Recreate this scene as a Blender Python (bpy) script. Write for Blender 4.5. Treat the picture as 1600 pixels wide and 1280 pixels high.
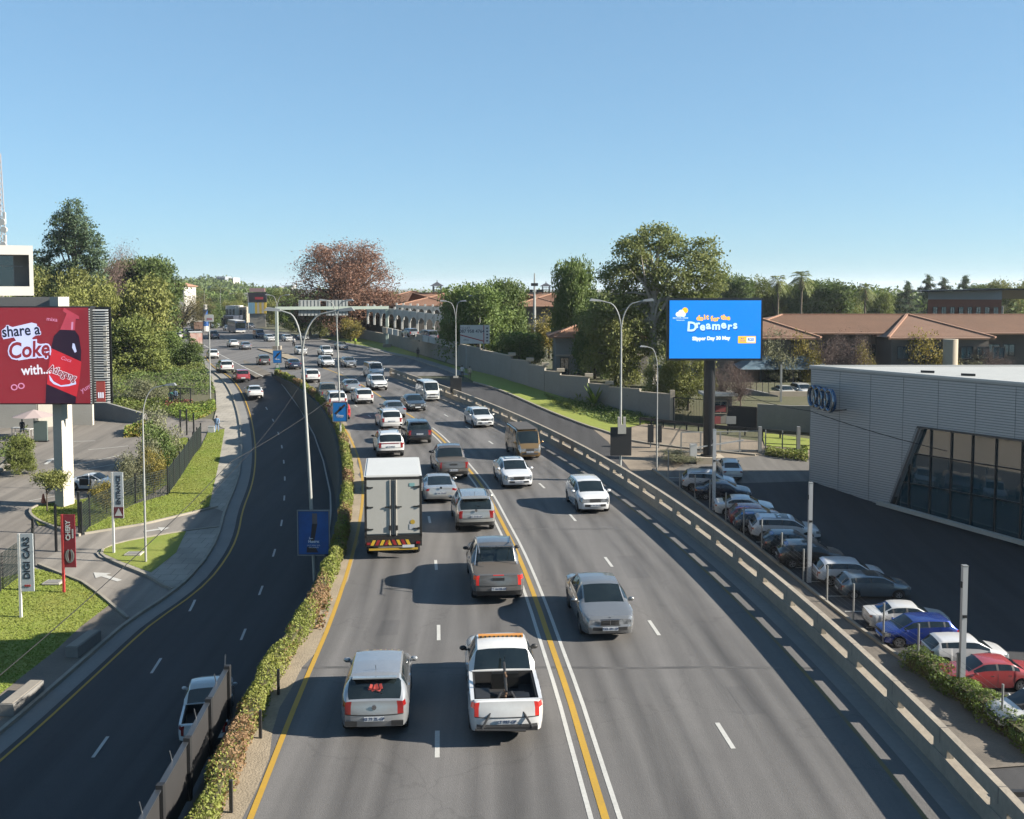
import bpy, bmesh, math, random
import numpy as np
from mathutils import Vector, Matrix, Euler
random.seed(7)
RNG = np.random.default_rng(11)
PI = math.pi
for o in list(bpy.data.objects):
    bpy.data.objects.remove(o)
SC = bpy.context.scene
COL = SC.collection

HAZE = 0.00009
# ------------------------------------------------------------------ camera, world, sun, exposure
CAM_H, TILT, FPX, PY0 = 11.3, math.radians(3.5), 1600.0, 548.0
cam_d = bpy.data.cameras.new('camera')
cam_d.sensor_width = 36.0
cam_d.lens = 36.0
cam_d.shift_y = -(640.0 - PY0) / 1600.0
cam_d.clip_start = 0.3
cam_d.clip_end = 20000
cam = bpy.data.objects.new('camera', cam_d)
COL.objects.link(cam)
cam.location = (0, 0, CAM_H)
cam.rotation_euler = (PI / 2 - TILT, 0, 0)
SC.camera = cam

SUN_EL, SUN_DIR = math.radians(26.0), math.radians(98.0)   # direction measured clockwise from +Y, the sun stands on the right
w = bpy.data.worlds.new('World')
SC.world = w
w.use_nodes = True
nt = w.node_tree
bg = nt.nodes['Background']
sky = nt.nodes.new('ShaderNodeTexSky')
sky.sky_type = 'NISHITA'
sky.sun_disc = False
sky.sun_elevation = SUN_EL
sky.sun_rotation = SUN_DIR
sky.altitude = 1500
sky.air_density = 1.0
sky.dust_density = 0.6
sky.ozone_density = 1.2
# the photograph's sky is flatter and bluer than the raw texture: one even tone curve and tint for the whole sky
_sc = nt.nodes.new('ShaderNodeVectorMath'); _sc.operation = 'SCALE'; _sc.inputs['Scale'].default_value = 0.104
_gm = nt.nodes.new('ShaderNodeGamma'); _gm.inputs[1].default_value = 0.50
_tn = nt.nodes.new('ShaderNodeVectorMath'); _tn.operation = 'MULTIPLY'; _tn.inputs[1].default_value = (1.84, 2.77, 3.50)
nt.links.new(sky.outputs[0], _sc.inputs[0])
nt.links.new(_sc.outputs[0], _gm.inputs[0])
nt.links.new(_gm.outputs[0], _tn.inputs[0])
nt.links.new(_tn.outputs[0], bg.inputs[0])
bg.inputs[1].default_value = 0.1
sun_d = bpy.data.lights.new('sun', 'SUN')
sun_d.energy = 5.0
sun_d.angle = math.radians(0.5)
sun_d.color = (1.0, 0.925, 0.81)
sun = bpy.data.objects.new('sun', sun_d)
COL.objects.link(sun)
_d = Vector((math.sin(SUN_DIR) * math.cos(SUN_EL), math.cos(SUN_DIR) * math.cos(SUN_EL), math.sin(SUN_EL)))
sun.rotation_euler = _d.to_track_quat('Z', 'Y').to_euler()
# air: a closed box of pale haze round camera and scene
_hv = bpy.data.materials.new('air_haze'); _hv.use_nodes = True
_hn = _hv.node_tree; _hn.nodes.remove(_hn.nodes['Principled BSDF'])
_pv = _hn.nodes.new('ShaderNodeVolumePrincipled')
_pv.inputs['Color'].default_value = (.86, .92, 1, 1)
_pv.inputs['Density'].default_value = HAZE
_pv.inputs['Anisotropy'].default_value = .2
_hn.links.new(_pv.outputs[0], _hn.nodes['Material Output'].inputs['Volume'])
_bm = bmesh.new(); bmesh.ops.create_cube(_bm, size=1)
for _v in _bm.verts: _v.co = Vector((_v.co.x * 12200, _v.co.y * 9300 + 4500, 65 if _v.co.z > 0 else -12))
_me = bpy.data.meshes.new('haze'); _bm.to_mesh(_me); _bm.free(); _me.materials.append(_hv)
_ho = bpy.data.objects.new('haze', _me); COL.objects.link(_ho); _ho['kind'] = 'stuff'
SC.view_settings.view_transform = 'Standard'
SC.view_settings.look = 'None'
SC.view_settings.exposure = 1.68
SC.view_settings.gamma = 1.0
SC.view_settings.use_curve_mapping = False
SC.render.engine = 'CYCLES'
SC.cycles.max_bounces = 6
SC.cycles.diffuse_bounces = 2
SC.cycles.glossy_bounces = 3
SC.cycles.transmission_bounces = 4
SC.cycles.transparent_max_bounces = 8
SC.cycles.volume_bounces = 0
SC.cycles.caustics_reflective = False
SC.cycles.caustics_refractive = False
SC.cycles.use_denoising = True

# ------------------------------------------------------------------ ground profile and surveying helpers
_GL = [(0, -6.6), (40, -6.3), (50, -6.0), (60, -5.5), (72, -4.7), (100, -3.4), (115, -2.2), (124, -1.0), (131, -.2), (136, 0), (9000, 0)]
_GR = [(0, -9.0), (40, -8.8), (52, -8.4), (64, -8.0), (80, -6.6), (91, -5.1), (100, -4.3), (111, -2.7), (117, -1.3), (122, -.3), (125, 0), (9000, 0)]
def _interp(t, y):
    s = 0.0
    for d in (-5, -2.5, 0, 2.5, 5):
        yy = min(max(y + d, 0), 8999)
        for (a, b), (c, e) in zip(t, t[1:]):
            if a <= yy <= c:
                s += b + (e - b) * (yy - a) / (c - a)
                break
    return s / 5
_TL = [_interp(_GL, i * 0.5) for i in range(361)]
_TR = [_interp(_GR, i * 0.5) for i in range(361)]
def _tab(t, y):
    if y >= 180: return 0.0
    k = max(y, 0) * 2
    i = min(int(k), 359)
    return t[i] + (t[i + 1] - t[i]) * (k - i)
_XCP = [(0, 1.5), (22, 2.0), (48, .0), (62, -2.0), (72, -3.6), (88, -8.0), (100, -12.0), (112, -15.5), (131, -22.5), (180, -42)]
_XC = [float(np.interp(i, [p[0] for p in _XCP], [p[1] for p in _XCP])) for i in range(180)]
def G(x, y):
    """height of the natural ground that falls away on both sides of the embankment"""
    u = min(max((x - _XC[min(max(int(y), 0), 179)] + 3.0) / 6.0, 0), 1)
    return _tab(_TL, y) * (1 - u) + _tab(_TR, y) * u
_CT, _ST = math.cos(TILT), math.sin(TILT)
def ray(px, py):
    a, b = (px - 800.0) / FPX, -(py - PY0) / FPX
    return Vector((a, _CT + b * _ST, -_ST + b * _CT))
def at(px, py, z=0.0):
    """point of the place that the photograph shows at px, py, on the level z"""
    d = ray(px, py)
    k = (z - CAM_H) / d.z
    return Vector((d.x * k, d.y * k, z))
def atY(px, py, Y):
    d = ray(px, py)
    k = Y / d.y
    return Vector((d.x * k, Y, CAM_H + d.z * k))
def low(px, py, dz=0.0):
    """same, on the natural ground"""
    d = ray(px, py)
    z = -4.0
    for _ in range(40):
        k = (z - CAM_H) / d.z
        z2 = G(d.x * k, d.y * k) + dz
        z = z * .5 + z2 * .5
    k = (z - CAM_H) / d.z
    return Vector((d.x * k, d.y * k, z))

# ------------------------------------------------------------------ materials
MATS = {}
ALB = 0.58          # the photograph is exposed brightly: the table of colours below is noted for exposure 0.75
def mat(name, col, rough=0.7, metal=0.0, spec=None, noise=None, bump=None, coat=0.0, emit=None, col2=None, objcol=False, randhue=0.0, trans=0.0, alpha=1.0, hazy=None):
    """noise=(scale, amount) mixes col with col2 by a noise; bump=(scale, strength)"""
    if name in MATS: return MATS[name]
    if not emit:
        col = tuple(c * ALB for c in col)
        col2 = tuple(c * ALB for c in col2) if col2 else None
    m = bpy.data.materials.new(name)
    m.use_nodes = True
    N, L = m.node_tree.nodes, m.node_tree.links
    b = N['Principled BSDF']
    b.inputs['Base Color'].default_value = (*col, 1)
    b.inputs['Roughness'].default_value = rough
    b.inputs['Metallic'].default_value = metal
    if spec is not None: b.inputs['Specular IOR Level'].default_value = spec
    if coat:
        b.inputs['Coat Weight'].default_value = coat
        b.inputs['Coat Roughness'].default_value = 0.04
    if emit:
        b.inputs['Emission Color'].default_value = (*emit[0], 1)
        b.inputs['Emission Strength'].default_value = emit[1]
    if alpha < 1: b.inputs['Alpha'].default_value = alpha
    tc = N.new('ShaderNodeTexCoord')
    src = None
    if objcol:
        oi = N.new('ShaderNodeObjectInfo')
        src = oi.outputs['Color']
        L.new(src, b.inputs['Base Color'])
    if noise:
        scales = noise if isinstance(noise[0], tuple) else (noise,)
        cur = None
        for (sc_, amt) in scales:
            nz = N.new('ShaderNodeTexNoise')
            nz.inputs['Scale'].default_value = sc_
            nz.inputs['Detail'].default_value = 5
            nz.inputs['Roughness'].default_value = 0.6
            L.new(tc.outputs['Object'], nz.inputs['Vector'])
            mr = N.new('ShaderNodeMapRange')
            mr.inputs[1].default_value, mr.inputs[2].default_value = 0.32, 0.68
            mr.inputs[3].default_value, mr.inputs[4].default_value = 0.0, amt
            L.new(nz.outputs['Fac'], mr.inputs[0])
            mx = N.new('ShaderNodeMix')
            mx.data_type = 'RGBA'
            L.new(mr.outputs[0], mx.inputs[0])
            if cur is not None: L.new(cur, mx.inputs[6])
            elif src is not None: L.new(src, mx.inputs[6])
            else: mx.inputs[6].default_value = (*col, 1)
            c2 = col2 or tuple(c * .6 for c in col)
            mx.inputs[7].default_value = (*c2, 1)
            cur = mx.outputs[2]
        src = cur
        L.new(cur, b.inputs['Base Color'])
    if randhue:
        oi = N.new('ShaderNodeObjectInfo')
        hs = N.new('ShaderNodeHueSaturation')
        mr = N.new('ShaderNodeMapRange')
        mr.inputs[3].default_value, mr.inputs[4].default_value = 1 - randhue, 1 + randhue
        L.new(oi.outputs['Random'], mr.inputs[0])
        L.new(mr.outputs[0], hs.inputs['Value'])
        if src is not None: L.new(src, hs.inputs['Color'])
        else: hs.inputs['Color'].default_value = (*col, 1)
        L.new(hs.outputs[0], b.inputs['Base Color'])
        src = hs.outputs[0]
    if bump:
        nz = N.new('ShaderNodeTexNoise')
        nz.inputs['Scale'].default_value = bump[0]
        nz.inputs['Detail'].default_value = 4
        L.new(tc.outputs['Object'], nz.inputs['Vector'])
        bp = N.new('ShaderNodeBump')
        bp.inputs['Strength'].default_value = bump[1]
        bp.inputs['Distance'].default_value = 0.05
        L.new(nz.outputs['Fac'], bp.inputs['Height'])
        L.new(bp.outputs[0], b.inputs['Normal'])
    if trans:
        tr = N.new('ShaderNodeBsdfTranslucent')
        if src is not None: L.new(src, tr.inputs[0])
        else: tr.inputs[0].default_value = (*col, 1)
        ms = N.new('ShaderNodeMixShader')
        ms.inputs[0].default_value = trans
        L.new(b.outputs[0], ms.inputs[1])
        L.new(tr.outputs[0], ms.inputs[2])
        L.new(ms.outputs[0], N['Material Output'].inputs[0])
    MATS[name] = m
    return m

def asphalt(name, col, lanes=None):
    """worn asphalt: fine aggregate, big stains, long streaks along the travel direction, cracks"""
    if name in MATS: return MATS[name]
    m = mat(name, col, 0.85, noise=((0.09, .22), (1.3, .25), (14.0, .45)), col2=tuple(c * .62 for c in col), bump=(30, .25))
    N, L = m.node_tree.nodes, m.node_tree.links
    b = N['Principled BSDF']
    src = b.inputs['Base Color'].links[0].from_socket
    tc = N.new('ShaderNodeTexCoord')
    mp = N.new('ShaderNodeMapping')
    mp.inputs['Scale'].default_value = (1.15, 0.02, 1)
    L.new(tc.outputs['Object'], mp.inputs[0])
    nz = N.new('ShaderNodeTexNoise')
    nz.inputs['Scale'].default_value = 1.0
    nz.inputs['Detail'].default_value = 4
    L.new(mp.outputs[0], nz.inputs['Vector'])
    mr = N.new('ShaderNodeMapRange')
    mr.inputs[1].default_value, mr.inputs[2].default_value = 0.3, 0.7
    mr.inputs[3].default_value, mr.inputs[4].default_value = 0.70, 1.22
    L.new(nz.outputs['Fac'], mr.inputs[0])
    vo = N.new('ShaderNodeTexVoronoi')
    vo.feature = 'DISTANCE_TO_EDGE'
    vo.inputs['Scale'].default_value = 0.13
    wn = N.new('ShaderNodeTexNoise')
    wn.inputs['Scale'].default_value = 0.8
    wn.inputs['Detail'].default_value = 6
    vm = N.new('ShaderNodeVectorMath')
    vm.operation = 'MULTIPLY_ADD'
    vm.inputs[1].default_value = (2.6, 2.6, 0)
    L.new(tc.outputs['Object'], wn.inputs['Vector'])
    L.new(wn.outputs['Color'], vm.inputs[0])
    L.new(tc.outputs['Object'], vm.inputs[2])
    L.new(vm.outputs[0], vo.inputs['Vector'])
    cr = N.new('ShaderNodeMapRange')
    cr.inputs[1].default_value, cr.inputs[2].default_value = 0.0, 0.006
    cr.inputs[3].default_value, cr.inputs[4].default_value = 0.84, 1.0
    L.new(vo.outputs['Distance'], cr.inputs[0])
    mu = N.new('ShaderNodeMath')
    mu.operation = 'MULTIPLY'
    L.new(mr.outputs[0], mu.inputs[0])
    L.new(cr.outputs[0], mu.inputs[1])
    vs = N.new('ShaderNodeVectorMath')
    vs.operation = 'SCALE'
    L.new(src, vs.inputs[0])
    L.new(mu.outputs[0], vs.inputs['Scale'])
    L.new(vs.outputs[0], b.inputs['Base Color'])
    return m

def brickmat(name, c1, c2, mortar, scale, rough=.85, wide=.5, high=.25, msize=.02):
    if name in MATS: return MATS[name]
    m = mat(name, c1, rough)
    c1, c2, mortar = [tuple(c * ALB for c in q) for q in (c1, c2, mortar)]
    N, L = m.node_tree.nodes, m.node_tree.links
    tc = N.new('ShaderNodeTexCoord')
    bt = N.new('ShaderNodeTexBrick')
    bt.inputs['Color1'].default_value = (*c1, 1)
    bt.inputs['Color2'].default_value = (*c2, 1)
    bt.inputs['Mortar'].default_value = (*mortar, 1)
    bt.inputs['Scale'].default_value = scale
    bt.inputs['Brick Width'].default_value = wide
    bt.inputs['Row Height'].default_value = high
    bt.inputs['Mortar Size'].default_value = msize
    L.new(tc.outputs['Object'], bt.inputs['Vector'])
    nz = N.new('ShaderNodeTexNoise')
    nz.inputs['Scale'].default_value = .5
    nz.inputs['Detail'].default_value = 6
    L.new(tc.outputs['Object'], nz.inputs['Vector'])
    mr = N.new('ShaderNodeMapRange')
    mr.inputs[1].default_value, mr.inputs[2].default_value = .3, .7
    mr.inputs[3].default_value, mr.inputs[4].default_value = .7, 1.1
    L.new(nz.outputs['Fac'], mr.inputs[0])
    vs = N.new('ShaderNodeVectorMath')
    vs.operation = 'SCALE'
    L.new(bt.outputs['Color'], vs.inputs[0])
    L.new(mr.outputs[0], vs.inputs['Scale'])
    L.new(vs.outputs[0], N['Principled BSDF'].inputs['Base Color'])
    return m

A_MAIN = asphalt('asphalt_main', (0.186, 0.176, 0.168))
A_LOW = asphalt('asphalt_low', (0.058, 0.057, 0.059))  # colour set darker than the main road to deepen the shade on it
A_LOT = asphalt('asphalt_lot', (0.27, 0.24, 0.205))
A_DARK = asphalt('asphalt_lot_dark', (0.04, 0.04, 0.043))  # colour darkened to stand in for the showroom's shade over the car park
CONC = mat('concrete', (.38, .34, .28), .85, noise=((.35, .4), (5, .3)), col2=(.2, .18, .15), bump=(12, .2))
CONC_G = mat('concrete_grey', (.30, .29, .27), .85, noise=((.4, .45), (6, .3)), col2=(.17, .165, .155), bump=(14, .2))
CONC_W = mat('concrete_pale', (.62, .58, .50), .8, noise=((.5, .35), (8, .2)), col2=(.4, .37, .32))
KERB = mat('kerb_concrete', (.40, .36, .29), .85, noise=((1.2, .5),), col2=(.22, .2, .17))
SAND = mat('sandy_verge', (.48, .39, .27), .95, noise=((.8, .5), (9, .4)), col2=(.19, .15, .1), bump=(20, .5))
EARTH = mat('earth', (.13, .115, .06), .95, noise=((.15, .6), (2, .5)), col2=(.07, .085, .03), bump=(6, .5))
LAWN = mat('lawn_grass', (.22, .315, .03), .9, noise=((.25, .45), (2.2, .4), (22, .3)), col2=(.32, .31, .06), bump=(40, .5))
BLADE = mat('grass_blade', (.23, .335, .03), .8, noise=((.3, .7),), col2=(.35, .33, .07), trans=.3)
PAVE = brickmat('paving_brick', (.20, .17, .135), (.25, .21, .165), (.1, .085, .07), 5.0)
PAVE_T = brickmat('paving_tan', (.31, .25, .18), (.36, .295, .22), (.2, .16, .12), 2.5)
SLABS = brickmat('sidewalk_slabs', (.46, .42, .35), (.42, .385, .325), (.28, .25, .21), .5, wide=.5, high=.5, msize=.012)
WHITE_L = mat('road_paint_white', (.72, .71, .66), .7, noise=((1.5, .35), (14, .5)), col2=(.4, .39, .36))
YEL_L = mat('road_paint_yellow', (.62, .36, .02), .7, noise=((1.2, .3), (14, .45)), col2=(.36, .24, .06))

# ------------------------------------------------------------------ mesh helpers
class MB:
    def __init__(self): self.v, self.f, self.mi = [], [], []
    def add(self, vs, fs, mi=0):
        n = len(self.v)
        self.v += [tuple(p) for p in vs]
        self.f += [tuple(i + n for i in f) for f in fs]
        self.mi += [mi] * len(fs)
        return self
    def box(self, c, s, rot=None, mi=0):
        c = Vector(c); hx, hy, hz = s[0] / 2, s[1] / 2, s[2] / 2
        P = [Vector((x, y, z)) for z in (-hz, hz) for y in (-hy, hy) for x in (-hx, hx)]
        if rot is not None:
            R = rot if isinstance(rot, Matrix) else Euler(rot).to_matrix()
            P = [R @ p for p in P]
        return self.add([p + c for p in P], [(0, 2, 3, 1), (4, 5, 7, 6), (0, 1, 5, 4), (2, 6, 7, 3), (0, 4, 6, 2), (1, 3, 7, 5)], mi)
    def bar(self, a, b, w_, h_, mi=0, up=(0, 0, 1)):
        a, b = Vector(a), Vector(b)
        d = b - a
        L = d.length
        if L < 1e-6: return self
        d /= L
        u = Vector(up)
        s = d.cross(u)
        if s.length < 1e-4: s = d.cross(Vector((0, 1, 0)))
        s.normalize()
        u = s.cross(d)
        R = Matrix((s, d, u)).transposed()
        return self.box((a + b) / 2, (w_, L, h_), R, mi)
    def tube(self, path, r, n=8, mi=0, cap=True):
        P = [Vector(p) for p in path]
        rs = r if isinstance(r, (list, tuple)) else [r] * len(P)
        base = len(self.v)
        ref = None
        for i, p in enumerate(P):
            t = (P[min(i + 1, len(P) - 1)] - P[max(i - 1, 0)]).normalized()
            if ref is None: ref = Vector((1, 0, 0)) if abs(t.x) < .9 else Vector((0, 1, 0))
            s = (ref - t * ref.dot(t)).normalized()
            ref = s
            q = t.cross(s)
            for k in range(n):
                a = 2 * PI * k / n
                self.v.append(tuple(p + (s * math.cos(a) + q * math.sin(a)) * rs[i]))
        for i in range(len(P) - 1):
            for k in range(n):
                a, b = base + i * n + k, base + i * n + (k + 1) % n
                self.f.append((a, b, b + n, a + n)); self.mi.append(mi)
        if cap:
            self.f.append(tuple(base + k for k in reversed(range(n)))); self.mi.append(mi)
            e = base + (len(P) - 1) * n
            self.f.append(tuple(e + k for k in range(n))); self.mi.append(mi)
        return self
    def cyl(self, c, r, h, axis='z', n=16, mi=0, r2=None):
        c = Vector(c)
        d = {'x': Vector((1, 0, 0)), 'y': Vector((0, 1, 0)), 'z': Vector((0, 0, 1))}[axis]
        return self.tube([c - d * h / 2, c + d * h / 2], [r, r if r2 is None else r2], n, mi)
    def ball(self, c, r, n=8, m=5, mi=0):
        c = Vector(c); r = Vector(r) if not isinstance(r, (int, float)) else Vector((r, r, r))
        vs, fs = [c + Vector((0, 0, -r.z))], []
        for i in range(1, m):
            a = -PI / 2 + PI * i / m
            for k in range(n):
                b = 2 * PI * k / n
                vs.append(c + Vector((r.x * math.cos(a) * math.cos(b), r.y * math.cos(a) * math.sin(b), r.z * math.sin(a))))
        vs.append(c + Vector((0, 0, r.z)))
        for k in range(n):
            fs.append((0, 1 + (k + 1) % n, 1 + k))
            fs.append((len(vs) - 1, 1 + (m - 2) * n + k, 1 + (m - 2) * n + (k + 1) % n))
        for i in range(m - 2):
            for k in range(n):
                a, b = 1 + i * n + k, 1 + i * n + (k + 1) % n
                fs.append((a, b, b + n, a + n))
        return self.add(vs, fs, mi)
    def mesh(self, name, mats):
        me = bpy.data.meshes.new(name)
        me.from_pydata(self.v, [], self.f)
        for m in (mats if isinstance(mats, (list, tuple)) else [mats]): me.materials.append(m)
        if any(self.mi): me.polygons.foreach_set('material_index', self.mi)
        me.update()
        return me
    def build(self, name, mats, parent=None, smooth=None, **kw):
        me = self.mesh(name, mats)
        if smooth: shade(me, smooth)
        return put(name, me, parent, **kw)

def shade(me, deg=35):
    me.polygons.foreach_set('use_smooth', [True] * len(me.polygons))
    me.set_sharp_from_angle(angle=math.radians(deg))
def put(name, me, parent=None, loc=None, rotz=None, kind=None, label=None, cat=None, group=None, color=None):
    o = bpy.data.objects.new(name, me)
    COL.objects.link(o)
    if parent is not None: o.parent = parent
    if loc is not None: o.location = loc
    if rotz is not None: o.rotation_euler = (0, 0, rotz)
    if color is not None: o.color = (*[c * ALB for c in color], 1)
    return tag(o, label, cat, group, kind)
def tag(o, label=None, cat=None, group=None, kind=None):
    if label: o['label'] = label
    if cat: o['category'] = cat
    if group: o['group'] = group
    if kind: o['kind'] = kind
    return o
def thing(name, label, cat, loc=(0, 0, 0), rotz=0.0, group=None):
    o = bpy.data.objects.new(name, None)
    o.empty_display_size = .3
    COL.objects.link(o)
    o.location = loc
    o.rotation_euler = (0, 0, rotz)
    return tag(o, label, cat, group)
def dup(root, loc, rotz=0.0, label=None, scale=None, color=None):
    def cp(o, parent):
        c = o.copy()
        COL.objects.link(c)
        if parent is not None: c.parent = parent
        for ch in o.children: cp(ch, c)
        return c
    r = cp(root, None)
    r.location = loc
    r.rotation_euler = (0, 0, rotz)
    if scale: r.scale = (scale,) * 3 if isinstance(scale, (int, float)) else scale
    if label: r['label'] = label
    return r
def lerp(a, b, t): return a + (b - a) * t
def resample(pts, step):
    P = [Vector(p) for p in pts]
    out = [P[0].copy()]
    acc = 0.0
    for a, b in zip(P, P[1:]):
        L = (b - a).length
        d = step - acc
        while d <= L + 1e-9:
            out.append(a.lerp(b, d / L))
            d += step
        acc = L - (d - step)
    if (out[-1] - P[-1]).length > step * .2: out.append(P[-1].copy())
    return out
def smooth_line(pts, it=2):
    P = [Vector(p) for p in pts]
    for _ in range(it):
        Q = [P[0]]
        for a, b in zip(P, P[1:]): Q += [a.lerp(b, .25), a.lerp(b, .75)]
        Q.append(P[-1])
        P = Q
    return P
def offset_line(P, d):
    out = []
    for i, p in enumerate(P):
        t = P[min(i + 1, len(P) - 1)] - P[max(i - 1, 0)]
        n = Vector((t.y, -t.x, 0)).normalized()
        out.append(p + n * d)
    return out
def sheet(name, poly, m, dz, zf=None, kind='structure', parent=None, ystep=3.0, thick=0):
    """a flat region (list of xy points) draped over the ground function zf"""
    bm = bmesh.new()
    vs = [bm.verts.new((p[0], p[1], 0)) for p in poly]
    bm.faces.new(vs).normal_update()
    bmesh.ops.triangulate(bm, faces=bm.faces[:])
    if zf is not None:
        ys = [p[1] for p in poly]
        y = math.floor(min(ys) / ystep) * ystep + ystep
        while y < min(max(ys), 180):
            bmesh.ops.bisect_plane(bm, geom=bm.verts[:] + bm.edges[:] + bm.faces[:], plane_co=(0, y, 0), plane_no=(0, 1, 0))
            y += ystep
        xs = [p[0] for p in poly]
        for x in (-6.5, -0.5, 5.5):
            if min(xs) < x < max(xs):
                bmesh.ops.bisect_plane(bm, geom=bm.verts[:] + bm.edges[:] + bm.faces[:], plane_co=(x, 0, 0), plane_no=(1, 0, 0))
    for v in bm.verts: v.co.z = (zf(v.co.x, v.co.y) if zf else 0) + dz
    for f in bm.faces:
        f.normal_update()
        if f.normal.z < 0: f.normal_flip()
    if thick:
        r = bmesh.ops.extrude_face_region(bm, geom=bm.faces[:])
        for e in r['geom']:
            if isinstance(e, bmesh.types.BMVert): e.co.z -= 0
        top = {e for e in r['geom'] if isinstance(e, bmesh.types.BMVert)}
        for v in bm.verts:
            if v not in top: v.co.z -= thick
    me = bpy.data.meshes.new(name)
    bm.to_mesh(me)
    bm.free()
    me.materials.append(m)
    return put(name, me, parent, kind=kind)
def ribbon_mesh(name, left, right, m, zl=None):
    vs, fs = [], []
    for a, b in zip(left, right): vs += [tuple(a), tuple(b)]
    for i in range(len(left) - 1): fs.append((2 * i, 2 * i + 1, 2 * i + 3, 2 * i + 2))
    me = bpy.data.meshes.new(name)
    me.from_pydata(vs, [], fs)
    me.materials.append(m)
    me.update()
    return me
def stripe(name, line, wd, m, dz, zf=None, parent=None, step=2.0):
    P = resample(line, step) if step else [Vector(p) for p in line]
    l, r = offset_line(P, -wd / 2), offset_line(P, wd / 2)
    for q in (l, r):
        for p in q: p.z = (zf(p.x, p.y) if zf else 0) + dz
    return put(name, ribbon_mesh(name, l, r, m), parent, kind=None if parent else 'structure')
def strip_solid(line, wd, h, zf, base=-.1):
    """a solid band (kerb, wall) along a line"""
    mb = MB()
    l, r = offset_line(line, -wd / 2), offset_line(line, wd / 2)
    for a, b in zip(l, r):
        za, zb = zf(a.x, a.y), zf(b.x, b.y)
        mb.v += [(a.x, a.y, za + base), (a.x, a.y, za + h), (b.x, b.y, zb + h), (b.x, b.y, zb + base)]
    n = len(line)
    for i in range(n - 1):
        for k in range(3):
            a = i * 4 + k
            mb.f.append((a, a + 4, a + 5, a + 1)); mb.mi.append(0)
    mb.f.append((0, 1, 2, 3)); mb.mi.append(0)
    e = (n - 1) * 4
    mb.f.append((e + 3, e + 2, e + 1, e)); mb.mi.append(0)
    return mb
def text_mesh(txt, size, m, extrude=.004, offset=0.0, shear=0.0, spacing=1.0, align='CENTER'):
    cu = bpy.data.curves.new('lettering', 'FONT')
    cu.body = txt
    cu.size = size
    cu.extrude = extrude
    cu.offset = offset
    cu.shear = shear
    cu.space_character = spacing
    cu.align_x = align
    cu.align_y = 'CENTER'
    cu.resolution_u = 3
    o = bpy.data.objects.new('lettering', cu)
    me = bpy.data.meshes.new_from_object(o)
    bpy.data.objects.remove(o)
    bpy.data.curves.remove(cu)
    me.materials.clear()
    me.materials.append(m)
    return me
def text(parent, txt, size, m, loc, rot=(PI / 2, 0, 0), sx=1.0, **kw):
    o = put('lettering', text_mesh(txt, size, m, **kw), parent, loc=loc)
    o.rotation_euler = rot
    o.scale = (sx, 1, 1)
    return o
# ------------------------------------------------------------------ ground, roads, markings
def xy(p): return (p.x, p.y)
def zero(x, y): return 0.0
# terrain: one sheet that reaches the horizon
ys = [-60, -30, 0] + [i * 4.0 for i in range(1, 46)] + [200, 260, 400, 700, 1200, 2500, 5000, 9000]
xs = [-6000, -2500, -1000, -500, -250, -120, -60] + [-45 + 3 * i for i in range(23)] + [30, 60, 120, 250, 500, 1000, 2500, 6000]
tb = MB()
for y in ys:
    for x in xs: tb.v.append((x, y, G(x, y) - .05))
for i in range(len(ys) - 1):
    for j in range(len(xs) - 1):
        a = i * len(xs) + j
        tb.f.append((a, a + 1, a + len(xs) + 1, a + len(xs))); tb.mi.append(0)
tb.build('ground', EARTH, kind='structure')

# lines of the main road, surveyed from the photograph
CL = [at(*p) for p in [(945, 1275), (915, 1177), (890, 1090), (860, 1004), (838, 938), (808, 862), (784, 816), (762, 772), (740, 742), (704, 700), (680, 676), (652, 656), (608, 630), (584, 612), (540, 588), (500, 573)]]
CL = [CL[0] + (CL[0] - CL[2]) * 1.6] + CL
CL = smooth_line(CL, 2)
BAR_PX = [(600, 573), (660, 593), (720, 612), (800, 646), (862, 676), (920, 704), (970, 731), (1040, 772), (1095, 809), (1147, 857 - 5), (1210, 902), (1265, 961), (1387, 1067), (1450, 1124), (1507, 1182), (1577, 1240)]
BT = 1.02                                    # height of the parapet
BAR = [at(px, py, BT) for px, py in BAR_PX]
for p in BAR: p.z = 0
# the traced line is the far edge of the top; a straight low-order fit keeps the parapet fair
_y = np.array([p.y for p in BAR]); _x = np.array([p.x for p in BAR])
_c = np.polyfit(_y, _x, 4)
BAR = [Vector((float(np.polyval(_c, y)), y, 0)) for y in np.arange(131, 10, -1.5)]
HED = [at(px, py, .4) for px, py in [(432, 581), (460, 592), (490, 612), (512, 632), (530, 664), (538, 690), (544, 730), (543, 765), (539, 800), (530, 850), (508, 903), (480, 960), (428, 1032), (400, 1085), (340, 1222), (312, 1280)]]
for p in HED: p.z = 0
HED.append(HED[-1] + (HED[-1] - HED[-3]) * 1.0)
HED = smooth_line(HED, 2)                    # centre of the hedge; the parapet wall to the lower road stands left of it
WALL_L = offset_line(HED, .55)               # running towards the camera: + is left
YEL = [at(*p) for p in [(390, 1282), (423, 1200), (452, 1125), (485, 1045), (512, 985), (540, 905), (558, 840), (567, 786), (567, 749), (561.5, 718), (553, 697), (543, 676), (528, 656), (505, 628), (480, 608), (450, 586)]]
YEL = [YEL[0] + (YEL[0] - YEL[2]) * 1.6] + YEL
YEL = smooth_line(YEL, 2)

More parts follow.
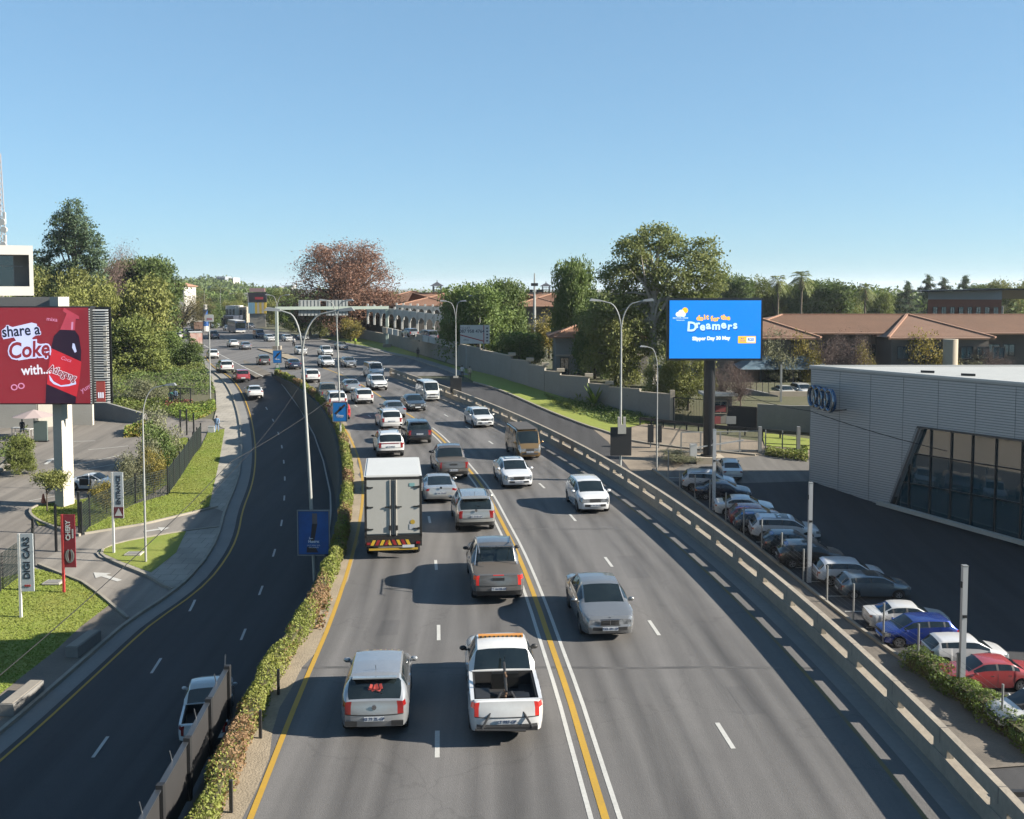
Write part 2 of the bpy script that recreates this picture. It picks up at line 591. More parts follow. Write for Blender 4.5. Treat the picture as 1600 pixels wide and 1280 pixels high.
KERB_R = [at(*p) for p in [(716, 587.5), (700, 580), (640, 560), (600, 552), (564, 543), (528, 536), (486, 529), (450, 521), (420, 516), (395, 511), (370, 506), (340, 500)]]
FAR_L = [at(*p) for p in [(236, 500), (228, 512), (245, 528), (270, 540), (290, 549), (308, 557)]]
poly = [xy(p) for p in BAR[::-1]] + [xy(p) for p in KERB_R] + [xy(p) for p in FAR_L]
poly += [xy(at(318, 568)), xy(at(350, 577)), xy(at(400, 581)), xy(at(425, 582))] + [xy(p) for p in offset_line(HED, .3)]
road = sheet('main_road', poly, A_MAIN, 0.0)
# deck edge under the parapet: the embankment walls
for nm, line, m in (('retaining_wall', offset_line(HED, .42), mat('shade_dark_concrete', (.075, .075, .068), .9, noise=((.5, .6),), col2=(.04, .045, .035))), ('embankment_wall', [Vector(p) for p in BAR], CONC)):  # retaining wall colour darkened to stand in for the shade on it
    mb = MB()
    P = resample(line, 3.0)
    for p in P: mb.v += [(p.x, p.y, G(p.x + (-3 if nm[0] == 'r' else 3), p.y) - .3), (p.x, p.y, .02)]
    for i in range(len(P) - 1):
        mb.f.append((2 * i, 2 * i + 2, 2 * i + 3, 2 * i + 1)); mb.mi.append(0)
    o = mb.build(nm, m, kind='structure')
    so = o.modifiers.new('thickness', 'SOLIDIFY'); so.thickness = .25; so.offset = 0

# ---- lower left road
KL = [low(*p) for p in [(308, 557), (320, 576), (346, 592), (360, 612), (368, 632), (374, 654), (378, 690), (376, 727), (368, 762), (350, 800), (342, 838), (322, 874), (282, 920), (200, 972), (155, 1012), (100, 1060), (0, 1147), (-110, 1235)]]
KLs = smooth_line(KL, 2)
right = [p for p in WALL_L]
lowpoly = [xy(low(362, 585)), xy(low(425, 580))] + [xy(p) for p in right] + [(right[-1].x, 10), (KL[-1].x - 2, 10)] + [xy(p) for p in KLs[::-1]]
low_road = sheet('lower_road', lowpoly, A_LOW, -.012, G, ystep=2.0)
gut = [p for p in KLs]
gl, gr = [], []
for p in resample(KLs, 2.0):
    gl.append(p)
gr = offset_line(gl, -.95)
for q in (gl, gr):
    for p in q: p.z = G(p.x, p.y) + .004
put('gutter', ribbon_mesh('gutter', gl, gr, CONC_G), kind='structure')
strip_solid(resample([p for p in KLs], 2.0), .18, .15, G).build('kerb', KERB, kind='structure')
stripe('edge_line', offset_line(resample(KLs, 2.0), -1.25), .12, YEL_L, .006, G, low_road)
# paving of the left side
lot = [(-260, 640), (150, 640), (330, 655), (345, 668), (351, 670), (376, 720), (368, 762), (350, 800), (342, 838), (322, 874), (282, 920), (200, 968), (172, 945), (100, 900), (55, 889), (0, 915), (-260, 980)]
sheet('forecourt', [xy(low(*p)) for p in lot], A_LOT, -.008, G)
slabs = [(303, 560), (325, 585), (337, 612), (338, 640), (334, 655), (345, 668), (351, 670), (343, 719), (327, 792), (350, 800), (368, 762), (376, 727), (378, 690), (374, 654), (368, 632), (360, 612), (346, 592), (320, 576), (309, 558)]
sheet('sidewalk', [xy(low(*p)) for p in slabs], SLABS, .03, G)
sheet('driveway_apron', [xy(low(*p)) for p in [(130, 836), (225, 821), (300, 803), (340, 794), (350, 800), (345, 822), (291, 831), (180, 850), (152, 865), (187, 884), (235, 902), (268, 924), (200, 970), (172, 945), (155, 930), (130, 912), (100, 900), (60, 880)]], asphalt('asphalt_drive', (.31, .28, .24)), .0, G)
island = [(150, 866), (180, 850), (291, 831), (345, 825), (340, 842), (322, 874), (280, 921), (265, 923), (235, 901), (187, 883), (155, 872)]
sheet('traffic_island', [xy(low(*p)) for p in island], SLABS, .09, G, thick=.2)
strip_solid(resample(smooth_line([low(*p) for p in [(345, 825), (291, 831), (180, 850), (150, 866), (187, 884), (235, 902), (265, 924), (282, 920), (322, 874)]], 2), 1.0), .16, .15, G).build('kerb', KERB, kind='structure')
lawns = []
for poly_ in ([(154, 864), (182, 851), (291, 832), (275, 866), (236, 897), (190, 880)],
              [(56, 890), (100, 901), (130, 913), (155, 931), (172, 946), (125, 982), (85, 1020), (37, 1057), (0, 1087), (-120, 1190), (-150, 940), (0, 905)],
              [(351, 671), (343, 719), (327, 792), (300, 801), (225, 819), (132, 834), (140, 824), (212, 788), (262, 774), (281, 748), (302, 715), (314, 699), (326, 674)],
              [(314, 697), (281, 747), (212, 786), (140, 823), (60, 822), (46, 800), (60, 790), (120, 782), (175, 775), (215, 752), (245, 715), (262, 690), (290, 684)]):
    P = [low(*p) for p in poly_]
    sheet('lawn', [xy(p) for p in P], LAWN, .10 if len(poly_) == 6 else .05, G)
    lawns.append([(p.x, p.y) for p in P])
strip_solid(resample([low(*p) for p in [(340, 793), (300, 802), (225, 820), (132, 835)]], 1.0), .14, .12, G).build('kerb', KERB, kind='structure')
strip_solid(resample([low(*p) for p in [(60, 884), (100, 900), (130, 912), (155, 930), (174, 946), (200, 968)]], 1.0), .16, .15, G).build('kerb', KERB, kind='structure')
strip_solid(resample(smooth_line([low(*p) for p in [(125, 838), (85, 826), (52, 812), (44, 798), (60, 790), (118, 782)]], 2), 1.0), .16, .16, G).build('kerb', KERB, kind='structure')
sheet('sidewalk', [xy(low(*p)) for p in [(172, 946), (125, 982), (85, 1020), (37, 1057), (0, 1087), (-120, 1190), (-110, 1233), (0, 1146), (100, 1059), (155, 1011), (199, 972)]], PAVE, .06, G)

# ---- right side: ramp, pavements, car park
R1 = [Vector((p.x + .4, p.y, 0)) for p in BAR]
KR = [low(*p) for p in [(740, 598), (800, 618), (862, 645), (925, 669), (950, 676)]]
ramp = [xy(p) for p in R1] + [(R1[-1].x + 8, 10)] + [xy(low(*p)) for p in [(1600, 1160), (1495, 1088), (1434, 1050), (1380, 1013), (1292, 944), (1221, 886), (1134, 818), (1044, 756), (985, 735), (960, 690), (950, 678)]] + [xy(p) for p in KR[::-1]]
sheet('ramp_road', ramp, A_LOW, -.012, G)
lotk = [low(*p) for p in [(1020, 735), (1044, 752), (1134, 818), (1221, 886), (1292, 943), (1380, 1012), (1434, 1049), (1495, 1088), (1565, 1140), (1640, 1195)]]
lotk = smooth_line(lotk, 1)
pl = offset_line(lotk, .15); pr = offset_line(lotk, 3.4)
for q in (pl, pr):
    for p in q: p.z = G(p.x, p.y) + .05
put('sidewalk', ribbon_mesh('sidewalk', pr, pl, PAVE), kind='structure')
strip_solid(resample(lotk, 2.0), .2, .18, G).build('kerb', KERB, kind='structure')
strip_solid(resample(KR + [low(985, 690), low(1060, 700), low(1180, 712)], 2.0), .2, .15, G).build('kerb', KERB, kind='structure')
sheet('side_street', [xy(low(*p)) for p in [(925, 669), (960, 655), (1050, 668), (1190, 690), (1300, 700), (1300, 716), (1195, 712), (1070, 722), (1040, 750), (985, 735), (950, 690)]], PAVE_T, -.004, G)
carpark = [xy(p) for p in lotk] + [(60, 38), (60, 70), (40, 90), (34, 104)] + [xy(low(*p)) for p in [(1190, 712), (1068, 722), (1040, 742)]]
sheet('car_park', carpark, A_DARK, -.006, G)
sheet('gate_paving', [xy(low(*p)) for p in [(1040, 744), (1070, 724), (1190, 712), (1290, 722), (1270, 752), (1160, 755), (1050, 752)]], asphalt('asphalt_gate', (.2, .185, .165)), 0, G)  # lot paving in a lighter, sunlit tone, ending at the shadow edge
sheet('side_lawn', [xy(low(*p)) for p in [(1190, 676), (1290, 690), (1290, 705), (1195, 697)]], LAWN, .05, G)
# white bay lines of the car park
bays = thing('bay_marking', 'faded white bay lines painted across the dark car park', 'parking lines')
for k in range(16):
    p = Vector(lotk[0]).lerp(lotk[-1], 0)
    y = 50 + k * 2.62
    x = np.interp(y, [q.y for q in lotk][::-1], [q.x for q in lotk][::-1])
    stripe('lane_marking', [Vector((x + .5, y, 0)), Vector((x + 5.2, y, 0))], .1, WHITE_L, .004, G, bays, step=1.0)
# verge between the ramp kerb and the boundary wall
verge = [(1010, 662), (950, 676), (925, 668), (862, 644), (800, 617), (740, 597), (700, 579), (640, 559), (600, 551), (564, 542), (528, 535), (500, 529), (540, 524), (600, 536), (660, 556), (720, 575), (800, 596), (860, 615), (940, 640), (1050, 656)]
sheet('grass_verge', [xy(low(*p)) for p in verge], LAWN, .05, G)
strip_solid(resample(KERB_R, 4.0), .2, .14, zero).build('kerb', KERB, kind='structure')
pv = [Vector(p) for p in KERB_R[:7]]
po = offset_line(pv, 1.6)
for q in (pv, po):
    for p in q: p.z = .09
put('sidewalk', ribbon_mesh('sidewalk', pv, po, CONC_G), kind='structure')

# ---- sandy strip at the foot of the hedge, paint
hs = resample(HED, 1.5)
o1, o2 = offset_line(hs, .2), offset_line(hs, -.8)
for i, p in enumerate(o2):
    t = i / len(o2)
    q = p + (hs[i] - p).normalized() * (random.random() * .3 - .1)
    p.x, p.y = q.x, q.y
for q in (o1, o2):
    for p in q: p.z = .006
put('sandy_strip', ribbon_mesh('sandy_strip', o1, o2, SAND), kind='structure')
C = resample(CL, 1.5)
stripe('centre_line', CL, .17, YEL_L, .006, None, road)
for s_ in (-.31, .31):
    stripe('centre_line', offset_line(CL[:int(len(CL) * .72)], s_), .11, WHITE_L, .006, None, road)
stripe('edge_line', YEL, .14, YEL_L, .01, None, road)
def dashes(line, phase, n=200, L=1.55, per=8.3, ymax=140, wd=.12, zf=None, parent=None, dz=.006, y0=0):
    P = resample(line, .25)
    i0 = int(phase / .25); per_i = per / .25
    k = 0
    while True:
        a = int(i0 + k * per_i)
        b = a + int(L / .25)
        k += 1
        if b >= len(P): break
        if P[a].y > ymax or P[a].y < y0: continue
        seg = P[a:b + 1]
        stripe('lane_marking', seg, wd, WHITE_L, dz, zf, parent, step=0.5)
LN1 = smooth_line([at(*p) for p in [(683, 1184), (684, 1080), (686, 1000), (683, 893), (675, 830), (660, 760), (640, 718), (612, 680), (589, 660), (565, 640), (530, 617), (480, 592)]], 2)
LN2 = smooth_line([at(*p) for p in [(1146, 1170), (1075, 1058), (1029, 992), (958, 886), (905, 820), (861, 771), (789, 708), (757, 684), (700, 650), (650, 627), (600, 607), (540, 583), (480, 565)]], 2)
dashes(LN1, .0, parent=road)
dashes(LN2, .0, parent=road)
e2 = offset_line(BAR, 1.15)
stripe('edge_line', [p for p in e2 if p.y < 120], .11, mat('road_paint_yellow_worn', (.24, .17, .04), .8, noise=((1, .8),), col2=(.12, .11, .09)), .007, None, road)
# concrete channel along the parapet
g1, g2 = offset_line(BAR, .12), offset_line(BAR, .62)
for q in (g1, g2):
    for p in q: p.z = .008
put('drain_channel', ribbon_mesh('drain_channel', g2, g1, CONC_G), kind='structure')
# far kerbs and the island with the gantry leg
isl = [(402, 546), (424, 547), (446, 553), (466, 561), (470, 566), (452, 563), (436, 557), (418, 551)]
sheet('median_island', [xy(at(*p)) for p in isl], SAND, .14, thick=.25)
sheet('gore_island', [xy(at(*p)) for p in [(380, 562), (406, 574), (424, 584), (400, 590), (384, 580)]], asphalt('asphalt_worn', (.2, .17, .13)), .008)
stripe('edge_line', [at(*p) for p in [(300, 528), (340, 552), (380, 573), (412, 589)]], .15, WHITE_L, .012, None, road)
stripe('edge_line', [at(*p) for p in [(330, 520), (348, 530), (362, 534), (400, 543)]], .3, KERB, .02, None, road)
# lanes of the lower road
LA = smooth_line([low(*p) for p in [(400, 612), (425, 650), (440, 690), (445, 735), (445, 771), (441, 818), (425, 877), (395, 955), (362, 1035), (330, 1110)]], 2)
LB = smooth_line([low(*p) for p in [(308, 930), (296, 957), (230, 1063), (125, 1212), (60, 1300)]], 2)
dashes(LA, 2.0, per=6.6, L=1.6, wd=.12, zf=G, parent=low_road)
dashes(LB, .9, per=8.0, L=1.9, wd=.13, zf=G, parent=low_road)
stripe('edge_line', [low(*p) for p in [(440, 600), (470, 640), (491, 680), (505, 720), (516, 770), (517, 800), (513, 840)]], .12, WHITE_L, .008, G, low_road)
# arrows on the forecourt
def arrow(name, p, q, wd, m, zf, parent=None, dz=.012):
    d = (q - p); L = d.length; d.normalize(); n = Vector((d.y, -d.x, 0))
    hl = min(1.0, L * .4)
    pts = [p - n * wd / 2, p + n * wd / 2, q - d * hl + n * wd / 2, q - d * hl + n * wd * 1.6, q, q - d * hl - n * wd * 1.6, q - d * hl - n * wd / 2]
    return sheet(name, [(a.x, a.y) for a in pts], m, dz, zf, kind=None if parent else 'structure', parent=parent)
for nm, a, b in (('arrow_marking', (187, 908), (146, 895)), ('arrow_marking', (71, 726), (84, 716)), ('arrow_marking', (225, 831), (265, 825))):
    arrow(nm, low(*a), low(*b), .32, WHITE_L, G, dz=.02)
for a, b in (((115, 690), (150, 689)), ((138, 703), (200, 697)), ((115, 727), (200, 709)), ((136, 733), (200, 722)), ((45, 783), (110, 771))):
    stripe('bay_line', [low(*a), low(*b)], .12, WHITE_L, .01, G)

# grass blades standing on the near lawns (counts as one growth)
def grass(name, polys, n, h, m, zoff):
    V, F = [], []
    for P in polys:
        A = np.array(P)
        x0, y0 = A.min(0); x1, y1 = A.max(0)
        k = 0
        area = (x1 - x0) * (y1 - y0)
        cand = RNG.uniform((x0, y0), (x1, y1), (n, 2))
        inside = np.zeros(n, bool)
        for i in range(len(A)):
            a, b = A[i], A[i - 1]
            c = ((a[1] > cand[:, 1]) != (b[1] > cand[:, 1])) & (cand[:, 0] < (b[0] - a[0]) * (cand[:, 1] - a[1]) / (b[1] - a[1] + 1e-12) + a[0])
            inside ^= c
        for x, y in cand[inside]:
            z = G(x, y) + zoff
            a = random.random() * 6.28; r = .05
            dx, dy = math.cos(a) * r, math.sin(a) * r
            hh = h * random.uniform(.5, 1.3)
            i = len(V)
            V += [(x - dx, y - dy, z), (x + dx, y + dy, z), (x + random.uniform(-.06, .06), y + random.uniform(-.06, .06), z + hh)]
            F.append((i, i + 1, i + 2))
    me = bpy.data.meshes.new(name)
    me.from_pydata(V, [], F)
    me.materials.append(m)
    return put(name, me, kind='stuff')
grass('grass', [lawns[1]], 46000, .045, BLADE, .05)
grass('grass', [lawns[0], lawns[2], lawns[3]], 38000, .045, BLADE, .06)

# expansion joints and mended patches across the carriageway
JNT = mat('joint_tar', (.07, .066, .063), .7, noise=((1.1, .8),), col2=(.15, .14, .13))
for y, wd in ((29.9, .16), (47.5, .14), (66.0, .14)):
    xl_, xr_ = float(np.interp(y, [p.y for p in HED][::-1], [p.x for p in HED][::-1])) + .6, float(np.interp(y, [p.y for p in BAR][::-1], [p.x for p in BAR][::-1])) - .7
    stripe('tar_joint', [Vector((lerp(xl_, xr_, k / 8), y + .06 * math.sin(k * 2.2), 0)) for k in range(9)], wd, JNT, .003, None, road)
PATCH = asphalt('asphalt_patch', (.158, .150, .145))
for cx, cy, w_, l_, r_ in ((4.9, 41, .9, 3.4, .05), (-4.1, 33.5, .7, 1.6, .02), (6.4, 27.5, .6, 2.0, .08)):
    c_, s_ = math.cos(r_), math.sin(r_)
    sheet('road_patch', [(cx + x * c_ - y * s_, cy + x * s_ + y * c_) for x, y in ((-w_ / 2, -l_ / 2), (w_ / 2, -l_ / 2 + .1), (w_ / 2 - .05, l_ / 2), (-w_ / 2 + .04, l_ / 2 - .08))], PATCH, .002, None, kind=None, parent=road)

# oil streaks down the lane centres, polished wheel tracks beside them: thin films with soft edges
def film(name, col, strength):
    m = mat(name, col, .6, noise=((.7, .5),), col2=tuple(c * .8 for c in col))
    N, L = m.node_tree.nodes, m.node_tree.links
    at_ = N.new('ShaderNodeAttribute'); at_.attribute_name = 'soft'
    tc_ = N.new('ShaderNodeTexCoord')
    mp_ = N.new('ShaderNodeMapping'); mp_.inputs['Scale'].default_value = (1.5, .12, 1)
    nz_ = N.new('ShaderNodeTexNoise'); nz_.inputs['Scale'].default_value = 1.0; nz_.inputs['Detail'].default_value = 5
    L.new(tc_.outputs['Object'], mp_.inputs[0]); L.new(mp_.outputs[0], nz_.inputs['Vector'])
    mr_ = N.new('ShaderNodeMapRange'); mr_.inputs[1].default_value, mr_.inputs[2].default_value = .3, .7
    mr_.inputs[3].default_value, mr_.inputs[4].default_value = .25 * strength, strength
    L.new(nz_.outputs['Fac'], mr_.inputs[0])
    mu_ = N.new('ShaderNodeMath'); mu_.operation = 'MULTIPLY'
    L.new(at_.outputs['Fac'], mu_.inputs[0]); L.new(mr_.outputs[0], mu_.inputs[1])
    L.new(mu_.outputs[0], N['Principled BSDF'].inputs['Alpha'])
    return m
OIL, POL = film('oil_film', (.06, .057, .055), .40), film('tyre_film', (.09, .086, .083), .28)
def soft_strip(name, line, wd, m, dz):
    P = resample(line, 2.0)
    V, F, S = [], [], []
    for q, s_ in ((offset_line(P, -wd / 2), 0), (P, 1), (offset_line(P, wd / 2), 0)):
        for p in q: V.append((p.x, p.y, dz)); S.append(s_)
    n = len(P)
    for k in range(2):
        for i in range(n - 1): F.append((k * n + i, (k + 1) * n + i, (k + 1) * n + i + 1, k * n + i + 1))
    me = bpy.data.meshes.new(name); me.from_pydata(V, [], F); me.materials.append(m)
    at_ = me.attributes.new('soft', 'FLOAT', 'POINT'); at_.data.foreach_set('value', S)
    return put(name, me, road)
fx_ = lambda ln: (lambda y: float(np.interp(y, sorted(p.y for p in ln), [p.x for p in sorted(ln, key=lambda p: p.y)])))
gx_ = [fx_(l) for l in (YEL, LN1, CL, LN2, [Vector((p.x - 1.6, p.y, 0)) for p in BAR])]
for k in range(4):
    for f_, wd, m, dz in ((.5, 1.0, OIL, .0028), (.27, .7, POL, .0022), (.73, .7, POL, .0022)):
        soft_strip('oil_streak' if m is OIL else 'tyre_track', [Vector((lerp(gx_[k](y), gx_[k + 1](y), f_), y, 0)) for y in np.arange(10, 118, 2.0)], wd, m, dz)
# ------------------------------------------------------------------ vehicles
def paintmat(name, metal, rough):
    m = mat(name, (.8, .8, .8), rough, metal, objcol=True, coat=.8, noise=((1.1, .16), (7, .10)), col2=(.22, .20, .18))
    return m
PAINT = paintmat('car_paint', 0.0, .22)
METAL_P = paintmat('car_paint_metallic', .55, .24)
GLASS_D = mat('car_glass', (.008, .012, .013), .04, spec=.6, noise=((1.7, .8),), col2=(.02, .03, .032))
BLACKP = mat('black_plastic', (.018, .018, .019), .6)
RUBBER = mat('tyre_rubber', (.012, .012, .012), .8)
RIM = mat('alloy_rim', (.42, .42, .44), .35, .8)
RIM_D = mat('steel_rim', (.09, .09, .095), .5, .5)
CHROME = mat('chrome', (.7, .7, .72), .15, 1.0)
HEADL = mat('headlight_glass', (.12, .13, .14), .08, .3, coat=1.0, noise=((7, .9),), col2=(.5, .52, .54))
TAILL = mat('tail_light_glass', (.28, .012, .012), .15, coat=1.0)
TAILON = mat('brake_light_lit', (.45, .02, .015), .2, emit=((1, .04, .03), .03), coat=1.0)
PLATE = mat('number_plate_white', (.62, .64, .66), .45)
PLATE_T = mat('number_plate_ink', (.02, .04, .12), .5)
AMBER = mat('amber_lamp', (.75, .30, .03), .3)
DARKIN = mat('dark_interior', (.012, .012, .013), .8)
WHITEP = mat('white_panel', (.72, .72, .69), .45, noise=((.7, .25), (6, .15)), col2=(.5, .49, .46))

def prof(pts, t):
    if t <= pts[0][0]: return pts[0][1]
    for (a, b), (c, d) in zip(pts, pts[1:]):
        if t <= c:
            return b + (d - b) * (t - a) / (c - a)
    return pts[-1][1]

CAR = {}
# t runs from the tail (0) to the nose (1). top: height of the centre line; belt: shoulder height
CAR['hatch'] = dict(L=3.85, W=1.69, H=1.50, top=[(0, .95), (.015, 1.0), (.105, 1.40), (.15, 1.46), (.35, 1.50), (.55, 1.48), (.615, 1.43), (.80, 1.02), (.9, .94), (.97, .86), (1, .79)], belt=[(0, .93), (.1, .98), (.8, .90), (.95, .82), (1, .75)], ws=(.615, .80), rw=(.015, .105), side=(.13, .75), pil=[.20, .41], wh=(.17, .815), wr=.30, rw_k=.78)
CAR['sedan'] = dict(L=4.55, W=1.76, H=1.43, top=[(0, .98), (.03, 1.0), (.15, 1.04), (.28, 1.36), (.34, 1.41), (.45, 1.43), (.55, 1.41), (.60, 1.37), (.76, .97), (.88, .88), (.97, .80), (1, .74)], belt=[(0, .92), (.15, .95), (.76, .88), (.95, .77), (1, .70)], ws=(.60, .76), rw=(.15, .28), side=(.22, .715), pil=[.29, .46], wh=(.20, .80), wr=.32, rw_k=.74)
CAR['coupe'] = dict(L=4.24, W=1.78, H=1.29, top=[(0, .86), (.03, .90), (.12, .93), (.33, 1.24), (.42, 1.29), (.52, 1.26), (.68, .90), (.85, .80), (.97, .66), (1, .58)], belt=[(0, .80), (.2, .88), (.68, .82), (.95, .64), (1, .55)], ws=(.52, .68), rw=(.12, .33), side=(.24, .64), pil=[.32], wh=(.19, .795), wr=.32, rw_k=.7)
CAR['suv'] = dict(L=4.45, W=1.84, H=1.66, top=[(0, 1.05), (.015, 1.1), (.09, 1.53), (.14, 1.62), (.35, 1.66), (.55, 1.63), (.61, 1.57), (.77, 1.12), (.9, 1.04), (.97, .92), (1, .78)], belt=[(0, 1.02), (.1, 1.06), (.77, 1.0), (.95, .86), (1, .74)], ws=(.61, .77), rw=(.015, .09), side=(.11, .735), pil=[.20, .42], wh=(.185, .81), wr=.36, rw_k=.77, trim=1)
CAR['bigsuv'] = dict(L=4.95, W=1.93, H=1.73, top=[(0, 1.08), (.015, 1.13), (.08, 1.58), (.13, 1.69), (.4, 1.73), (.58, 1.69), (.63, 1.62), (.78, 1.15), (.92, 1.06), (.98, .92), (1, .8)], belt=[(0, 1.04), (.1, 1.07), (.78, 1.03), (.95, .88), (1, .78)], ws=(.63, .78), rw=(.015, .08), side=(.11, .75), pil=[.22, .44], wh=(.19, .81), wr=.38, rw_k=.77, trim=1)
CAR['pickup'] = dict(L=5.33, W=1.86, H=1.80, top=[(0, 1.10), (.01, 1.13), (.30, 1.14), (.315, 1.15), (.355, 1.66), (.39, 1.77), (.5, 1.80), (.58, 1.77), (.625, 1.70), (.745, 1.22), (.93, 1.12), (.98, .98), (1, .85)], belt=[(0, 1.08), (.3, 1.08), (.745, 1.08), (.95, .95), (1, .82)], ws=(.625, .745), rw=(.315, .355), side=(.365, .72), pil=[.39, .52], wh=(.195, .795), wr=.39, rw_k=.75, trim=1, deck=(.012, .305))
CAR['minibus'] = dict(L=4.84, W=1.70, H=2.0, top=[(0, 1.12), (.012, 1.18), (.045, 1.82), (.08, 1.96), (.3, 2.0), (.7, 1.99), (.80, 1.93), (.84, 1.86), (.955, 1.12), (.985, .98), (1, .8)], belt=[(0, 1.08), (.9, 1.08), (.96, 1.02), (1, .76)], ws=(.84, .955), rw=(.012, .045), side=(.06, .915), pil=[.09, .33, .36, .62, .65], wh=(.215, .76), wr=.33, rw_k=.86)
CAR['van'] = dict(L=4.9, W=1.90, H=1.97, top=[(0, 1.12), (.012, 1.18), (.05, 1.78), (.08, 1.92), (.3, 1.97), (.65, 1.96), (.72, 1.88), (.865, 1.22), (.94, 1.12), (.985, .95), (1, .8)], belt=[(0, 1.08), (.865, 1.08), (.95, .98), (1, .78)], ws=(.72, .865), rw=(.012, .05), side=(.07, .84), pil=[.1, .37, .40, .63], wh=(.20, .81), wr=.34, rw_k=.86)

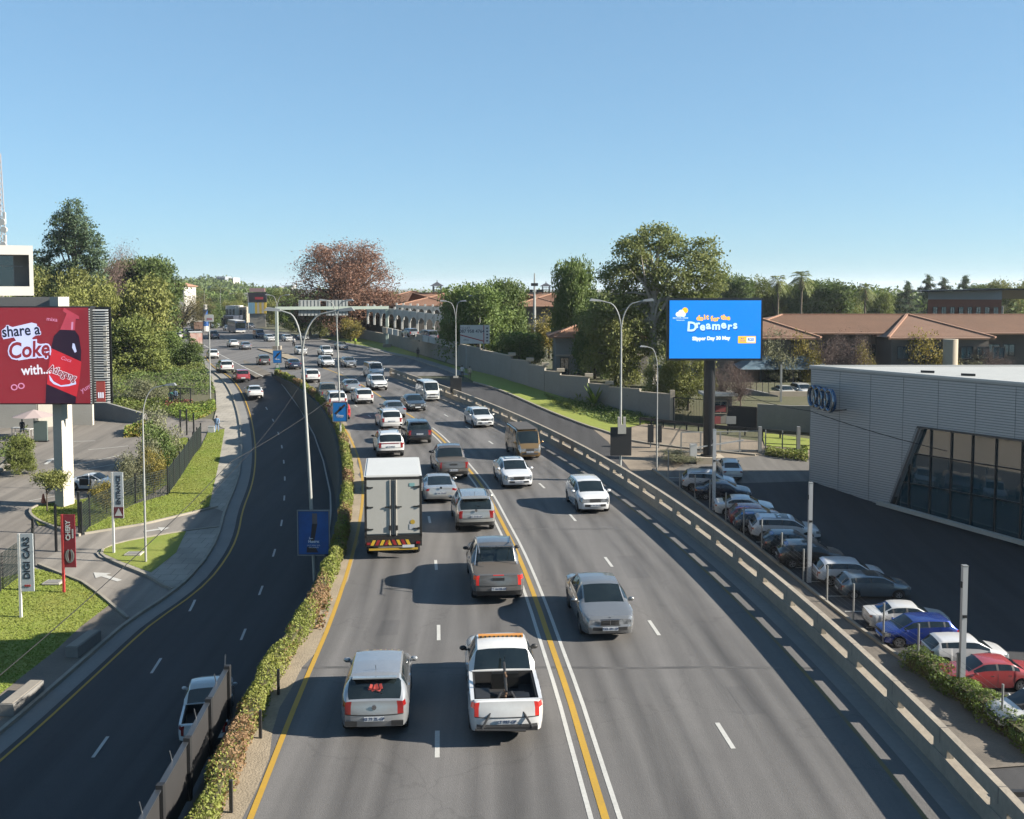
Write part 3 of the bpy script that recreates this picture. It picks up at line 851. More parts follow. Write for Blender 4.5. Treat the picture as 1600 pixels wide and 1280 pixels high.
def car_meshes(kind):
    S = CAR[kind]
    L, W = S['L'], S['W']
    hw = W / 2
    zb = .20 if not S.get('trim') else .27
    wr = S['wr']; Ra = wr + .065
    ts = set([0, 1, .985, .965, .93, .012, .03, .06])
    ts |= {a for a, _ in S['top']} | {a for a, _ in S['belt']} | set(S['side'])
    for p in S['pil']: ts |= {p - .012, p + .012}
    for wt in S['wh']:
        for k in range(-4, 5): ts.add(round(wt + Ra / L * math.sin(k / 4 * PI / 2) * 1.0, 5))
        ts |= {wt - Ra / L - .004, wt + Ra / L + .004}
    for k in range(1, 14): ts.add(k / 14)
    ts = sorted(ts)
    T = [ts[0]]
    for t in ts[1:]:
        if t - T[-1] > .0035 and t <= 1: T.append(t)
    T[-1] = 1.0
    def plan(t):
        y = t * L
        d0, d1 = y, L - y
        k = 1.0
        if d0 < .32: k = min(k, 1 - .13 * (1 - d0 / .32) ** 2)
        if d1 < .75: k = min(k, 1 - .20 * (1 - d1 / .75) ** 2.2)
        return hw * k
    def ring(t):
        h = plan(t)
        top, belt = prof(S['top'], t), prof(S['belt'], t)
        wgt = min(1, max(0, (top - belt) / .42))
        za = 0
        for wt in S['wh']:
            d = abs(t - wt) * L
            if d < Ra: za = max(za, wr + math.sqrt(max(Ra * Ra - d * d, 0)))
        lift = .10 * max(0, 1 - t * L / .5) + .08 * max(0, 1 - (1 - t) * L / .6)
        z0 = zb + lift
        k3 = .80 - .16 * min(1, max(0, (t - .88) / .08))
        zz = [z0, lerp(z0, belt, .24), lerp(z0, belt, .50), lerp(z0, belt, k3), belt]
        zz = [max(z, za + .012 * i) if i < 4 else z for i, z in enumerate(zz)]
        xx = [h * .95, h * .985, h * 1.0, h * .995, h * .962]
        flare = .012 if za else 0
        xx = [x + flare for x in xx]
        rk = S['rw_k'] * hw
        cab = [(h * .945, belt + .02), None, (min(rk, h * .93), top - .095), (min(rk, h * .93) * .93, top - .035), (rk * .5, top - .006), (0, top)]
        cab[1] = (lerp(cab[0][0], cab[2][0], .52) + .012, lerp(cab[0][1], cab[2][1], .5))
        hd = [(h * .94, lerp(belt, top, .35)), (h * .895, lerp(belt, top, .6)), (h * .83, lerp(belt, top, .78)), (h * .76, lerp(belt, top, .87)), (h * .4, lerp(belt, top, .975)), (0, top)]
        pts = list(zip(xx, zz))
        for c, d in zip(cab, hd): pts.append((lerp(d[0], c[0], wgt), lerp(d[1], max(c[1], d[1] - .02), wgt)))
        return pts, wgt
    R = [ring(t) for t in T]
    n = 11
    V = []
    idx = {}
    def vid(p):
        k = (round(p[0], 4), round(p[1], 4), round(p[2], 4))
        if k not in idx:
            idx[k] = len(V); V.append(k)
        return idx[k]
    parts = {}
    def face(part, ps):
        q = []
        for p in ps:
            i = vid(p)
            if i not in q: q.append(i)
        if len(q) >= 3: parts.setdefault(part, []).append(tuple(q))
    y_of = lambda t: (t - .5) * L
    s0, s1 = S['side']
    dk = S.get('deck')
    for i in range(len(T) - 1):
        t0, t1 = T[i], T[i + 1]
        tm = (t0 + t1) / 2
        for j in range(n - 1):
            for sgn in (1, -1):
                ps = []
                for (k, jj) in ((i, j), (i, j + 1), (i + 1, j + 1), (i + 1, j)):
                    x, z = R[k][0][jj]
                    ps.append((sgn * x, y_of(T[k]), z))
                if sgn > 0: ps = ps[::-1]
                part = 'body'
                pillar = any(abs(tm - p) < .0125 for p in S['pil'])
                if j in (5, 6) and s0 < tm < s1 and max(R[i][1], R[i + 1][1]) > .12: part = 'pillar' if pillar else 'side_window'
                if j >= 8 and S['ws'][0] < tm < S['ws'][1]: part = 'windscreen'
                if j >= 8 and S['rw'][0] < tm < S['rw'][1]: part = 'rear_window'
                if j == 7 and (S['rw'][0] < tm < S['rw'][1]) and kind not in ('sedan', 'coupe'): part = 'rear_window'
                if j == 3 and t1 <= .0305: part = 'tail_light'
                if j == 3 and t0 >= .928: part = 'headlight'
                if j in (4, 5, 6) and t0 >= .962: part = 'headlight'
                if j == 0 and S.get('trim'): part = 'sill_trim'
                if dk and j >= 5 and dk[0] < tm < dk[1]: part = 'deck'
                face(part, ps)
    for end in (0, -1):
        pr = R[end][0]
        y = y_of(T[end])
        cols = [pr[j] for j in range(4, n)]
        cols = cols + [(-x, z) for x, z in cols[-2::-1]]
        hwid = pr[4][0]
        sg = -1 if end == 0 else 1
        def cp(ci, rj):
            x, zt = cols[ci]
            u = x / hwid
            xr, zr = pr[rj]
            zl = zr if rj < 4 else zt
            if rj < 4 and rj > 0: zl = zr + (zt - pr[4][1]) * rj / 4 * .6
            b = (.05 if rj in (1, 2) else .02) * (1 - u * u) * (1.0 if rj < 4 else 0)
            ex = (.035 if rj in (1, 2) else 0) * (1 - abs(u) ** 6)
            return (u * xr, y + sg * (b + ex), zl)
        nc = len(cols)
        for ci in range(nc - 1):
            for rj in range(4):
                ps = [cp(ci, rj), cp(ci + 1, rj), cp(ci + 1, rj + 1), cp(ci, rj + 1)]
                if end == 0: ps = ps[::-1] if sg > 0 else ps
                um = abs((cols[ci][0] + cols[ci + 1][0]) / 2 / hwid)
                part = 'body'
                if end == 0:
                    if rj == 3 and um > (.72 if kind in ('sedan', 'coupe') else .80 if kind in ('hatch', 'suv', 'bigsuv') else .86): part = 'tail_light'
                    if rj == 0: part = 'rear_bumper'
                    if kind in ('hatch', 'suv', 'bigsuv', 'minibus', 'pickup', 'pickup_open', 'van') and rj == 2 and um > (.80 if kind in ('hatch', 'suv', 'bigsuv') else .86): part = 'tail_light'
                else:
                    if (rj == 3 and um > .60) or (rj == 2 and um > .86): part = 'headlight'
                    if rj == 3 and um < .46: part = 'grille'
                    if rj == 1 and (um < .62): part = 'air_intake'
                    if rj == 0 and S.get('trim'): part = 'front_bumper'
                face(part, ps)
    # seams: bumper joint at the tail, door gaps down the sides
    pr = R[0][0]; hwid = pr[4][0]; y0_ = y_of(T[0])
    us_ = [k / 10 - 1 for k in range(21)]
    def rearpt(u, z):
        return (u * pr[2][0] * .985, y0_ - .05 * (1 - u * u) - .035 * (1 - abs(u) ** 6) - .006, z)
    if kind not in ('coupe',):
        for ua, ub in zip(us_, us_[1:]):
            z_ = pr[2][1] - .012
            face('bumper_seam', [rearpt(ua, z_), rearpt(ub, z_), rearpt(ub, z_ + .024), rearpt(ua, z_ + .024)][::-1])
    for p_ in S['pil'][1:] if len(S['pil']) > 1 else S['pil']:
        rg, _w = ring(p_)
        for sg in (1, -1):
            for j in range(1, 4):
                (xa, za_), (xb, zb__) = rg[j], rg[j + 1]
                yy = y_of(p_)
                q = [(sg * (xa + .004), yy - .011, za_), (sg * (xa + .004), yy + .011, za_), (sg * (xb + .004), yy + .011, zb__), (sg * (xb + .004), yy - .011, zb__)]
                face('door_seam', q if sg > 0 else q[::-1])
    out = {}
    def islands(fs):
        par = {}
        def find(a):
            while par.setdefault(a, a) != a: a = par[a]
            return a
        for f in fs:
            for i in f[1:]: par[find(i)] = find(f[0])
        g = {}
        for f in fs: g.setdefault(find(f[0]), []).append(f)
        return g.values()
    for part, fs in [(p, g) for p, fl in parts.items() for g in (islands(fl) if p != 'body' else [fl])]:
        used = sorted({i for f in fs for i in f})
        mp = {a: b for b, a in enumerate(used)}
        me = bpy.data.meshes.new(part)
        me.from_pydata([V[i] for i in used], [], [tuple(mp[i] for i in f) for f in fs])
        bm = bmesh.new(); bm.from_mesh(me)
        bmesh.ops.recalc_face_normals(bm, faces=bm.faces[:])
        # closed loft: make sure normals point away from the car's axis
        s = sum(((f.calc_center_median() - Vector((0, f.calc_center_median().y * .8, .7))).dot(f.normal)) * f.calc_area() for f in bm.faces)
        if s < 0: bmesh.ops.reverse_faces(bm, faces=bm.faces[:])
        bm.to_mesh(me); bm.free()
        shade(me, 32)
        out.setdefault(part, []).append(me)
    # underbody between the wheels
    mb = MB()
    z1 = .62 if not S.get('trim') else .72
    mb.box((0, 0, (zb + .05 + z1) / 2), (W * .80, L * .92, z1 - zb - .05))
    out['underbody'] = [mb.mesh('underbody', BLACKP)]
    return out
PARTMAT = dict(bumper_seam=BLACKP, door_seam=BLACKP, windscreen=GLASS_D, rear_window=GLASS_D, side_window=GLASS_D, pillar=BLACKP, tail_light=TAILL, headlight=HEADL, grille=BLACKP, air_intake=BLACKP, sill_trim=BLACKP, front_bumper=BLACKP, rear_bumper=BLACKP, deck=BLACKP)
_cm = {}
def wheel_meshes(r, wd, dark=False):
    k = ('w', round(r, 2), dark)
    if k in _cm: return _cm[k]
    t = MB()
    prof_ = [(r * .62, -wd / 2), (r * .9, -wd / 2), (r, -wd * .3), (r, wd * .3), (r * .9, wd / 2), (r * .62, wd / 2)]
    N = 20
    for a in range(N):
        an = 2 * PI * a / N
        for (rr, x) in prof_: t.v.append((x, rr * math.cos(an), rr * math.sin(an)))
    m = len(prof_)
    for a in range(N):
        b = (a + 1) % N
        for j in range(m - 1): t.f.append((a * m + j, b * m + j, b * m + j + 1, a * m + j + 1)); t.mi.append(0)
    tm = t.mesh('tyre', RUBBER); shade(tm, 40)
    q = MB()
    q.cyl((0, 0, 0), r * .62, wd * .5, 'x', 20, 1)
    for s in range(5):
        a = 2 * PI * s / 5
        for sx in (1, -1):
            q.bar((sx * wd * .36, 0, 0), (sx * wd * .36, r * .6 * math.cos(a), r * .6 * math.sin(a)), r * .2, .03, 0, up=(1, 0, 0))
    for sx in (1, -1):
        q.cyl((sx * wd * .38, 0, 0), r * .14, .04, 'x', 8, 0)
        for a in range(16):
            p0, p1 = 2 * PI * a / 16, 2 * PI * (a + 1) / 16
            q.bar((sx * wd * .38, r * .6 * math.cos(p0), r * .6 * math.sin(p0)), (sx * wd * .38, r * .6 * math.cos(p1), r * .6 * math.sin(p1)), .04, .03, 0, up=(1, 0, 0))
    rm = q.mesh('rim', [RIM_D if dark else RIM, DARKIN])
    _cm[k] = (tm, rm)
    return _cm[k]
def mirror_mesh():
    if 'mir' not in _cm:
        mb = MB(); mb.ball((.09, 0, .02), (.105, .06, .072), 8, 6); mb.box((0, .0, -.03), (.1, .04, .04))
        _cm['mir'] = mb.mesh('mirror', PAINT); shade(_cm['mir'], 60)
    return _cm['mir']
def simple(key, fn):
    if key not in _cm: _cm[key] = fn()
    return _cm[key]
def boxmesh(key, s, m): return simple(key, lambda: MB().box((0, 0, 0), s).mesh(key, m))

PROTO = {}
_paint_cache = {}
def painted(me, m):
    k = (me.name, m.name)
    if k not in _paint_cache:
        c = me if not me.materials else me.copy()
        if not c.materials: c.materials.append(m)
        else: c.materials[0] = m
        _paint_cache[k] = c
    return _paint_cache[k]
def make_car(kind, label, cat, loc, rz, color, metallic=False, group=None, detail=2, brake=False, extras=(), dark_rims=False, plate=None, scale=None, name=None):
    """detail 2: all parts; 1: no rims, handles; the parts share their mesh data between cars of a kind"""
    S = CAR[kind]
    if kind not in PROTO: PROTO[kind] = car_meshes(kind)
    L, W, wr = S['L'], S['W'], S['wr']
    root = thing(name or dict(hatch='hatchback', sedan='sedan', coupe='coupe', suv='suv', bigsuv='suv', pickup='pickup_truck', pickup_open='pickup_truck', minibus='minibus', van='van')[kind], label, cat, loc, rz, group)
    if scale: root.scale = scale
    pm = METAL_P if metallic else PAINT
    for part, me in [(p, m_) for p, l_ in PROTO[kind].items() for m_ in l_]:
        if part == 'body': put('body', painted(me, pm), root, color=color)
        elif part == 'underbody': put('underbody', me, root)
        elif part == 'pillar' : put('door_pillar', painted(me, BLACKP), root)
        elif part == 'deck':
            if 'open_bed' in extras: continue
            put('tonneau_cover', painted(me, mat('tonneau_vinyl', (.10, .085, .07), .7)), root)
        elif part in ('rear_bumper', 'front_bumper') and 'painted_bumper' in extras: put(part, painted(me, pm), root, color=color)
        elif part == 'sill_trim' and 'painted_bumper' in extras: put(part, painted(me, pm), root, color=color)
        else: put(part, painted(me, TAILON if (part == 'tail_light' and brake) else PARTMAT[part]), root)
    tm, rm = wheel_meshes(wr, .21, dark_rims)
    for wt in S['wh']:
        for sx in (1, -1):
            wo = put('wheel', tm, root, loc=(sx * (W / 2 - .115), (wt - .5) * L, wr))
            if detail > 1: put('rim', rm, wo)
    cow = (S['ws'][1] - .5) * L - .28
    for sx in (1, -1):
        mo = put('mirror', painted(mirror_mesh(), BLACKP if 'black_mirror' in extras else pm), root, loc=(sx * (W / 2 - .01), cow, prof(S['belt'], .7) + .06), color=color)
        mo.scale = (sx, 1, 1)
    zp = .62 if kind in ('hatch', 'sedan', 'coupe') else .66
    yr = -L / 2 - (.075 if kind[:6] != 'pickup' else .085)
    pme = boxmesh('number_plate', (.50, .012, .11), PLATE)
    base = 'pickup' if kind == 'pickup_open' else kind
    zr = dict(hatch=.52, sedan=.62, coupe=.6, suv=.78, bigsuv=.80, pickup=.62, minibus=.72, van=.8)[base]
    zf = dict(hatch=.47, sedan=.45, coupe=.42, suv=.55, bigsuv=.58, pickup=.62, minibus=.58, van=.55)[base]
    a = put('number_plate', pme, root, loc=(0, yr - .012, zr))
    b = put('number_plate', pme, root, loc=(0, L / 2 + .098, zf))
    if plate:
        text(a, plate, .105, PLATE_T, (0, -.009, 0), sx=.95)
        t2 = text(b, plate, .105, PLATE_T, (0, .009, 0), sx=.95); t2.rotation_euler = (PI / 2, 0, PI)
    if detail > 1:
        hm = boxmesh('door_handle', (.025, .16, .03), pm if False else CHROME)
        for sx in (1, -1):
            for t in ([.33, .52] if kind in ('hatch', 'sedan', 'suv', 'bigsuv') else [.55]):
                put('door_handle', painted(hm, BLACKP) if color[0] < .1 else hm, root, loc=(sx * W * .492, (t - .5) * L, prof(S['belt'], t) - .10))
    if 'rails' in extras:
        for sx in (1, -1):
            y0, y1 = (.14 - .5) * L, (.56 - .5) * L
            z = S['H']
            MB().tube([(sx * W * .345, y0, z - .10), (sx * W * .345, y0 + .12, z + .0), (sx * W * .345, y1 - .12, z + .0), (sx * W * .345, y1, z - .09)], .018, 6).build('roof_rail', BLACKP if color[0] > .3 else RIM, root)
    if 'wiper' in extras:
        t = S['rw']; y = (lerp(*t, .35) - .5) * L; z = prof(S['top'], lerp(*t, .3))
        MB().bar((0, y - .02, z + .03), (.20, y - .05, z - .03), .015, .015).build('wiper', BLACKP, root)
    if 'sunroof' in extras:
        ya, yb = (.36 - .5) * L, (.545 - .5) * L
        z0, z1 = prof(S['top'], .36), prof(S['top'], .545)
        mb = MB(); w_ = W * .27
        mb.add([(-w_, ya, z0 - .002), (w_, ya, z0 - .002), (w_, yb, z1 - .002), (-w_, yb, z1 - .002), (0, ya, z0 + .012), (0, yb, z1 + .012)], [(0, 4, 5, 3), (4, 1, 2, 5)])
        mb.build('sunroof', GLASS_D, root)
    if 'antenna' in extras:
        MB().bar((0, (.2 - .5) * L, S['H'] - .03), (0, (.17 - .5) * L, S['H'] + .12), .012, .012).build('antenna', BLACKP, root)
    if 'emblem' in extras:
        MB().cyl((0, yr + .02, zr + .28), .06, .03, 'y', 12).build('emblem', CHROME, root)
    if 'rear_strip' in extras:
        MB().box((0, yr + .055, zr + .22), (W * .62, .03, .05)).build('garnish_strip', mat('light_strip_red', (.3, .03, .03), .2), root)
    if 'spoiler' in extras:
        t = S['rw'][1]; MB().box((0, (t - .5) * L - .06, prof(S['top'], t) + .025), (W * .66, .24, .03), (-.12, 0, 0)).build('spoiler', pm, root).color = (*[q * ALB for q in color], 1)
    if 'open_bed' in extras:
        d0, d1 = S['deck']
        y0, y1 = (d0 - .5) * L + .06, (d1 - .5) * L
        zt = 1.10; w_ = W * .43
        mb = MB()
        mb.box((0, (y0 + y1) / 2, .76), (w_ * 2 - .1, y1 - y0, .03))
        for sx in (1, -1): mb.box((sx * (w_ - .03), (y0 + y1) / 2, .93), (.05, y1 - y0, .35))
        mb.box((0, y1 - .02, .95), (w_ * 2, .05, .36))
        mb.build('bed_liner', DARKIN, root)
        for sx in (1, -1): MB().box((sx * (w_ + .045), (y0 + y1) / 2, zt), (.09, y1 - y0 + .05, .05)).build('bed_rail', pm, root).color = (*[q * ALB for q in color], 1)
        MB().box((0, (d0 - .5) * L + .02, 1.02), (W * .86, .07, .22)).build('tailgate', pm, root).color = (*[q * ALB for q in color], 1)
        MB().box((0, y1 + .0, 1.12), (W * .86, .05, .06)).build('bed_header', pm, root).color = (*[q * ALB for q in color], 1)
    return root

WHT, SIL, GRY, DGR, BLK, NVY, RED, BLU = (.80, .80, .78), (.50, .51, .52), (.26, .25, .24), (.09, .09, .095), (.012, .012, .014), (.015, .025, .06), (.42, .025, .03), (.015, .07, .42)
def heading(line, p, back=False):
    """direction of a road line near the point p"""
    k = min(range(len(line)), key=lambda i: (line[i] - p).length)
    a, b = line[max(k - 2, 0)], line[min(k + 2, len(line) - 1)]
    d = b - a
    if d.y < 0: d = -d
    r = math.atan2(-d.x, d.y)
    return r + PI if back else r
def on_road(px, py, kind, away=True, dh=0.0, level=None):
    """the photograph shows the lowest near edge of the car at px, py: place the car's middle"""
    p = at(px, py) if level is None else low(px, py)
    r = heading(CLX, p) + dh
    L = CAR[kind]['L'] if kind in CAR else 6
    c = p + Vector((-math.sin(r), math.cos(r), 0)) * (L / 2)
    if level is not None: c.z = G(c.x, c.y)
    return c, (r if away else r + PI)
CLX = smooth_line([p for p in CL[::4]] + [at(476, 566), at(452, 552), at(400, 538), at(350, 527), at(310, 517), at(280, 509)], 1)
# ------------------------------------------------------------------ traffic on the main road
CAR['pickup_open'] = dict(CAR['pickup'], top=[(0, 1.10), (.01, 1.13), (.37, 1.14), (.385, 1.15), (.415, 1.66), (.445, 1.77), (.5, 1.80), (.58, 1.77), (.625, 1.70), (.745, 1.22), (.93, 1.12), (.98, .98), (1, .85)], rw=(.385, .415), side=(.425, .72), pil=[.455, .53], deck=(.012, .37))
GRP_A, GRP_B, GRP_C = 'vehicles driving away from the viewer', 'vehicles coming towards the viewer', 'vehicles on the far stretch of road'
_nm = dict(hatch='hatchback', pickup_open='pickup_truck')
def car(px, py, kind, label, cat, color, away=True, metallic=False, group=None, dh=0, level=None, detail=2, **kw):
    c, r = on_road(px, py, kind, away, dh, level)
    nm = dict(hatch='hatchback', sedan='sedan', coupe='coupe', suv='suv', bigsuv='suv', pickup='pickup_truck', pickup_open='pickup_truck', minibus='minibus', van='van')[kind]
    base = 'pickup' if kind == 'pickup_open' else kind
    if kind == 'pickup_open':
        pass
    return make_car(kind, label, cat, c, r, color, metallic, group, detail, name=nm, **kw)
_mk = make_car
agya = car(585, 1153, 'hatch', 'silver hatchback with a red sticker on its rear window, nearest beside the hedge', 'hatchback', (.52, .54, .56), metallic=True, group=GRP_A, extras=('antenna', 'wiper', 'emblem', 'painted_bumper', 'spoiler'), plate='KS 73 ZL-GP')
_s = MB()
_z, _y = 1.20, -CAR['hatch']['L'] / 2 + .205
for k in range(9):
    _s.box((-.12 + .035 * k, _y - .01, _z + .05 * math.sin(k * 1.7)), (.07, .012, .07 + .03 * (k % 3)), (-.45, .4 * math.sin(k * 2.1), 0))
_s.build('window_sticker', mat('sticker_red', (.5, .06, .04), .5), agya)
for sx in (1, -1): MB().box((sx * .58, -1.985, .40), (.30, .03, .13)).build('fog_lamp_recess', BLACKP, agya)

ranger = car(792, 1164, 'pickup_open', 'white recovery pickup with an amber black light bar and towing gear in its bed', 'pickup truck', (.84, .84, .83), group=GRP_A, extras=('open_bed', 'antenna', 'painted_bumper', 'black_mirror'), brake=True, plate='LT PR7-GP')
mb = MB(); L_ = CAR['pickup']['L']
mb.box((0, .10, 1.81), (1.22, .16, .06), mi=0)
for k in range(10): mb.box((-.54 + k * .12, .012, 1.812), (.05, .02, .045), mi=1)
mb.build('light_bar', [AMBER, BLACKP], ranger)
mb = MB()
yb = -L_ / 2
for sx in (1, -1): mb.tube([(sx * .62, yb - .22, .52), (sx * .12, yb + .25, 1.25)], .028, 6)
mb.tube([(-.8, yb - .22, .50), (.45, yb - .24, .46)], .03, 6)
mb.tube([(0, yb + .25, 1.25), (0, yb + 1.25, 1.62)], .035, 6)
mb.box((0, yb - .12, .50), (1.5, .2, .1))
mb.build('towing_frame', BLACKP, ranger)
mb = MB()
for k in range(9): mb.ball((.02 * math.sin(k * 2), yb + .62 + .012 * k, .98 + .07 * k), (.035, .035, .045), 6, 4)
mb.build('hoist_chain', mat('rusty_chain', (.16, .09, .05), .8), ranger)
mb = MB()
mb.cyl((.0, yb + .78, .93), .1, 1.0, 'x', 10); mb.box((.42, yb + .5, .93), (.36, .3, .26)); mb.box((.05, yb + 1.7, .98), (.7, .16, .4))
mb.build('winch_drum', mat('greasy_steel', (.035, .035, .035), .45, .6), ranger)
crate = thing('toolbox', 'dark grey plastic toolbox lying in the bed of the white recovery pickup', 'toolbox', ranger.matrix_basis @ Vector((-.58, yb + .5, .78)), ranger.rotation_euler.z)
MB().box((0, 0, .16), (.34, .62, .32)).build('box', mat('grey_plastic', (.09, .085, .08), .6), crate)
MB().box((0, 0, .335), (.36, .64, .03)).build('lid', BLACKP, crate)
for sx in (1, -1):
    mb = MB()
    for k in range(5): mb.cyl((sx * .93, -1.6 + k * .33, 1.0 - .05 * (k % 2)), .045, .012, 'x', 10)
    mb.build('side_decal', BLACKP, ranger)

hil = car(779, 946, 'pickup', 'grey double cab pickup with its brake lights lit and a black bed cover', 'pickup truck', (.24, .235, .23), metallic=True, group=GRP_A, extras=('antenna', 'rails', 'black_mirror'), brake=True, plate='CT 46 HB-GP')
MB().box((0, -2.69, .95), (.42, .03, .10)).build('tailgate_handle', BLACKP, hil)
MB().box((0, -2.665, 1.09), (.38, .02, .03)).build('high_brake_light', TAILON, hil)
mb = MB(); mb.tube([(-.78, -1.35, 1.12), (-.68, -1.05, 1.72), (.68, -1.05, 1.72), (.78, -1.35, 1.12)], .03, 8); mb.build('sports_bar', CHROME, hil)

car(744, 833, 'suv', 'silver suv with dark lower trim beside the box truck, behind a grey pickup', 'suv', (.52, .52, .50), metallic=True, group=GRP_A, extras=('rails', 'antenna', 'wiper', 'emblem', 'spoiler'), plate='BX 30 SR-GP')
car(689, 788, 'coupe', 'low silver sports coupe squeezed between the box truck and the silver suv', 'coupe', (.60, .61, .60), metallic=True, group=GRP_A, extras=('emblem', 'painted_bumper'), plate='FD 86 YN-GP')
h2 = car(709, 751, 'pickup', 'brown grey double cab pickup ahead of the low silver coupe', 'pickup truck', (.21, .19, .175), metallic=True, group=GRP_A, extras=('black_mirror',), plate='HR 28 LD-GP')
MB().box((0, -2.69, .95), (.42, .03, .10)).build('tailgate_handle', BLACKP, h2)
car(622, 773, 'hatch', 'pale blue grey hatchback hidden in front of the white box truck, only its roof showing', 'hatchback', (.30, .38, .44), metallic=True, group=GRP_A, extras=('painted_bumper',))
car(611, 716, 'suv', 'white suv with sunroof and red rear light strip, second ahead of the box truck', 'suv', WHT, group=GRP_A, extras=('sunroof', 'rear_strip', 'black_mirror', 'rails'), plate='JZ 51 KM-GP')
car(656, 695, 'suv', 'dark navy suv beside the yellow centre line', 'suv', (.018, .024, .04), metallic=True, group=GRP_A, extras=('antenna', 'spoiler'), plate='DL 07 WV-GP')
car(613, 673, 'suv', 'white compact suv directly behind a silver hatchback', 'suv', WHT, group=GRP_A, extras=('painted_bumper', 'rails'), plate='KB 66 TP-GP', scale=(.96, .95, .96))
car(620, 655, 'sedan', 'silver grey car just ahead of the white compact suv', 'sedan', (.42, .43, .44), metallic=True, group=GRP_A)
car(570, 632, 'hatch', 'white hatchback behind a silver sedan, left of the oncoming white crossover', 'hatchback', WHT, group=GRP_A, scale=(1.05, 1.06, 1.0))
car(552, 615, 'sedan', 'silver sedan ahead of the white hatchback in the middle lane', 'sedan', (.48, .50, .50), metallic=True, group=GRP_A)
car(533, 657, 'hatch', 'bright red hatchback half hidden by the blue board on the second lamp post', 'hatchback', (.62, .03, .03), group=GRP_A)
car(528, 640, 'suv', 'white suv ahead of the red hatchback, its roof over the blue lamp post board', 'suv', WHT, group=GRP_A, detail=1)
car(516, 629, 'pickup', 'beige pickup behind the end of the hedge with a dark rear window', 'pickup truck', (.36, .34, .29), metallic=True, group=GRP_A, detail=1)
car(489, 599, 'suv', 'white off-road car with a spare wheel passing behind the lamp post', 'suv', WHT, group=GRP_A, detail=1)
car(462, 578, 'sedan', 'dark navy sedan next to the start of the hedge', 'sedan', (.02, .035, .09), metallic=True, group=GRP_A, detail=1)
car(414, 571, 'hatch', 'brown grey hatchback left of the gantry leg', 'hatchback', (.22, .20, .18), metallic=True, group=GRP_A, detail=1)

# oncoming
merc = car(953, 1003, 'sedan', 'silver grey sedan with a large chrome grille, nearest of the oncoming cars', 'sedan', (.35, .35, .345), away=False, metallic=True, group=GRP_B, extras=('painted_bumper',), plate='TXR 491 GP', dh=.0)
mb = MB()
yf = CAR['sedan']['L'] / 2
for k in range(4): mb.box((0, yf + .055, .575 + k * .04), (.60, .03, .010))
mb.box((0, yf + .055, .64), (.02, .035, .16))
for z in (.555, .725): mb.box((0, yf + .05, z), (.66, .03, .016))
mb.build('chrome_grille', CHROME, merc)
mb = MB(); mb.cyl((0, yf - .05, .75), .045, .012, 'y', 10); mb.build('bonnet_star', CHROME, merc)
car(930, 804, 'hatch', 'small white hatchback beside the parapet with black air intakes', 'hatchback', (.86, .86, .85), away=False, group=GRP_B, extras=('painted_bumper', 'antenna'), plate='LV 08 ZH-GP')
bm_ = car(811, 765, 'sedan', 'white sedan with a sunroof and its headlights on, behind the brown minibus', 'sedan', (.84, .85, .86), away=False, group=GRP_B, extras=('painted_bumper', 'sunroof'), plate='DN 55 NB-GP')
mb = MB()
for sx in (1, -1): mb.box((sx * .17, yf + .065, .64), (.28, .04, .14))
mb.build('kidney_grille', BLACKP, bm_)
for sx in (1, -1): MB().ball((sx * .60, yf - .06, .67), (.07, .06, .045), 8, 6).build('lit_headlight', mat('lit_lamp', (1, 1, 1), .2, emit=((1, .95, .85), 2.2)), bm_)
cmb = car(828, 720, 'minibus', 'old brown and gold minibus driving along the parapet', 'minibus', (.36, .22, .08), away=False, metallic=True, group=GRP_B, plate='NTB 882 GP')
MB().box((0, -.15, 1.985), (1.35, 3.6, .05)).build('roof_panel', mat('sunburnt_roof', (.07, .065, .06), .7, noise=((3, .6),), col2=(.13, .11, .09)), cmb)
car(757, 669, 'hatch', 'white hatchback with a dark v shaped grille in the lane along the parapet', 'hatchback', WHT, away=False, group=GRP_B, extras=('painted_bumper',), plate='KF 12 MS-GP', scale=(1.05, 1.05, .98))
car(653, 644, 'sedan', 'black green sedan beside the white minibus taxi', 'sedan', (.02, .028, .03), away=False, metallic=True, group=GRP_B)
car(676, 628, 'minibus', 'white minibus taxi with side windows, along the parapet', 'minibus', (.78, .78, .74), away=False, group=GRP_B)
car(594, 611, 'suv', 'white crossover with a wide black grille right behind a white van', 'suv', WHT, away=False, group=GRP_B)
car(590, 592, 'van', 'white panel van at the start of the parapet', 'van', (.82, .82, .82), away=False, group=GRP_B)
car(549, 575, 'hatch', 'silver grey hatchback heading for the start of the parapet', 'hatchback', (.42, .43, .44), away=False, metallic=True, group=GRP_B, detail=1)
car(514, 575, 'suv', 'white suv directly in front of a white pickup', 'suv', (.74, .75, .76), away=False, group=GRP_B, detail=1)
car(513, 558, 'pickup', 'white pickup behind the white suv under the gantry', 'pickup truck', WHT, away=False, group=GRP_B, detail=1)
car(538, 547, 'sedan', 'silver sedan nearest to the verge under the gantry', 'sedan', (.45, .46, .47), away=False, metallic=True, group=GRP_B, detail=1)
car(473, 555, 'hatch', 'white hatchback behind the tall lamp post under the gantry', 'hatchback', WHT, away=False, group=GRP_B, detail=1)
car(452, 534, 'hatch', 'white hatchback beside the motorcycle beyond the gantry', 'hatchback', WHT, away=False, group=GRP_C, detail=1)
car(424, 534, 'hatch', 'white hatchback touching the gantry leg, between a blue van and the motorcycle', 'hatchback', WHT, away=False, group=GRP_C, detail=1)
car(478, 532, 'sedan', 'silver sedan near the grass verge behind the tall lamp post', 'sedan', (.46, .47, .47), away=False, metallic=True, group=GRP_C, detail=1)
car(408, 529, 'van', 'dark blue van on the shaded far stretch of road', 'van', (.02, .04, .12), away=False, group=GRP_C, detail=1)
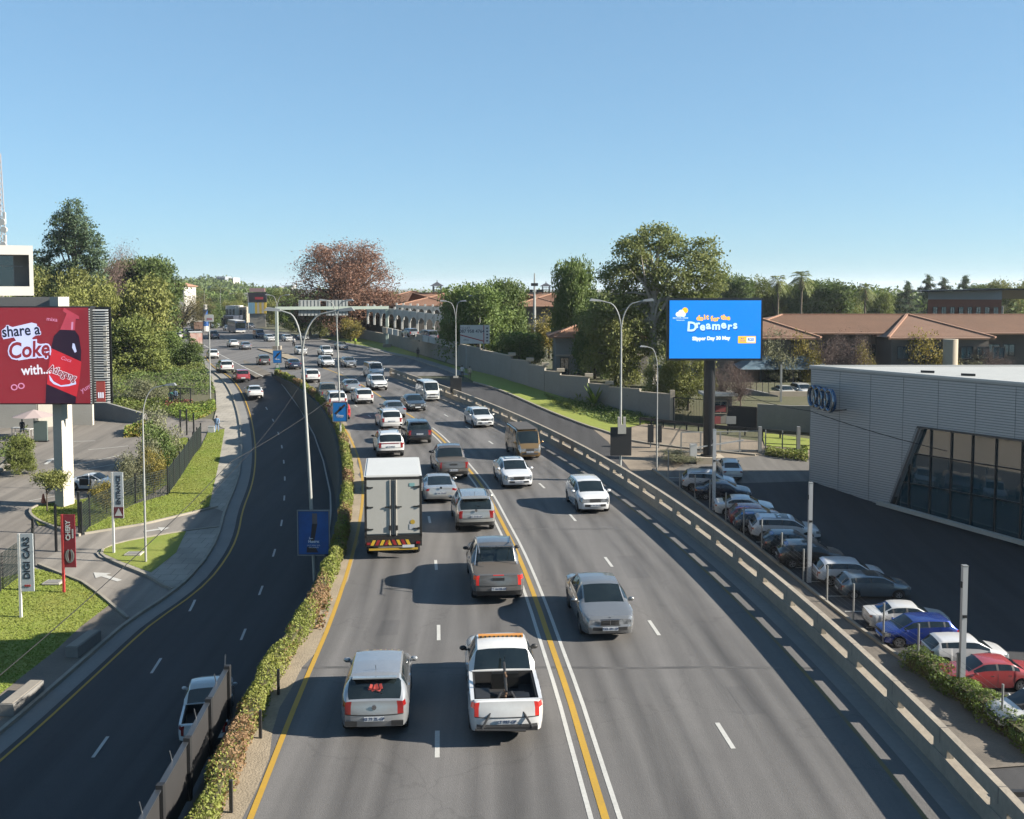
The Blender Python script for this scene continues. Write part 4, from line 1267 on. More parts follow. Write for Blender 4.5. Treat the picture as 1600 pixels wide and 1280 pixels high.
# left carriageway
car(400, 627, 'sedan', 'white sedan alone on the lower road, nearest of the cars descending there', 'sedan', WHT, group=GRP_A, level=1, dh=.03)
car(380, 599, 'hatch', 'dark red hatchback descending to the lower road behind the white sedan', 'hatchback', (.36, .03, .04), group=GRP_A, level=1, scale=(1.04, 1.05, 1), dh=.05)
car(355, 583, 'suv', 'white suv just behind the dark red hatchback on the kerb lane', 'suv', (.72, .72, .70), group=GRP_A, dh=.05, extras=('rails',))
car(334, 561, 'hatch', 'white hatchback on the kerb lane close to the tall bush', 'hatchback', WHT, group=GRP_A, detail=1)
car(367, 543, 'sedan', 'white sedan next to a silver sedan on the far left carriageway', 'sedan', WHT, group=GRP_C, detail=1)
car(386, 547, 'sedan', 'silver sedan right beside the white sedan on the far left carriageway', 'sedan', (.45, .46, .48), metallic=True, group=GRP_C, detail=1)
car(337, 530, 'pickup', 'dark navy pickup left of the shaded far stretch', 'pickup truck', (.02, .035, .08), group=GRP_C, detail=1)
car(280, 530, 'hatch', 'white hatchback at the far left kerb beneath the trees', 'hatchback', WHT, group=GRP_C, detail=1)
car(298, 526, 'suv', 'dark grey suv ahead of the red and white delivery truck', 'suv', (.08, .085, .09), group=GRP_C, detail=1)
car(338, 513, 'sedan', 'white sedan far back in the shade of the dark building', 'sedan', WHT, away=False, group=GRP_C, detail=1)
car(357, 517, 'hatch', 'grey hatchback left of the bus', 'hatchback', (.16, .17, .18), away=False, group=GRP_C, detail=1)
car(394, 513, 'hatch', 'navy hatchback right of the bus', 'hatchback', (.02, .03, .07), away=False, group=GRP_C, detail=1)
car(256, 513, 'hatch', 'purple blue hatchback parked far left under the yellow sign', 'hatchback', (.08, .05, .18), group=GRP_C, detail=1)
car(271, 513, 'hatch', 'white hatchback parked beside the purple one far left', 'hatchback', WHT, group=GRP_C, detail=1)
car(287, 511, 'hatch', 'white hatchback partly hidden by the street tree far left', 'hatchback', WHT, group=GRP_C, detail=1)
car(322, 510, 'sedan', 'white sedan beside the small cream truck far away', 'sedan', WHT, group=GRP_C, detail=1)
# white pickup half hidden by the parapet boards, on the lower road
pk = car(318, 1178, 'pickup_open', 'white pickup on the shaded lower road, half hidden by the grey parapet boards', 'pickup truck', (.8, .8, .79), level=1, dh=.12, group=GRP_A, extras=('open_bed',))

# box truck
def box_truck(loc, rz, label, Lb, W, H, detail, door_m, roof_m, group, stripes=True):
    t = thing('box_truck', label, 'truck', loc, rz, group)
    zb = .95
    FR = mat('truck_frame_black', (.02, .018, .016), .5)
    y0 = 0.0
    b = MB().box((0, y0 + Lb / 2, (zb + H) / 2), (W, Lb - .04, H - zb - .06)).build('box', door_m, t)
    mb = MB().box((0, y0 + Lb / 2, H - .01), (W + .03, Lb + .06, .05)); mb.box((0, y0 + Lb / 2, H + .025), (W - .12, Lb - .1, .03)); mb.build('roof', roof_m, t)
    f = MB()
    f.box((0, y0 - .01, H - .08), (W + .02, .09, .11)); f.box((0, y0 - .01, zb + .02), (W + .02, .09, .14))
    for sx in (1, -1): f.box((sx * (W / 2 - .035), y0 - .01, (zb + H) / 2), (.09, .09, H - zb))
    f.build('door_frame', FR, t)
    for sx in (1, -1):
        d = MB().box((sx * W * .235, y0 - .03, (zb + H) / 2 + .02), (W * .452, .04, H - zb - .26)).build('rear_door', door_m, t)
        if not detail: continue
        for x in (.06, .13):
            MB().tube([(sx * x, y0 - .075, zb + .08), (sx * x, y0 - .075, H - .14)], .018, 6).build('lock_rod', CHROME if x < .1 else CONC_W, d)
        for z in (zb + .35, (zb + H) / 2, H - .45):
            m2 = MB(); m2.box((sx * (W * .44 - .08), y0 - .065, z), (.26, .03, .05)); m2.box((sx * (W * .44 + .02), y0 - .07, z), (.07, .06, .09)); m2.build('hinge', FR, d)
        m2 = MB(); m2.box((sx * .24, y0 - .085, (zb + H) / 2), (.22, .03, .05)); m2.box((sx * .12, y0 - .09, (zb + H) / 2), (.05, .05, .14)); m2.box((sx * .14, y0 - .09, zb + .4), (.1, .04, .2)); m2.build('lock_handle', FR, d)
    if detail:
        MB().cyl((.80, y0 - .058, zb + .62), .10, .01, 'y', 14).build('round_sticker', mat('sticker_gold', (.5, .33, .03), .5), t)
        MB().box((.78, y0 - .058, zb + .42), (.24, .01, .22)).build('info_sticker', mat('sticker_grey', (.45, .47, .5), .5), t)
        MB().box((.78, y0 - .058, H - .36), (.22, .01, .14)).build('info_sticker', mat('sticker_teal', (.22, .42, .42), .5), t)
        MB().box((0, y0 + .0, .74), (W, .12, .36)).build('rear_bar', FR, t)
        mb = MB()
        for k in range(9):
            x0 = -.95 + k * .19 + (.02 if k > 4 else 0)
            sl = .10 if k < 4 else -.10
            mi = k % 2
            mb.add([(x0, y0 - .066, .62), (x0 + .13, y0 - .066, .62), (x0 + .13 + sl, y0 - .066, .84), (x0 + sl, y0 - .066, .84)], [(0, 1, 2, 3)], mi)
        mb.build('chevron_board', [mat('chevron_yellow', (.72, .46, .03), .5), mat('chevron_red', (.34, .02, .02), .5)], t)
        MB().box((.62, y0 - .07, .56), (.5, .03, .11)).build('number_plate', PLATE, t)
        mb = MB(); mb.box((.0, y0 - .0, .44), (W * .86, .1, .08)); mb.build('underrun_bar', mat('underrun_yellow', (.55, .35, .04), .5), t)
        for sx in (1, -1): MB().box((sx * 1.02, y0 - .07, .7), (.16, .04, .1)).build('tail_light', TAILL, t)
    # cab
    cl = 1.75
    cy = Lb + .15
    mb = MB()
    P = [(cy, .55), (cy, 2.45), (cy + .9, 2.5), (cy + 1.25, 2.35), (cy + cl, 1.35), (cy + cl + .03, .5)]
    for sx in (1, -1):
        for (yy, zz) in P: mb.v.append((sx * (W * .46), yy, zz))
    n = len(P)
    mb.f.append(tuple(range(n))); mb.f.append(tuple(range(2 * n - 1, n - 1, -1))); mb.mi += [0, 0]
    for i in range(n): mb.f.append((i, (i + 1) % n, n + (i + 1) % n, n + i)[::-1]); mb.mi.append(0)
    mb.build('cab', mat('truck_cab_white', (.75, .75, .73), .35), t)
    a, b2 = Vector((0, cy + 1.27, 2.3)), Vector((0, cy + cl - .02, 1.42))
    mb = MB(); d = b2 - a
    mb.add([(-W * .41, a.y + .03, a.z), (W * .41, a.y + .03, a.z), (W * .43, b2.y + .03, b2.z), (-W * .43, b2.y + .03, b2.z)], [(0, 1, 2, 3)])
    mb.build('windscreen', GLASS_D, t)
    for sx in (1, -1):
        mb = MB(); mb.box((sx * W * .462, cy + .8, 1.85), (.02, .7, .6)); mb.build('side_window', GLASS_D, t)
        mb = MB(); mb.box((sx * (W * .5 + .12), cy + 1.35, 1.85), (.16, .1, .36)); mb.build('mirror', WHITEP, t)
    mb = MB(); mb.box((0, (Lb + cl) / 2, .70), (.9, Lb + cl - .4, .28)); mb.build('chassis', FR, t)
    tm, rm = wheel_meshes(.42, .28)
    for y in (1.1, cy + .75):
        for sx in (1, -1):
            wo = put('wheel', tm, t, loc=(sx * (W / 2 - .2), y, .42)); put('rim', rm, wo)
    return t
p = at(615, 874); r = heading(CLX, p)
box_truck(p, r + .01, 'white box truck with closed rear doors and a red and yellow chevron board', 4.5, 2.36, 3.5, True, mat('truck_door_grey', (.52, .51, .47), .5, noise=((.8, .2), (5, .2)), col2=(.4, .38, .34)), WHITEP, GRP_A)
p = at(307, 548)
box_truck(p, heading(CLX, p) - .05, 'small red and white delivery truck on the left carriageway beside the tall bush', 4.6, 2.3, 3.3, False, mat('truck_side_cream', (.62, .56, .5), .5, noise=((1.2, .7),), col2=(.5, .1, .06)), WHITEP, GRP_C)
p = at(310, 521)
box_truck(p, heading(CLX, p), 'cream tipper truck with a brown load bed far up the left carriageway', 4.4, 2.3, 3.0, False, mat('truck_side_brown', (.16, .09, .06), .6), mat('truck_top_cream', (.6, .57, .5), .6), GRP_C)
# bus
p = at(376, 521); r = heading(CLX, p) + PI
bus = thing('bus', 'dark blue and white city bus coming along the shaded far stretch of road', 'bus', p, r, GRP_C)
BUSB = mat('bus_blue', (.03, .06, .13), .3)
MB().box((0, -5.5, 1.75), (2.5, 11, 2.7)).build('body', BUSB, bus)
MB().box((0, -5.5, 3.12), (2.3, 10.8, .12)).build('roof', WHITEP, bus)
MB().box((0, .02, 1.95), (2.3, .06, 1.4)).build('windscreen', GLASS_D, bus)
MB().box((0, .03, 2.9), (1.6, .06, .28)).build('destination_display', BLACKP, bus)
for sx in (1, -1):
    for k in range(7): MB().box((sx * 1.255, -1.2 - k * 1.45, 2.15), (.02, 1.3, .85)).build('side_window', GLASS_D, bus)
    MB().box((sx * .85, .03, .8), (.4, .05, .22)).build('headlight', HEADL, bus)
    for y in (-2.4, -8.6): put('wheel', wheel_meshes(.46, .3)[0], bus, loc=(sx * 1.1, y, .46))
MB().box((0, .04, .55), (2.4, .06, .3)).build('bumper', WHITEP, bus)
# motorcycle with its rider far up the road
p = at(459, 541)
mc = thing('motorcycle', 'motorcycle far up the oncoming lanes beyond the gantry', 'motorcycle', p, heading(CLX, p) + PI, GRP_C)
for y in (-.68, .68): put('wheel', wheel_meshes(.31, .13)[0], mc, loc=(0, y, .31))
mb = MB(); mb.bar((0, -.5, .6), (0, .45, .75), .22, .25); mb.bar((0, .62, .35), (0, .42, 1.0), .08, .1); mb.build('frame', BLACKP, mc)
MB().ball((0, .15, .88), (.16, .3, .14), 8, 6).build('fuel_tank', TAILL, mc)
MB().box((0, -.35, .86), (.26, .6, .1)).build('seat', RUBBER, mc)
mb = MB(); mb.tube([(-.38, .32, 1.08), (0, .42, 1.02), (.38, .32, 1.08)], .02, 6); mb.build('handlebar', CHROME, mc)
MB().ball((0, .58, .92), .1, 8, 6).build('headlight', HEADL, mc)

# ------------------------------------------------------------------ cars in the car park
GRP_P = 'cars in the shaded car park row'
def parked(px, py, kind, label, cat, color, rz, metallic=False, **kw):
    """px, py: middle of the near long side where the tyres touch the ground"""
    p = low(px, py)
    wd = CAR[kind]['W'] / 2
    c = Vector((p.x, p.y + wd * abs(math.sin(rz)), 0)); c.z = G(c.x, c.y)
    o = _mk(kind, label, cat, c, rz, color, metallic, kw.pop('group', GRP_P), kw.pop('detail', 2), **kw)
    # the ground falls towards the viewer: lay the car on it
    n = Vector((-(G(c.x + 1, c.y) - G(c.x - 1, c.y)) / 2, -(G(c.x, c.y + 1) - G(c.x, c.y - 1)) / 2, 1)).normalized()
    o.rotation_mode = 'QUATERNION'
    o.rotation_quaternion = Vector((0, 0, 1)).rotation_difference(n) @ Euler((0, 0, rz)).to_quaternion()
    return o
E, Wd = -PI / 2 , PI / 2
parked(1110, 770, 'suv', 'white suv at the far end of the parked row, beside the billboard base', 'suv', (.72, .72, .74), E - .12, extras=('rails',))
parked(1131, 783, 'sedan', 'dark navy car second from the far end of the parked row', 'sedan', (.012, .02, .045), E - .1, metallic=True)
parked(1165, 808, 'sedan', 'white sedan third from the far end of the parked row behind a light post', 'sedan', WHT, E - .1)
parked(1183, 824, 'hatch', 'dark red car squeezed between a white sedan and a dark blue car in the row', 'hatchback', (.28, .02, .03), E - .08)
parked(1192, 834, 'hatch', 'dark blue grey car half hidden behind the big white suv in the row', 'hatchback', (.05, .09, .14), E - .08, metallic=True)
parked(1230, 848, 'bigsuv', 'big white suv with a long dark sunroof in the parked row', 'suv', (.75, .76, .78), E - .08, extras=('rails', 'sunroof'))
parked(1240, 868, 'hatch', 'teal dark car just behind the black car with chrome window trim', 'hatchback', (.02, .06, .09), E - .06, metallic=True)
bk = parked(1272, 890, 'suv', 'black suv with bright chrome window trim behind the square light post', 'suv', (.008, .008, .01), E - .06)
for sx in (1, -1): MB().tube([(sx * .80, -1.7, 1.08), (sx * .70, -1.5, 1.50), (sx * .70, .1, 1.54), (sx * .80, 1.0, 1.08)], .02, 6).build('chrome_trim', CHROME, bk)
parked(1333, 918, 'suv', 'white hatch-backed suv next to the silver blue hatchback in the row', 'suv', (.76, .77, .79), E - .04, scale=(.97, .98, .95))
parked(1370, 937, 'hatch', 'silver blue hatchback with a black sunroof in the parked row', 'hatchback', (.20, .26, .31), E, metallic=True, extras=('sunroof',), scale=(1.05, 1.12, .96))
parked(1424, 988, 'sedan', 'white sedan with its tail to the fence, next to the bright blue hatchback', 'sedan', (.78, .78, .77), E - .05)
parked(1440, 1012, 'hatch', 'bright blue hatchback facing the fence in the parked row', 'hatchback', (.01, .06, .42), Wd + .04, metallic=True, scale=(1.06, 1.06, 1))
parked(1517, 1046, 'hatch', 'white hatchback between the bright blue and the red car', 'hatchback', (.8, .8, .8), E - .02, scale=(1.03, 1.05, .98))
parked(1553, 1082, 'sedan', 'red sedan facing the fence beside the tall square light post', 'sedan', (.46, .05, .055), Wd + .0, extras=('painted_bumper',))
parked(1640, 1150, 'suv', 'white car cut off by the right picture edge, last of the parked row', 'suv', WHT, Wd + .05)
parked(1139, 741, 'sedan', 'white sedan leaving towards the gate beside the black billboard post', 'sedan', (.80, .80, .78), -.05, group='cars near the gate', plate='DP 31 FW-GP')
# ------------------------------------------------------------------ parapet of the right side
STEEL = mat('galvanised_steel', (.42, .43, .42), .5, .4, noise=((2, .4),), col2=(.28, .28, .27))
POLE = mat('pole_paint', (.44, .45, .43), .5, .2, noise=((1.5, .4),), col2=(.28, .28, .26))
DARK = mat('dark_steel', (.03, .032, .035), .5, .3)
GLASS_B = mat('building_glass', (.02, .065, .085), .03, spec=.8, noise=((.6, .7),), col2=(.03, .075, .095))
GLASS_B.node_tree.nodes['Principled BSDF'].inputs['IOR'].default_value = 1.65
PLASTER = mat('plaster_grey', (.36, .34, .30), .9, noise=((.3, .35), (3, .3)), col2=(.25, .235, .2))
PLASTER_W = mat('plaster_white', (.70, .68, .63), .85, noise=((.5, .3),), col2=(.5, .48, .43))
PLASTER_C = mat('plaster_cream', (.55, .47, .36), .85, noise=((.5, .3),), col2=(.4, .34, .26))
TILE_R = mat('roof_tile', (.34, .19, .12), .85, noise=((.4, .4), (5, .5)), col2=(.21, .125, .085))
TILE_P = mat('roof_tile_pink', (.45, .24, .15), .85, noise=((.4, .4), (5, .4)), col2=(.3, .17, .11))
BEAM = mat('parapet_concrete', (.52, .45, .35), .85, noise=((.6, .45), (6, .35), (1.7, .35)), col2=(.24, .205, .16), bump=(10, .3))

par = thing('concrete_parapet', 'long concrete parapet with rectangular slots along the right edge of the road', 'parapet')
pb = resample(BAR, 2.85)
for i in range(len(pb) - 1):
    a, b = pb[i], pb[i + 1]
    d = (b - a).normalized()
    n = Vector((d.y, -d.x, 0))
    o = -n * .17                       # body sits just behind the traced rear edge
    if n.x > 0: o = -n * .17
    h = Vector((0, 0, 1))
    g = d * .001
    MB().bar(a + o + g + h * .22, b + o - g + h * .22, .24, .44).build('plinth', BEAM, par)
    MB().bar(a + o + g + h * .84, b + o - g + h * .84, .18, .36).build('top_rail', BEAM, par)
    MB().bar(a + o + g - d * .36 + h * .55, a + o + d * .38 + h * .55, .165, .222).build('post', BEAM, par)
    MB().bar(a + o + h * .84, a + o + d * .02 + h * .84, .186, .366).build('joint', JNT, par)

# ------------------------------------------------------------------ boards on the parapet of the lower road
brd = thing('parapet_screen', 'row of grey boards with black posts on the parapet above the lower road', 'screen fence')
line = offset_line(HED, .80)
P = [p for p in resample(line, .1) if p.y < 27.0]
ends = [P[0]]
for p in P:
    if (p - ends[-1]).length >= 2.1: ends.append(p)
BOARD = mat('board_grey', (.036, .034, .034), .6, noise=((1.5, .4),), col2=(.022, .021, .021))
CAPM = mat('board_cap', (.10, .11, .125), .4, .6)
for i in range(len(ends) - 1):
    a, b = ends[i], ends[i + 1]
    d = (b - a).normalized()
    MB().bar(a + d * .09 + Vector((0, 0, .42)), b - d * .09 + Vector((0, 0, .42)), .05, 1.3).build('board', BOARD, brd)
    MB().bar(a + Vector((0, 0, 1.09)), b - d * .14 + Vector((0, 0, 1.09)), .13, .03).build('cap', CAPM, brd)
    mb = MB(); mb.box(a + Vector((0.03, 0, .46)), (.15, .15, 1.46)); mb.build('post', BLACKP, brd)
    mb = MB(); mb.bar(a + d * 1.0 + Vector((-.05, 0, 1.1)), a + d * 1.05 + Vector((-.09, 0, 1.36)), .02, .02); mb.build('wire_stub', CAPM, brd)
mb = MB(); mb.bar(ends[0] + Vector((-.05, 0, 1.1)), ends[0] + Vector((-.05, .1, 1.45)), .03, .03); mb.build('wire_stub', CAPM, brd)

# ------------------------------------------------------------------ lamp posts
def arc(p0, dx, dz, n=9):
    """arm that leaves a post upward and bends outward"""
    return [Vector(p0) + Vector((dx * (1 - math.cos(a)), 0, dz * math.sin(a))) for a in [PI / 2 * k / (n - 1) for k in range(n)]]
def lamp(px, py_base, Y, z0, H, arms, label, lean=0.0, group='street lamps', r=.075, fork=.80, xw=None):
    x = xw if xw is not None else atY(px, py_base, Y).x
    t = thing('street_lamp', label, 'street lamp', (x, Y, z0), 0, group)
    zf = H * fork
    mb = MB(); mb.tube([(0, 0, -.2), (lean * .4, 0, zf * .45), (lean, 0, zf)], [r, r * .85, r * .62], 10); mb.build('pole', POLE, t, smooth=40)
    for dx in arms:
        p = arc((lean, 0, zf - .05), dx * .62, H - zf - .1)
        e = p[-1] + Vector((dx * .38, 0, .12))
        mb = MB(); mb.tube(p + [e], max(r * .42, .034), 8); a = mb.build('arm', POLE, t, smooth=40)
        q = MB(); s = 1 if dx > 0 else -1
        q.add([e + Vector((-.05 * s, -.09, -.05)), e + Vector((-.05 * s, .09, -.05)), e + Vector((.62 * s, .14, -.02)), e + Vector((.62 * s, -.14, -.02)), e + Vector((-.05 * s, -.07, .05)), e + Vector((-.05 * s, .07, .05)), e + Vector((.5 * s, .1, .13)), e + Vector((.5 * s, -.1, .13))], [(0, 1, 2, 3)[::s], (4, 7, 6, 5)[::s], (0, 4, 5, 1)[::s], (2, 6, 7, 3)[::s], (0, 3, 7, 4)[::s], (1, 5, 6, 2)[::s]])
        q.build('luminaire', STEEL, a)
    return t
hx = lambda Y: float(np.interp(Y, [p.y for p in HED][::-1], [p.x for p in HED][::-1]))
def advert(Y, x, z0, w_, h_, label, base, big, small, lines, swoosh):
    t = thing('lamp_post_board', label, 'advertising board', (x, Y - .16, z0), 0, 'blue boards on the lamp posts')
    MB().box((0, 0, h_ / 2), (w_, .10, h_)).build('case', DARK, t)
    MB().box((0, -.055, h_ / 2), (w_ - .12, .012, h_ - .12)).build('poster', base, t)
    fr = MB()
    for sx in (1, -1): fr.box((sx * (w_ / 2 - .02), -.06, h_ / 2), (.035, .03, h_))
    for z in (.02, h_ - .02): fr.box((0, -.06, z), (w_, .03, .035))
    fr.build('frame', STEEL, t)
    mb = MB()
    if swoosh == 'bottle':
        mb.add([(-.05, -.066, h_ * .70), (.16, -.066, h_ * .70), (.16, -.066, h_ * .93), (-.05, -.066, h_ * .93)], [(0, 1, 2, 3)], 1)
        mb.add([(-.06, -.066, h_ * .70), (.17, -.066, h_ * .70), (.02, -.066, h_ * .30), (-.14, -.066, h_ * .30)], [(0, 1, 2, 3)], 0)
        mb.add([(-.3, -.066, h_ * .07), (.2, -.066, h_ * .07), (.1, -.066, h_ * .17), (-.28, -.066, h_ * .2)], [(0, 1, 2, 3)], 0)
    else:
        mb.add([(-w_ * .38, -.066, h_ * .42), (-w_ * .26, -.066, h_ * .36), (w_ * .36, -.066, h_ * .80), (w_ * .30, -.066, h_ * .90)], [(0, 1, 2, 3)], 0)
        mb.add([(-w_ * .1, -.066, h_ * .60), (w_ * .08, -.066, h_ * .56), (w_ * .1, -.066, h_ * .76), (-w_ * .02, -.066, h_ * .78)], [(0, 1, 2, 3)], 1)
    mb.build('picture', [mat('poster_dark', (.035, .02, .02), .5), mat('poster_brown', (.16, .13, .13), .5)], t)
    WH = mat('lettering_white', (.85, .87, .9), .5)
    if big: text(t, big, small * 2.0, WH, (0, -.066, h_ * .31), offset=.008)
    mb = MB()
    mb.add([(-.19, -.067, h_ * .385), (-.02, -.067, h_ * .385), (-.02, -.067, h_ * .375), (-.19, -.067, h_ * .36)], [(3, 2, 1, 0)]); mb.box((-.17, -.068, h_ * .40), (.03, .004, .05))
    if big: mb.build('emblem', WH, t)
    for k, s in enumerate(lines): text(t, s, small, WH, (0, -.066, h_ * .225 - k * small * 1.15))
    return t
BLUEP = mat('poster_blue', (.01, .13, .45), .4, noise=((1.2, .7),), col2=(.006, .05, .2))
BLUEQ = mat('poster_bright_blue', (.01, .22, .62), .4)
Y1 = 43.0
lamp(490, 870, Y1, -1.2, 11.6, (-.95, 1.6), 'tall double arm street lamp standing behind the large blue board', lean=-.42, xw=-8.40, r=.085, fork=.83)
advert(Y1, -8.40, -.02, 1.38, 1.95, 'large dark blue board with white lettering low on the nearest lamp post', BLUEP, 'Huntex', .075, ['25-27 APRIL 2025', 'GALLAGHER'], 'bottle')
Y2 = 76.0
lamp(530, 665, Y2, 0, 10.4, (-.75, .65), 'double arm street lamp in the hedge with a bright blue board, second of the median', xw=hx(Y2) - .1, lean=-.2)
advert(Y2, hx(Y2) - .1, 1.35, 1.12, 1.5, 'bright blue board on the second lamp post of the median', BLUEQ, 'Huntex', .09, ['25-27 APRIL'], 'gun')
Y3 = 137.0
lamp(433, 582, Y3, 0, 10.4, (-.95, 1.1), 'double arm street lamp rising in front of the gantry leg', xw=at(434, 582).x)
advert(Y3, at(434, 582).x, 1.25, 1.2, 1.72, 'small bright blue board on the lamp post before the gantry', BLUEQ, 'Huntex', .1, [], 'gun')
sg = thing('road_sign', 'small green and white sign under the farthest blue board', 'road sign', (at(434, 582).x, Y3 - .15, .2))
MB().box((0, 0, .5), (.5, .04, .75)).build('plate', mat('sign_green', (.03, .3, .06), .5), sg)
MB().box((0, -.025, .62), (.42, .01, .4)).build('legend', WHITEP, sg)
bx = lambda Y: float(np.interp(Y, [p.y for p in BAR][::-1], [p.x for p in BAR][::-1]))
l4 = lamp(967, 732, 59.5, -2.5, 13.1, (-1.25, 1.3), 'double arm street lamp behind the parapet carrying a black panel', xw=bx(59.5) + .42, r=.085, fork=.86)
bp = thing('black_panel', 'black panel strapped to the double arm lamp behind the parapet', 'panel', (bx(59.5) + .42, 59.3, 1.55))
MB().box((0, 0, .82), (1.22, .14, 1.66)).build('panel', BLACKP, bp)
mb = MB(); mb.box((.05, -.10, 1.55), (.48, .06, .55)); mb.build('bracket_cover', CONC_W, bp)
for x in (-.12, .2): MB().box((x, -.02, 1.95), (.14, .2, .6)).build('clamp', CONC_W, bp)
l5 = lamp(711, 612, 104, -1.2, 11.2, (-1.0, .5), 'double arm street lamp near the start of the parapet with a black board', xw=bx(104) + .5)
bp2 = thing('black_panel', 'black board on the lamp post near the start of the parapet', 'panel', (bx(104) + .5, 103.8, .65))
MB().box((0, 0, .8), (1.15, .14, 1.6)).build('panel', BLACKP, bp2)
MB().box((0, -.08, 1.62), (.5, .1, .2)).build('bracket_cover', CONC_W, bp2)
p = low(750, 572); lamp(750, 572, p.y, p.z, 10.2, (-1.05,), 'single arm street lamp against the grey boundary wall', xw=p.x)
p = low(1026, 735); lamp(1026, 735, p.y, p.z, 11.2, (-1.0,), 'single arm street lamp on the corner before the billboard', xw=p.x)
p = low(228, 880); lamp(228, 880, p.y, p.z, 10.9, (1.45,), 'single arm street lamp on the triangular grass island', xw=p.x)
for px, Y, zt, lab in ((320, 300, 448, 'distant pale street lamp left of the bus'), (345, 330, 447, 'distant street lamp above the cream houses'), (388, 262, 449, 'distant street lamp in front of the dark billboard'), (297, 360, 458, 'distant street lamp above the street trees')):
    zt_ = atY(px, zt, Y).z
    lamp(px, 500, Y, 0, zt_, (-1.6,) if px == 388 else (1.4,), lab, group='distant street lamps')
# pole with a square sign at the edge of the gardens
p = low(329, 632)
t = thing('sign_pole', 'tall pole with a small square white sign beside the garden slope', 'sign', p)
zt = atY(328, 502, p.y).z - p.z
mb = MB(); mb.tube([(0, 0, 0), (0, 0, zt + .4)], .07, 8); mb.build('pole', POLE, t)
MB().box((.05, -.1, zt + .35), (.95, .05, .80)).build('sign_plate', WHITEP, t)
MB().box((.08, -.13, zt + .25), (.6, .01, .25)).build('legend', mat('legend_pink', (.5, .25, .27), .6), t)

# ------------------------------------------------------------------ overhead gantry
pl_, pr_ = at(433, 546), at(605, 543)
g = thing('sign_gantry', 'pale green steel gantry spanning the oncoming lanes with two sign backs', 'gantry', pl_)
GREEN = mat('gantry_paint', (.50, .58, .50), .5, .1, noise=((1, .3),), col2=(.36, .42, .36))
dv = pr_ - pl_
ht = 7.3
MB().box((0, 0, ht / 2), (.5, .5, ht)).build('leg', GREEN, g)
MB().box((dv.x, dv.y, ht / 2), (.5, .5, ht)).build('leg', GREEN, g)
MB().bar((-.25, 0, ht + .28), (dv.x + .3, dv.y, ht + .28), .5, .55).build('beam', GREEN, g)
for q in (Vector((0, 0, .3)), Vector((dv.x, dv.y, .3))): MB().box(q, (1.5, 1.2, .7)).build('footing', CONC, g)
for f0, f1 in ((.19, .385), (.44, .635)):
    a, b = dv * f0, dv * f1
    mb = MB(); mb.bar((a.x, a.y + .5, ht + .3), (b.x, b.y + .5, ht + .3), .06, 2.9)
    s = mb.build('sign_back', mat('sign_back_grey', (.40, .42, .41), .5, .3), g)
    for k in range(6):
        q = a.lerp(b, (k + .5) / 6)
        MB().box((q.x, q.y + .43, ht + .3), (.09, .08, 2.8)).build('stiffener', mat('sign_rib', (.22, .23, .23), .5, .3), s)

# ------------------------------------------------------------------ big red billboard on its concrete pillar (left)
Yb = 76.0
pB = low(101, 790)
Yb = pB.y
bb = thing('billboard_pillar', 'pale concrete pillar with a beam on top carrying the red billboard', 'pillar', pB)
ztop = atY(101, 464, Yb).z - pB.z
W1 = 27 * Yb / 1600
mb = MB()
a0, a1, a2 = -.62, -.02, .68
MB().box((0.02, 0, ztop / 2), (.82, 1.02, ztop), (0, 0, -.38)).build('column', CONC_W, bb)
MB().box((-3.2, .6, ztop - .42), (6.2, .8, .8), (0, 0, .0)).build('beam', CONC_G, bb)
red = thing('billboard', 'large red drink billboard with a dark bottle and white lettering', 'billboard', (0, 0, 0))
xr, xl = atY(143, 555, Yb - 1.4).x, atY(-150, 555, Yb - 1.4).x
zt, zb_ = atY(100, 480, Yb - 1.4).z, atY(100, 631, Yb - 1.4).z
red.location = (xr, Yb - 1.4, zb_)
Wd_, Hd = xr - xl, zt - zb_
sc = Hd / 151.0          # metres for each picture row of the face
def screen(name, col, s=.62): return mat(name, tuple(c * .25 for c in col), .4, emit=(col, s))
REDM = screen('screen_red', (.30, .022, .035), .25)
MB().box((-Wd_ / 2, .5, Hd / 2), (Wd_, .96, Hd + .1)).build('case', DARK, red)
MB().box((-Wd_ / 2, -.03, Hd / 2), (Wd_ - .1, .08, Hd - .08)).build('face', REDM, red)
def fp(px, py): return Vector(((px - 143) * sc, -.09, (631 - py) * sc))
WH = screen('screen_lettering_white', (.72, .72, .80), .34); LILAC = screen('screen_lilac', (.56, .60, .86), .34); NAV = mat('lettering_navy', (.015, .02, .06), .5); PNK = screen('screen_pink', (.62, .26, .42), .34)
def words(txt, px, py, size_px, m, dy=0.0, outline=None, oc=None, shear=0.0, tilt=0.0, sx=1.0, off=0.0):
    if outline:
        o = text(red, txt, size_px * sc, oc, fp(px, py) + Vector((0, -.004 + dy, 0)), offset=outline * sc, shear=shear, sx=sx, extrude=.002); o.rotation_euler = (PI / 2, -tilt, 0)
    o = text(red, txt, size_px * sc, m, fp(px, py) + Vector((0, -.014 + dy, 0)), shear=shear, sx=sx, offset=off * sc, extrude=.002); o.rotation_euler = (PI / 2, -tilt, 0)
def blotch(name, pts, m, dy):
    mb = MB(); q = [fp(*p) + Vector((0, dy, 0)) for p in pts]
    bm = bmesh.new(); f = bm.faces.new([bm.verts.new(p) for p in q]); f.normal_update(); bmesh.ops.triangulate(bm, faces=[f])
    me = bpy.data.meshes.new(name); bm.to_mesh(me); bm.free(); me.materials.append(m)
    return put(name, me, red)
blotch('picture', [(7, 530), (6, 516), (14, 508), (22, 511), (52, 504), (60, 506), (61, 522), (52, 528), (54, 533), (70, 540), (72, 553), (60, 558), (30, 563), (22, 556), (22, 543), (28, 534), (24, 527)], LILAC, -.002)
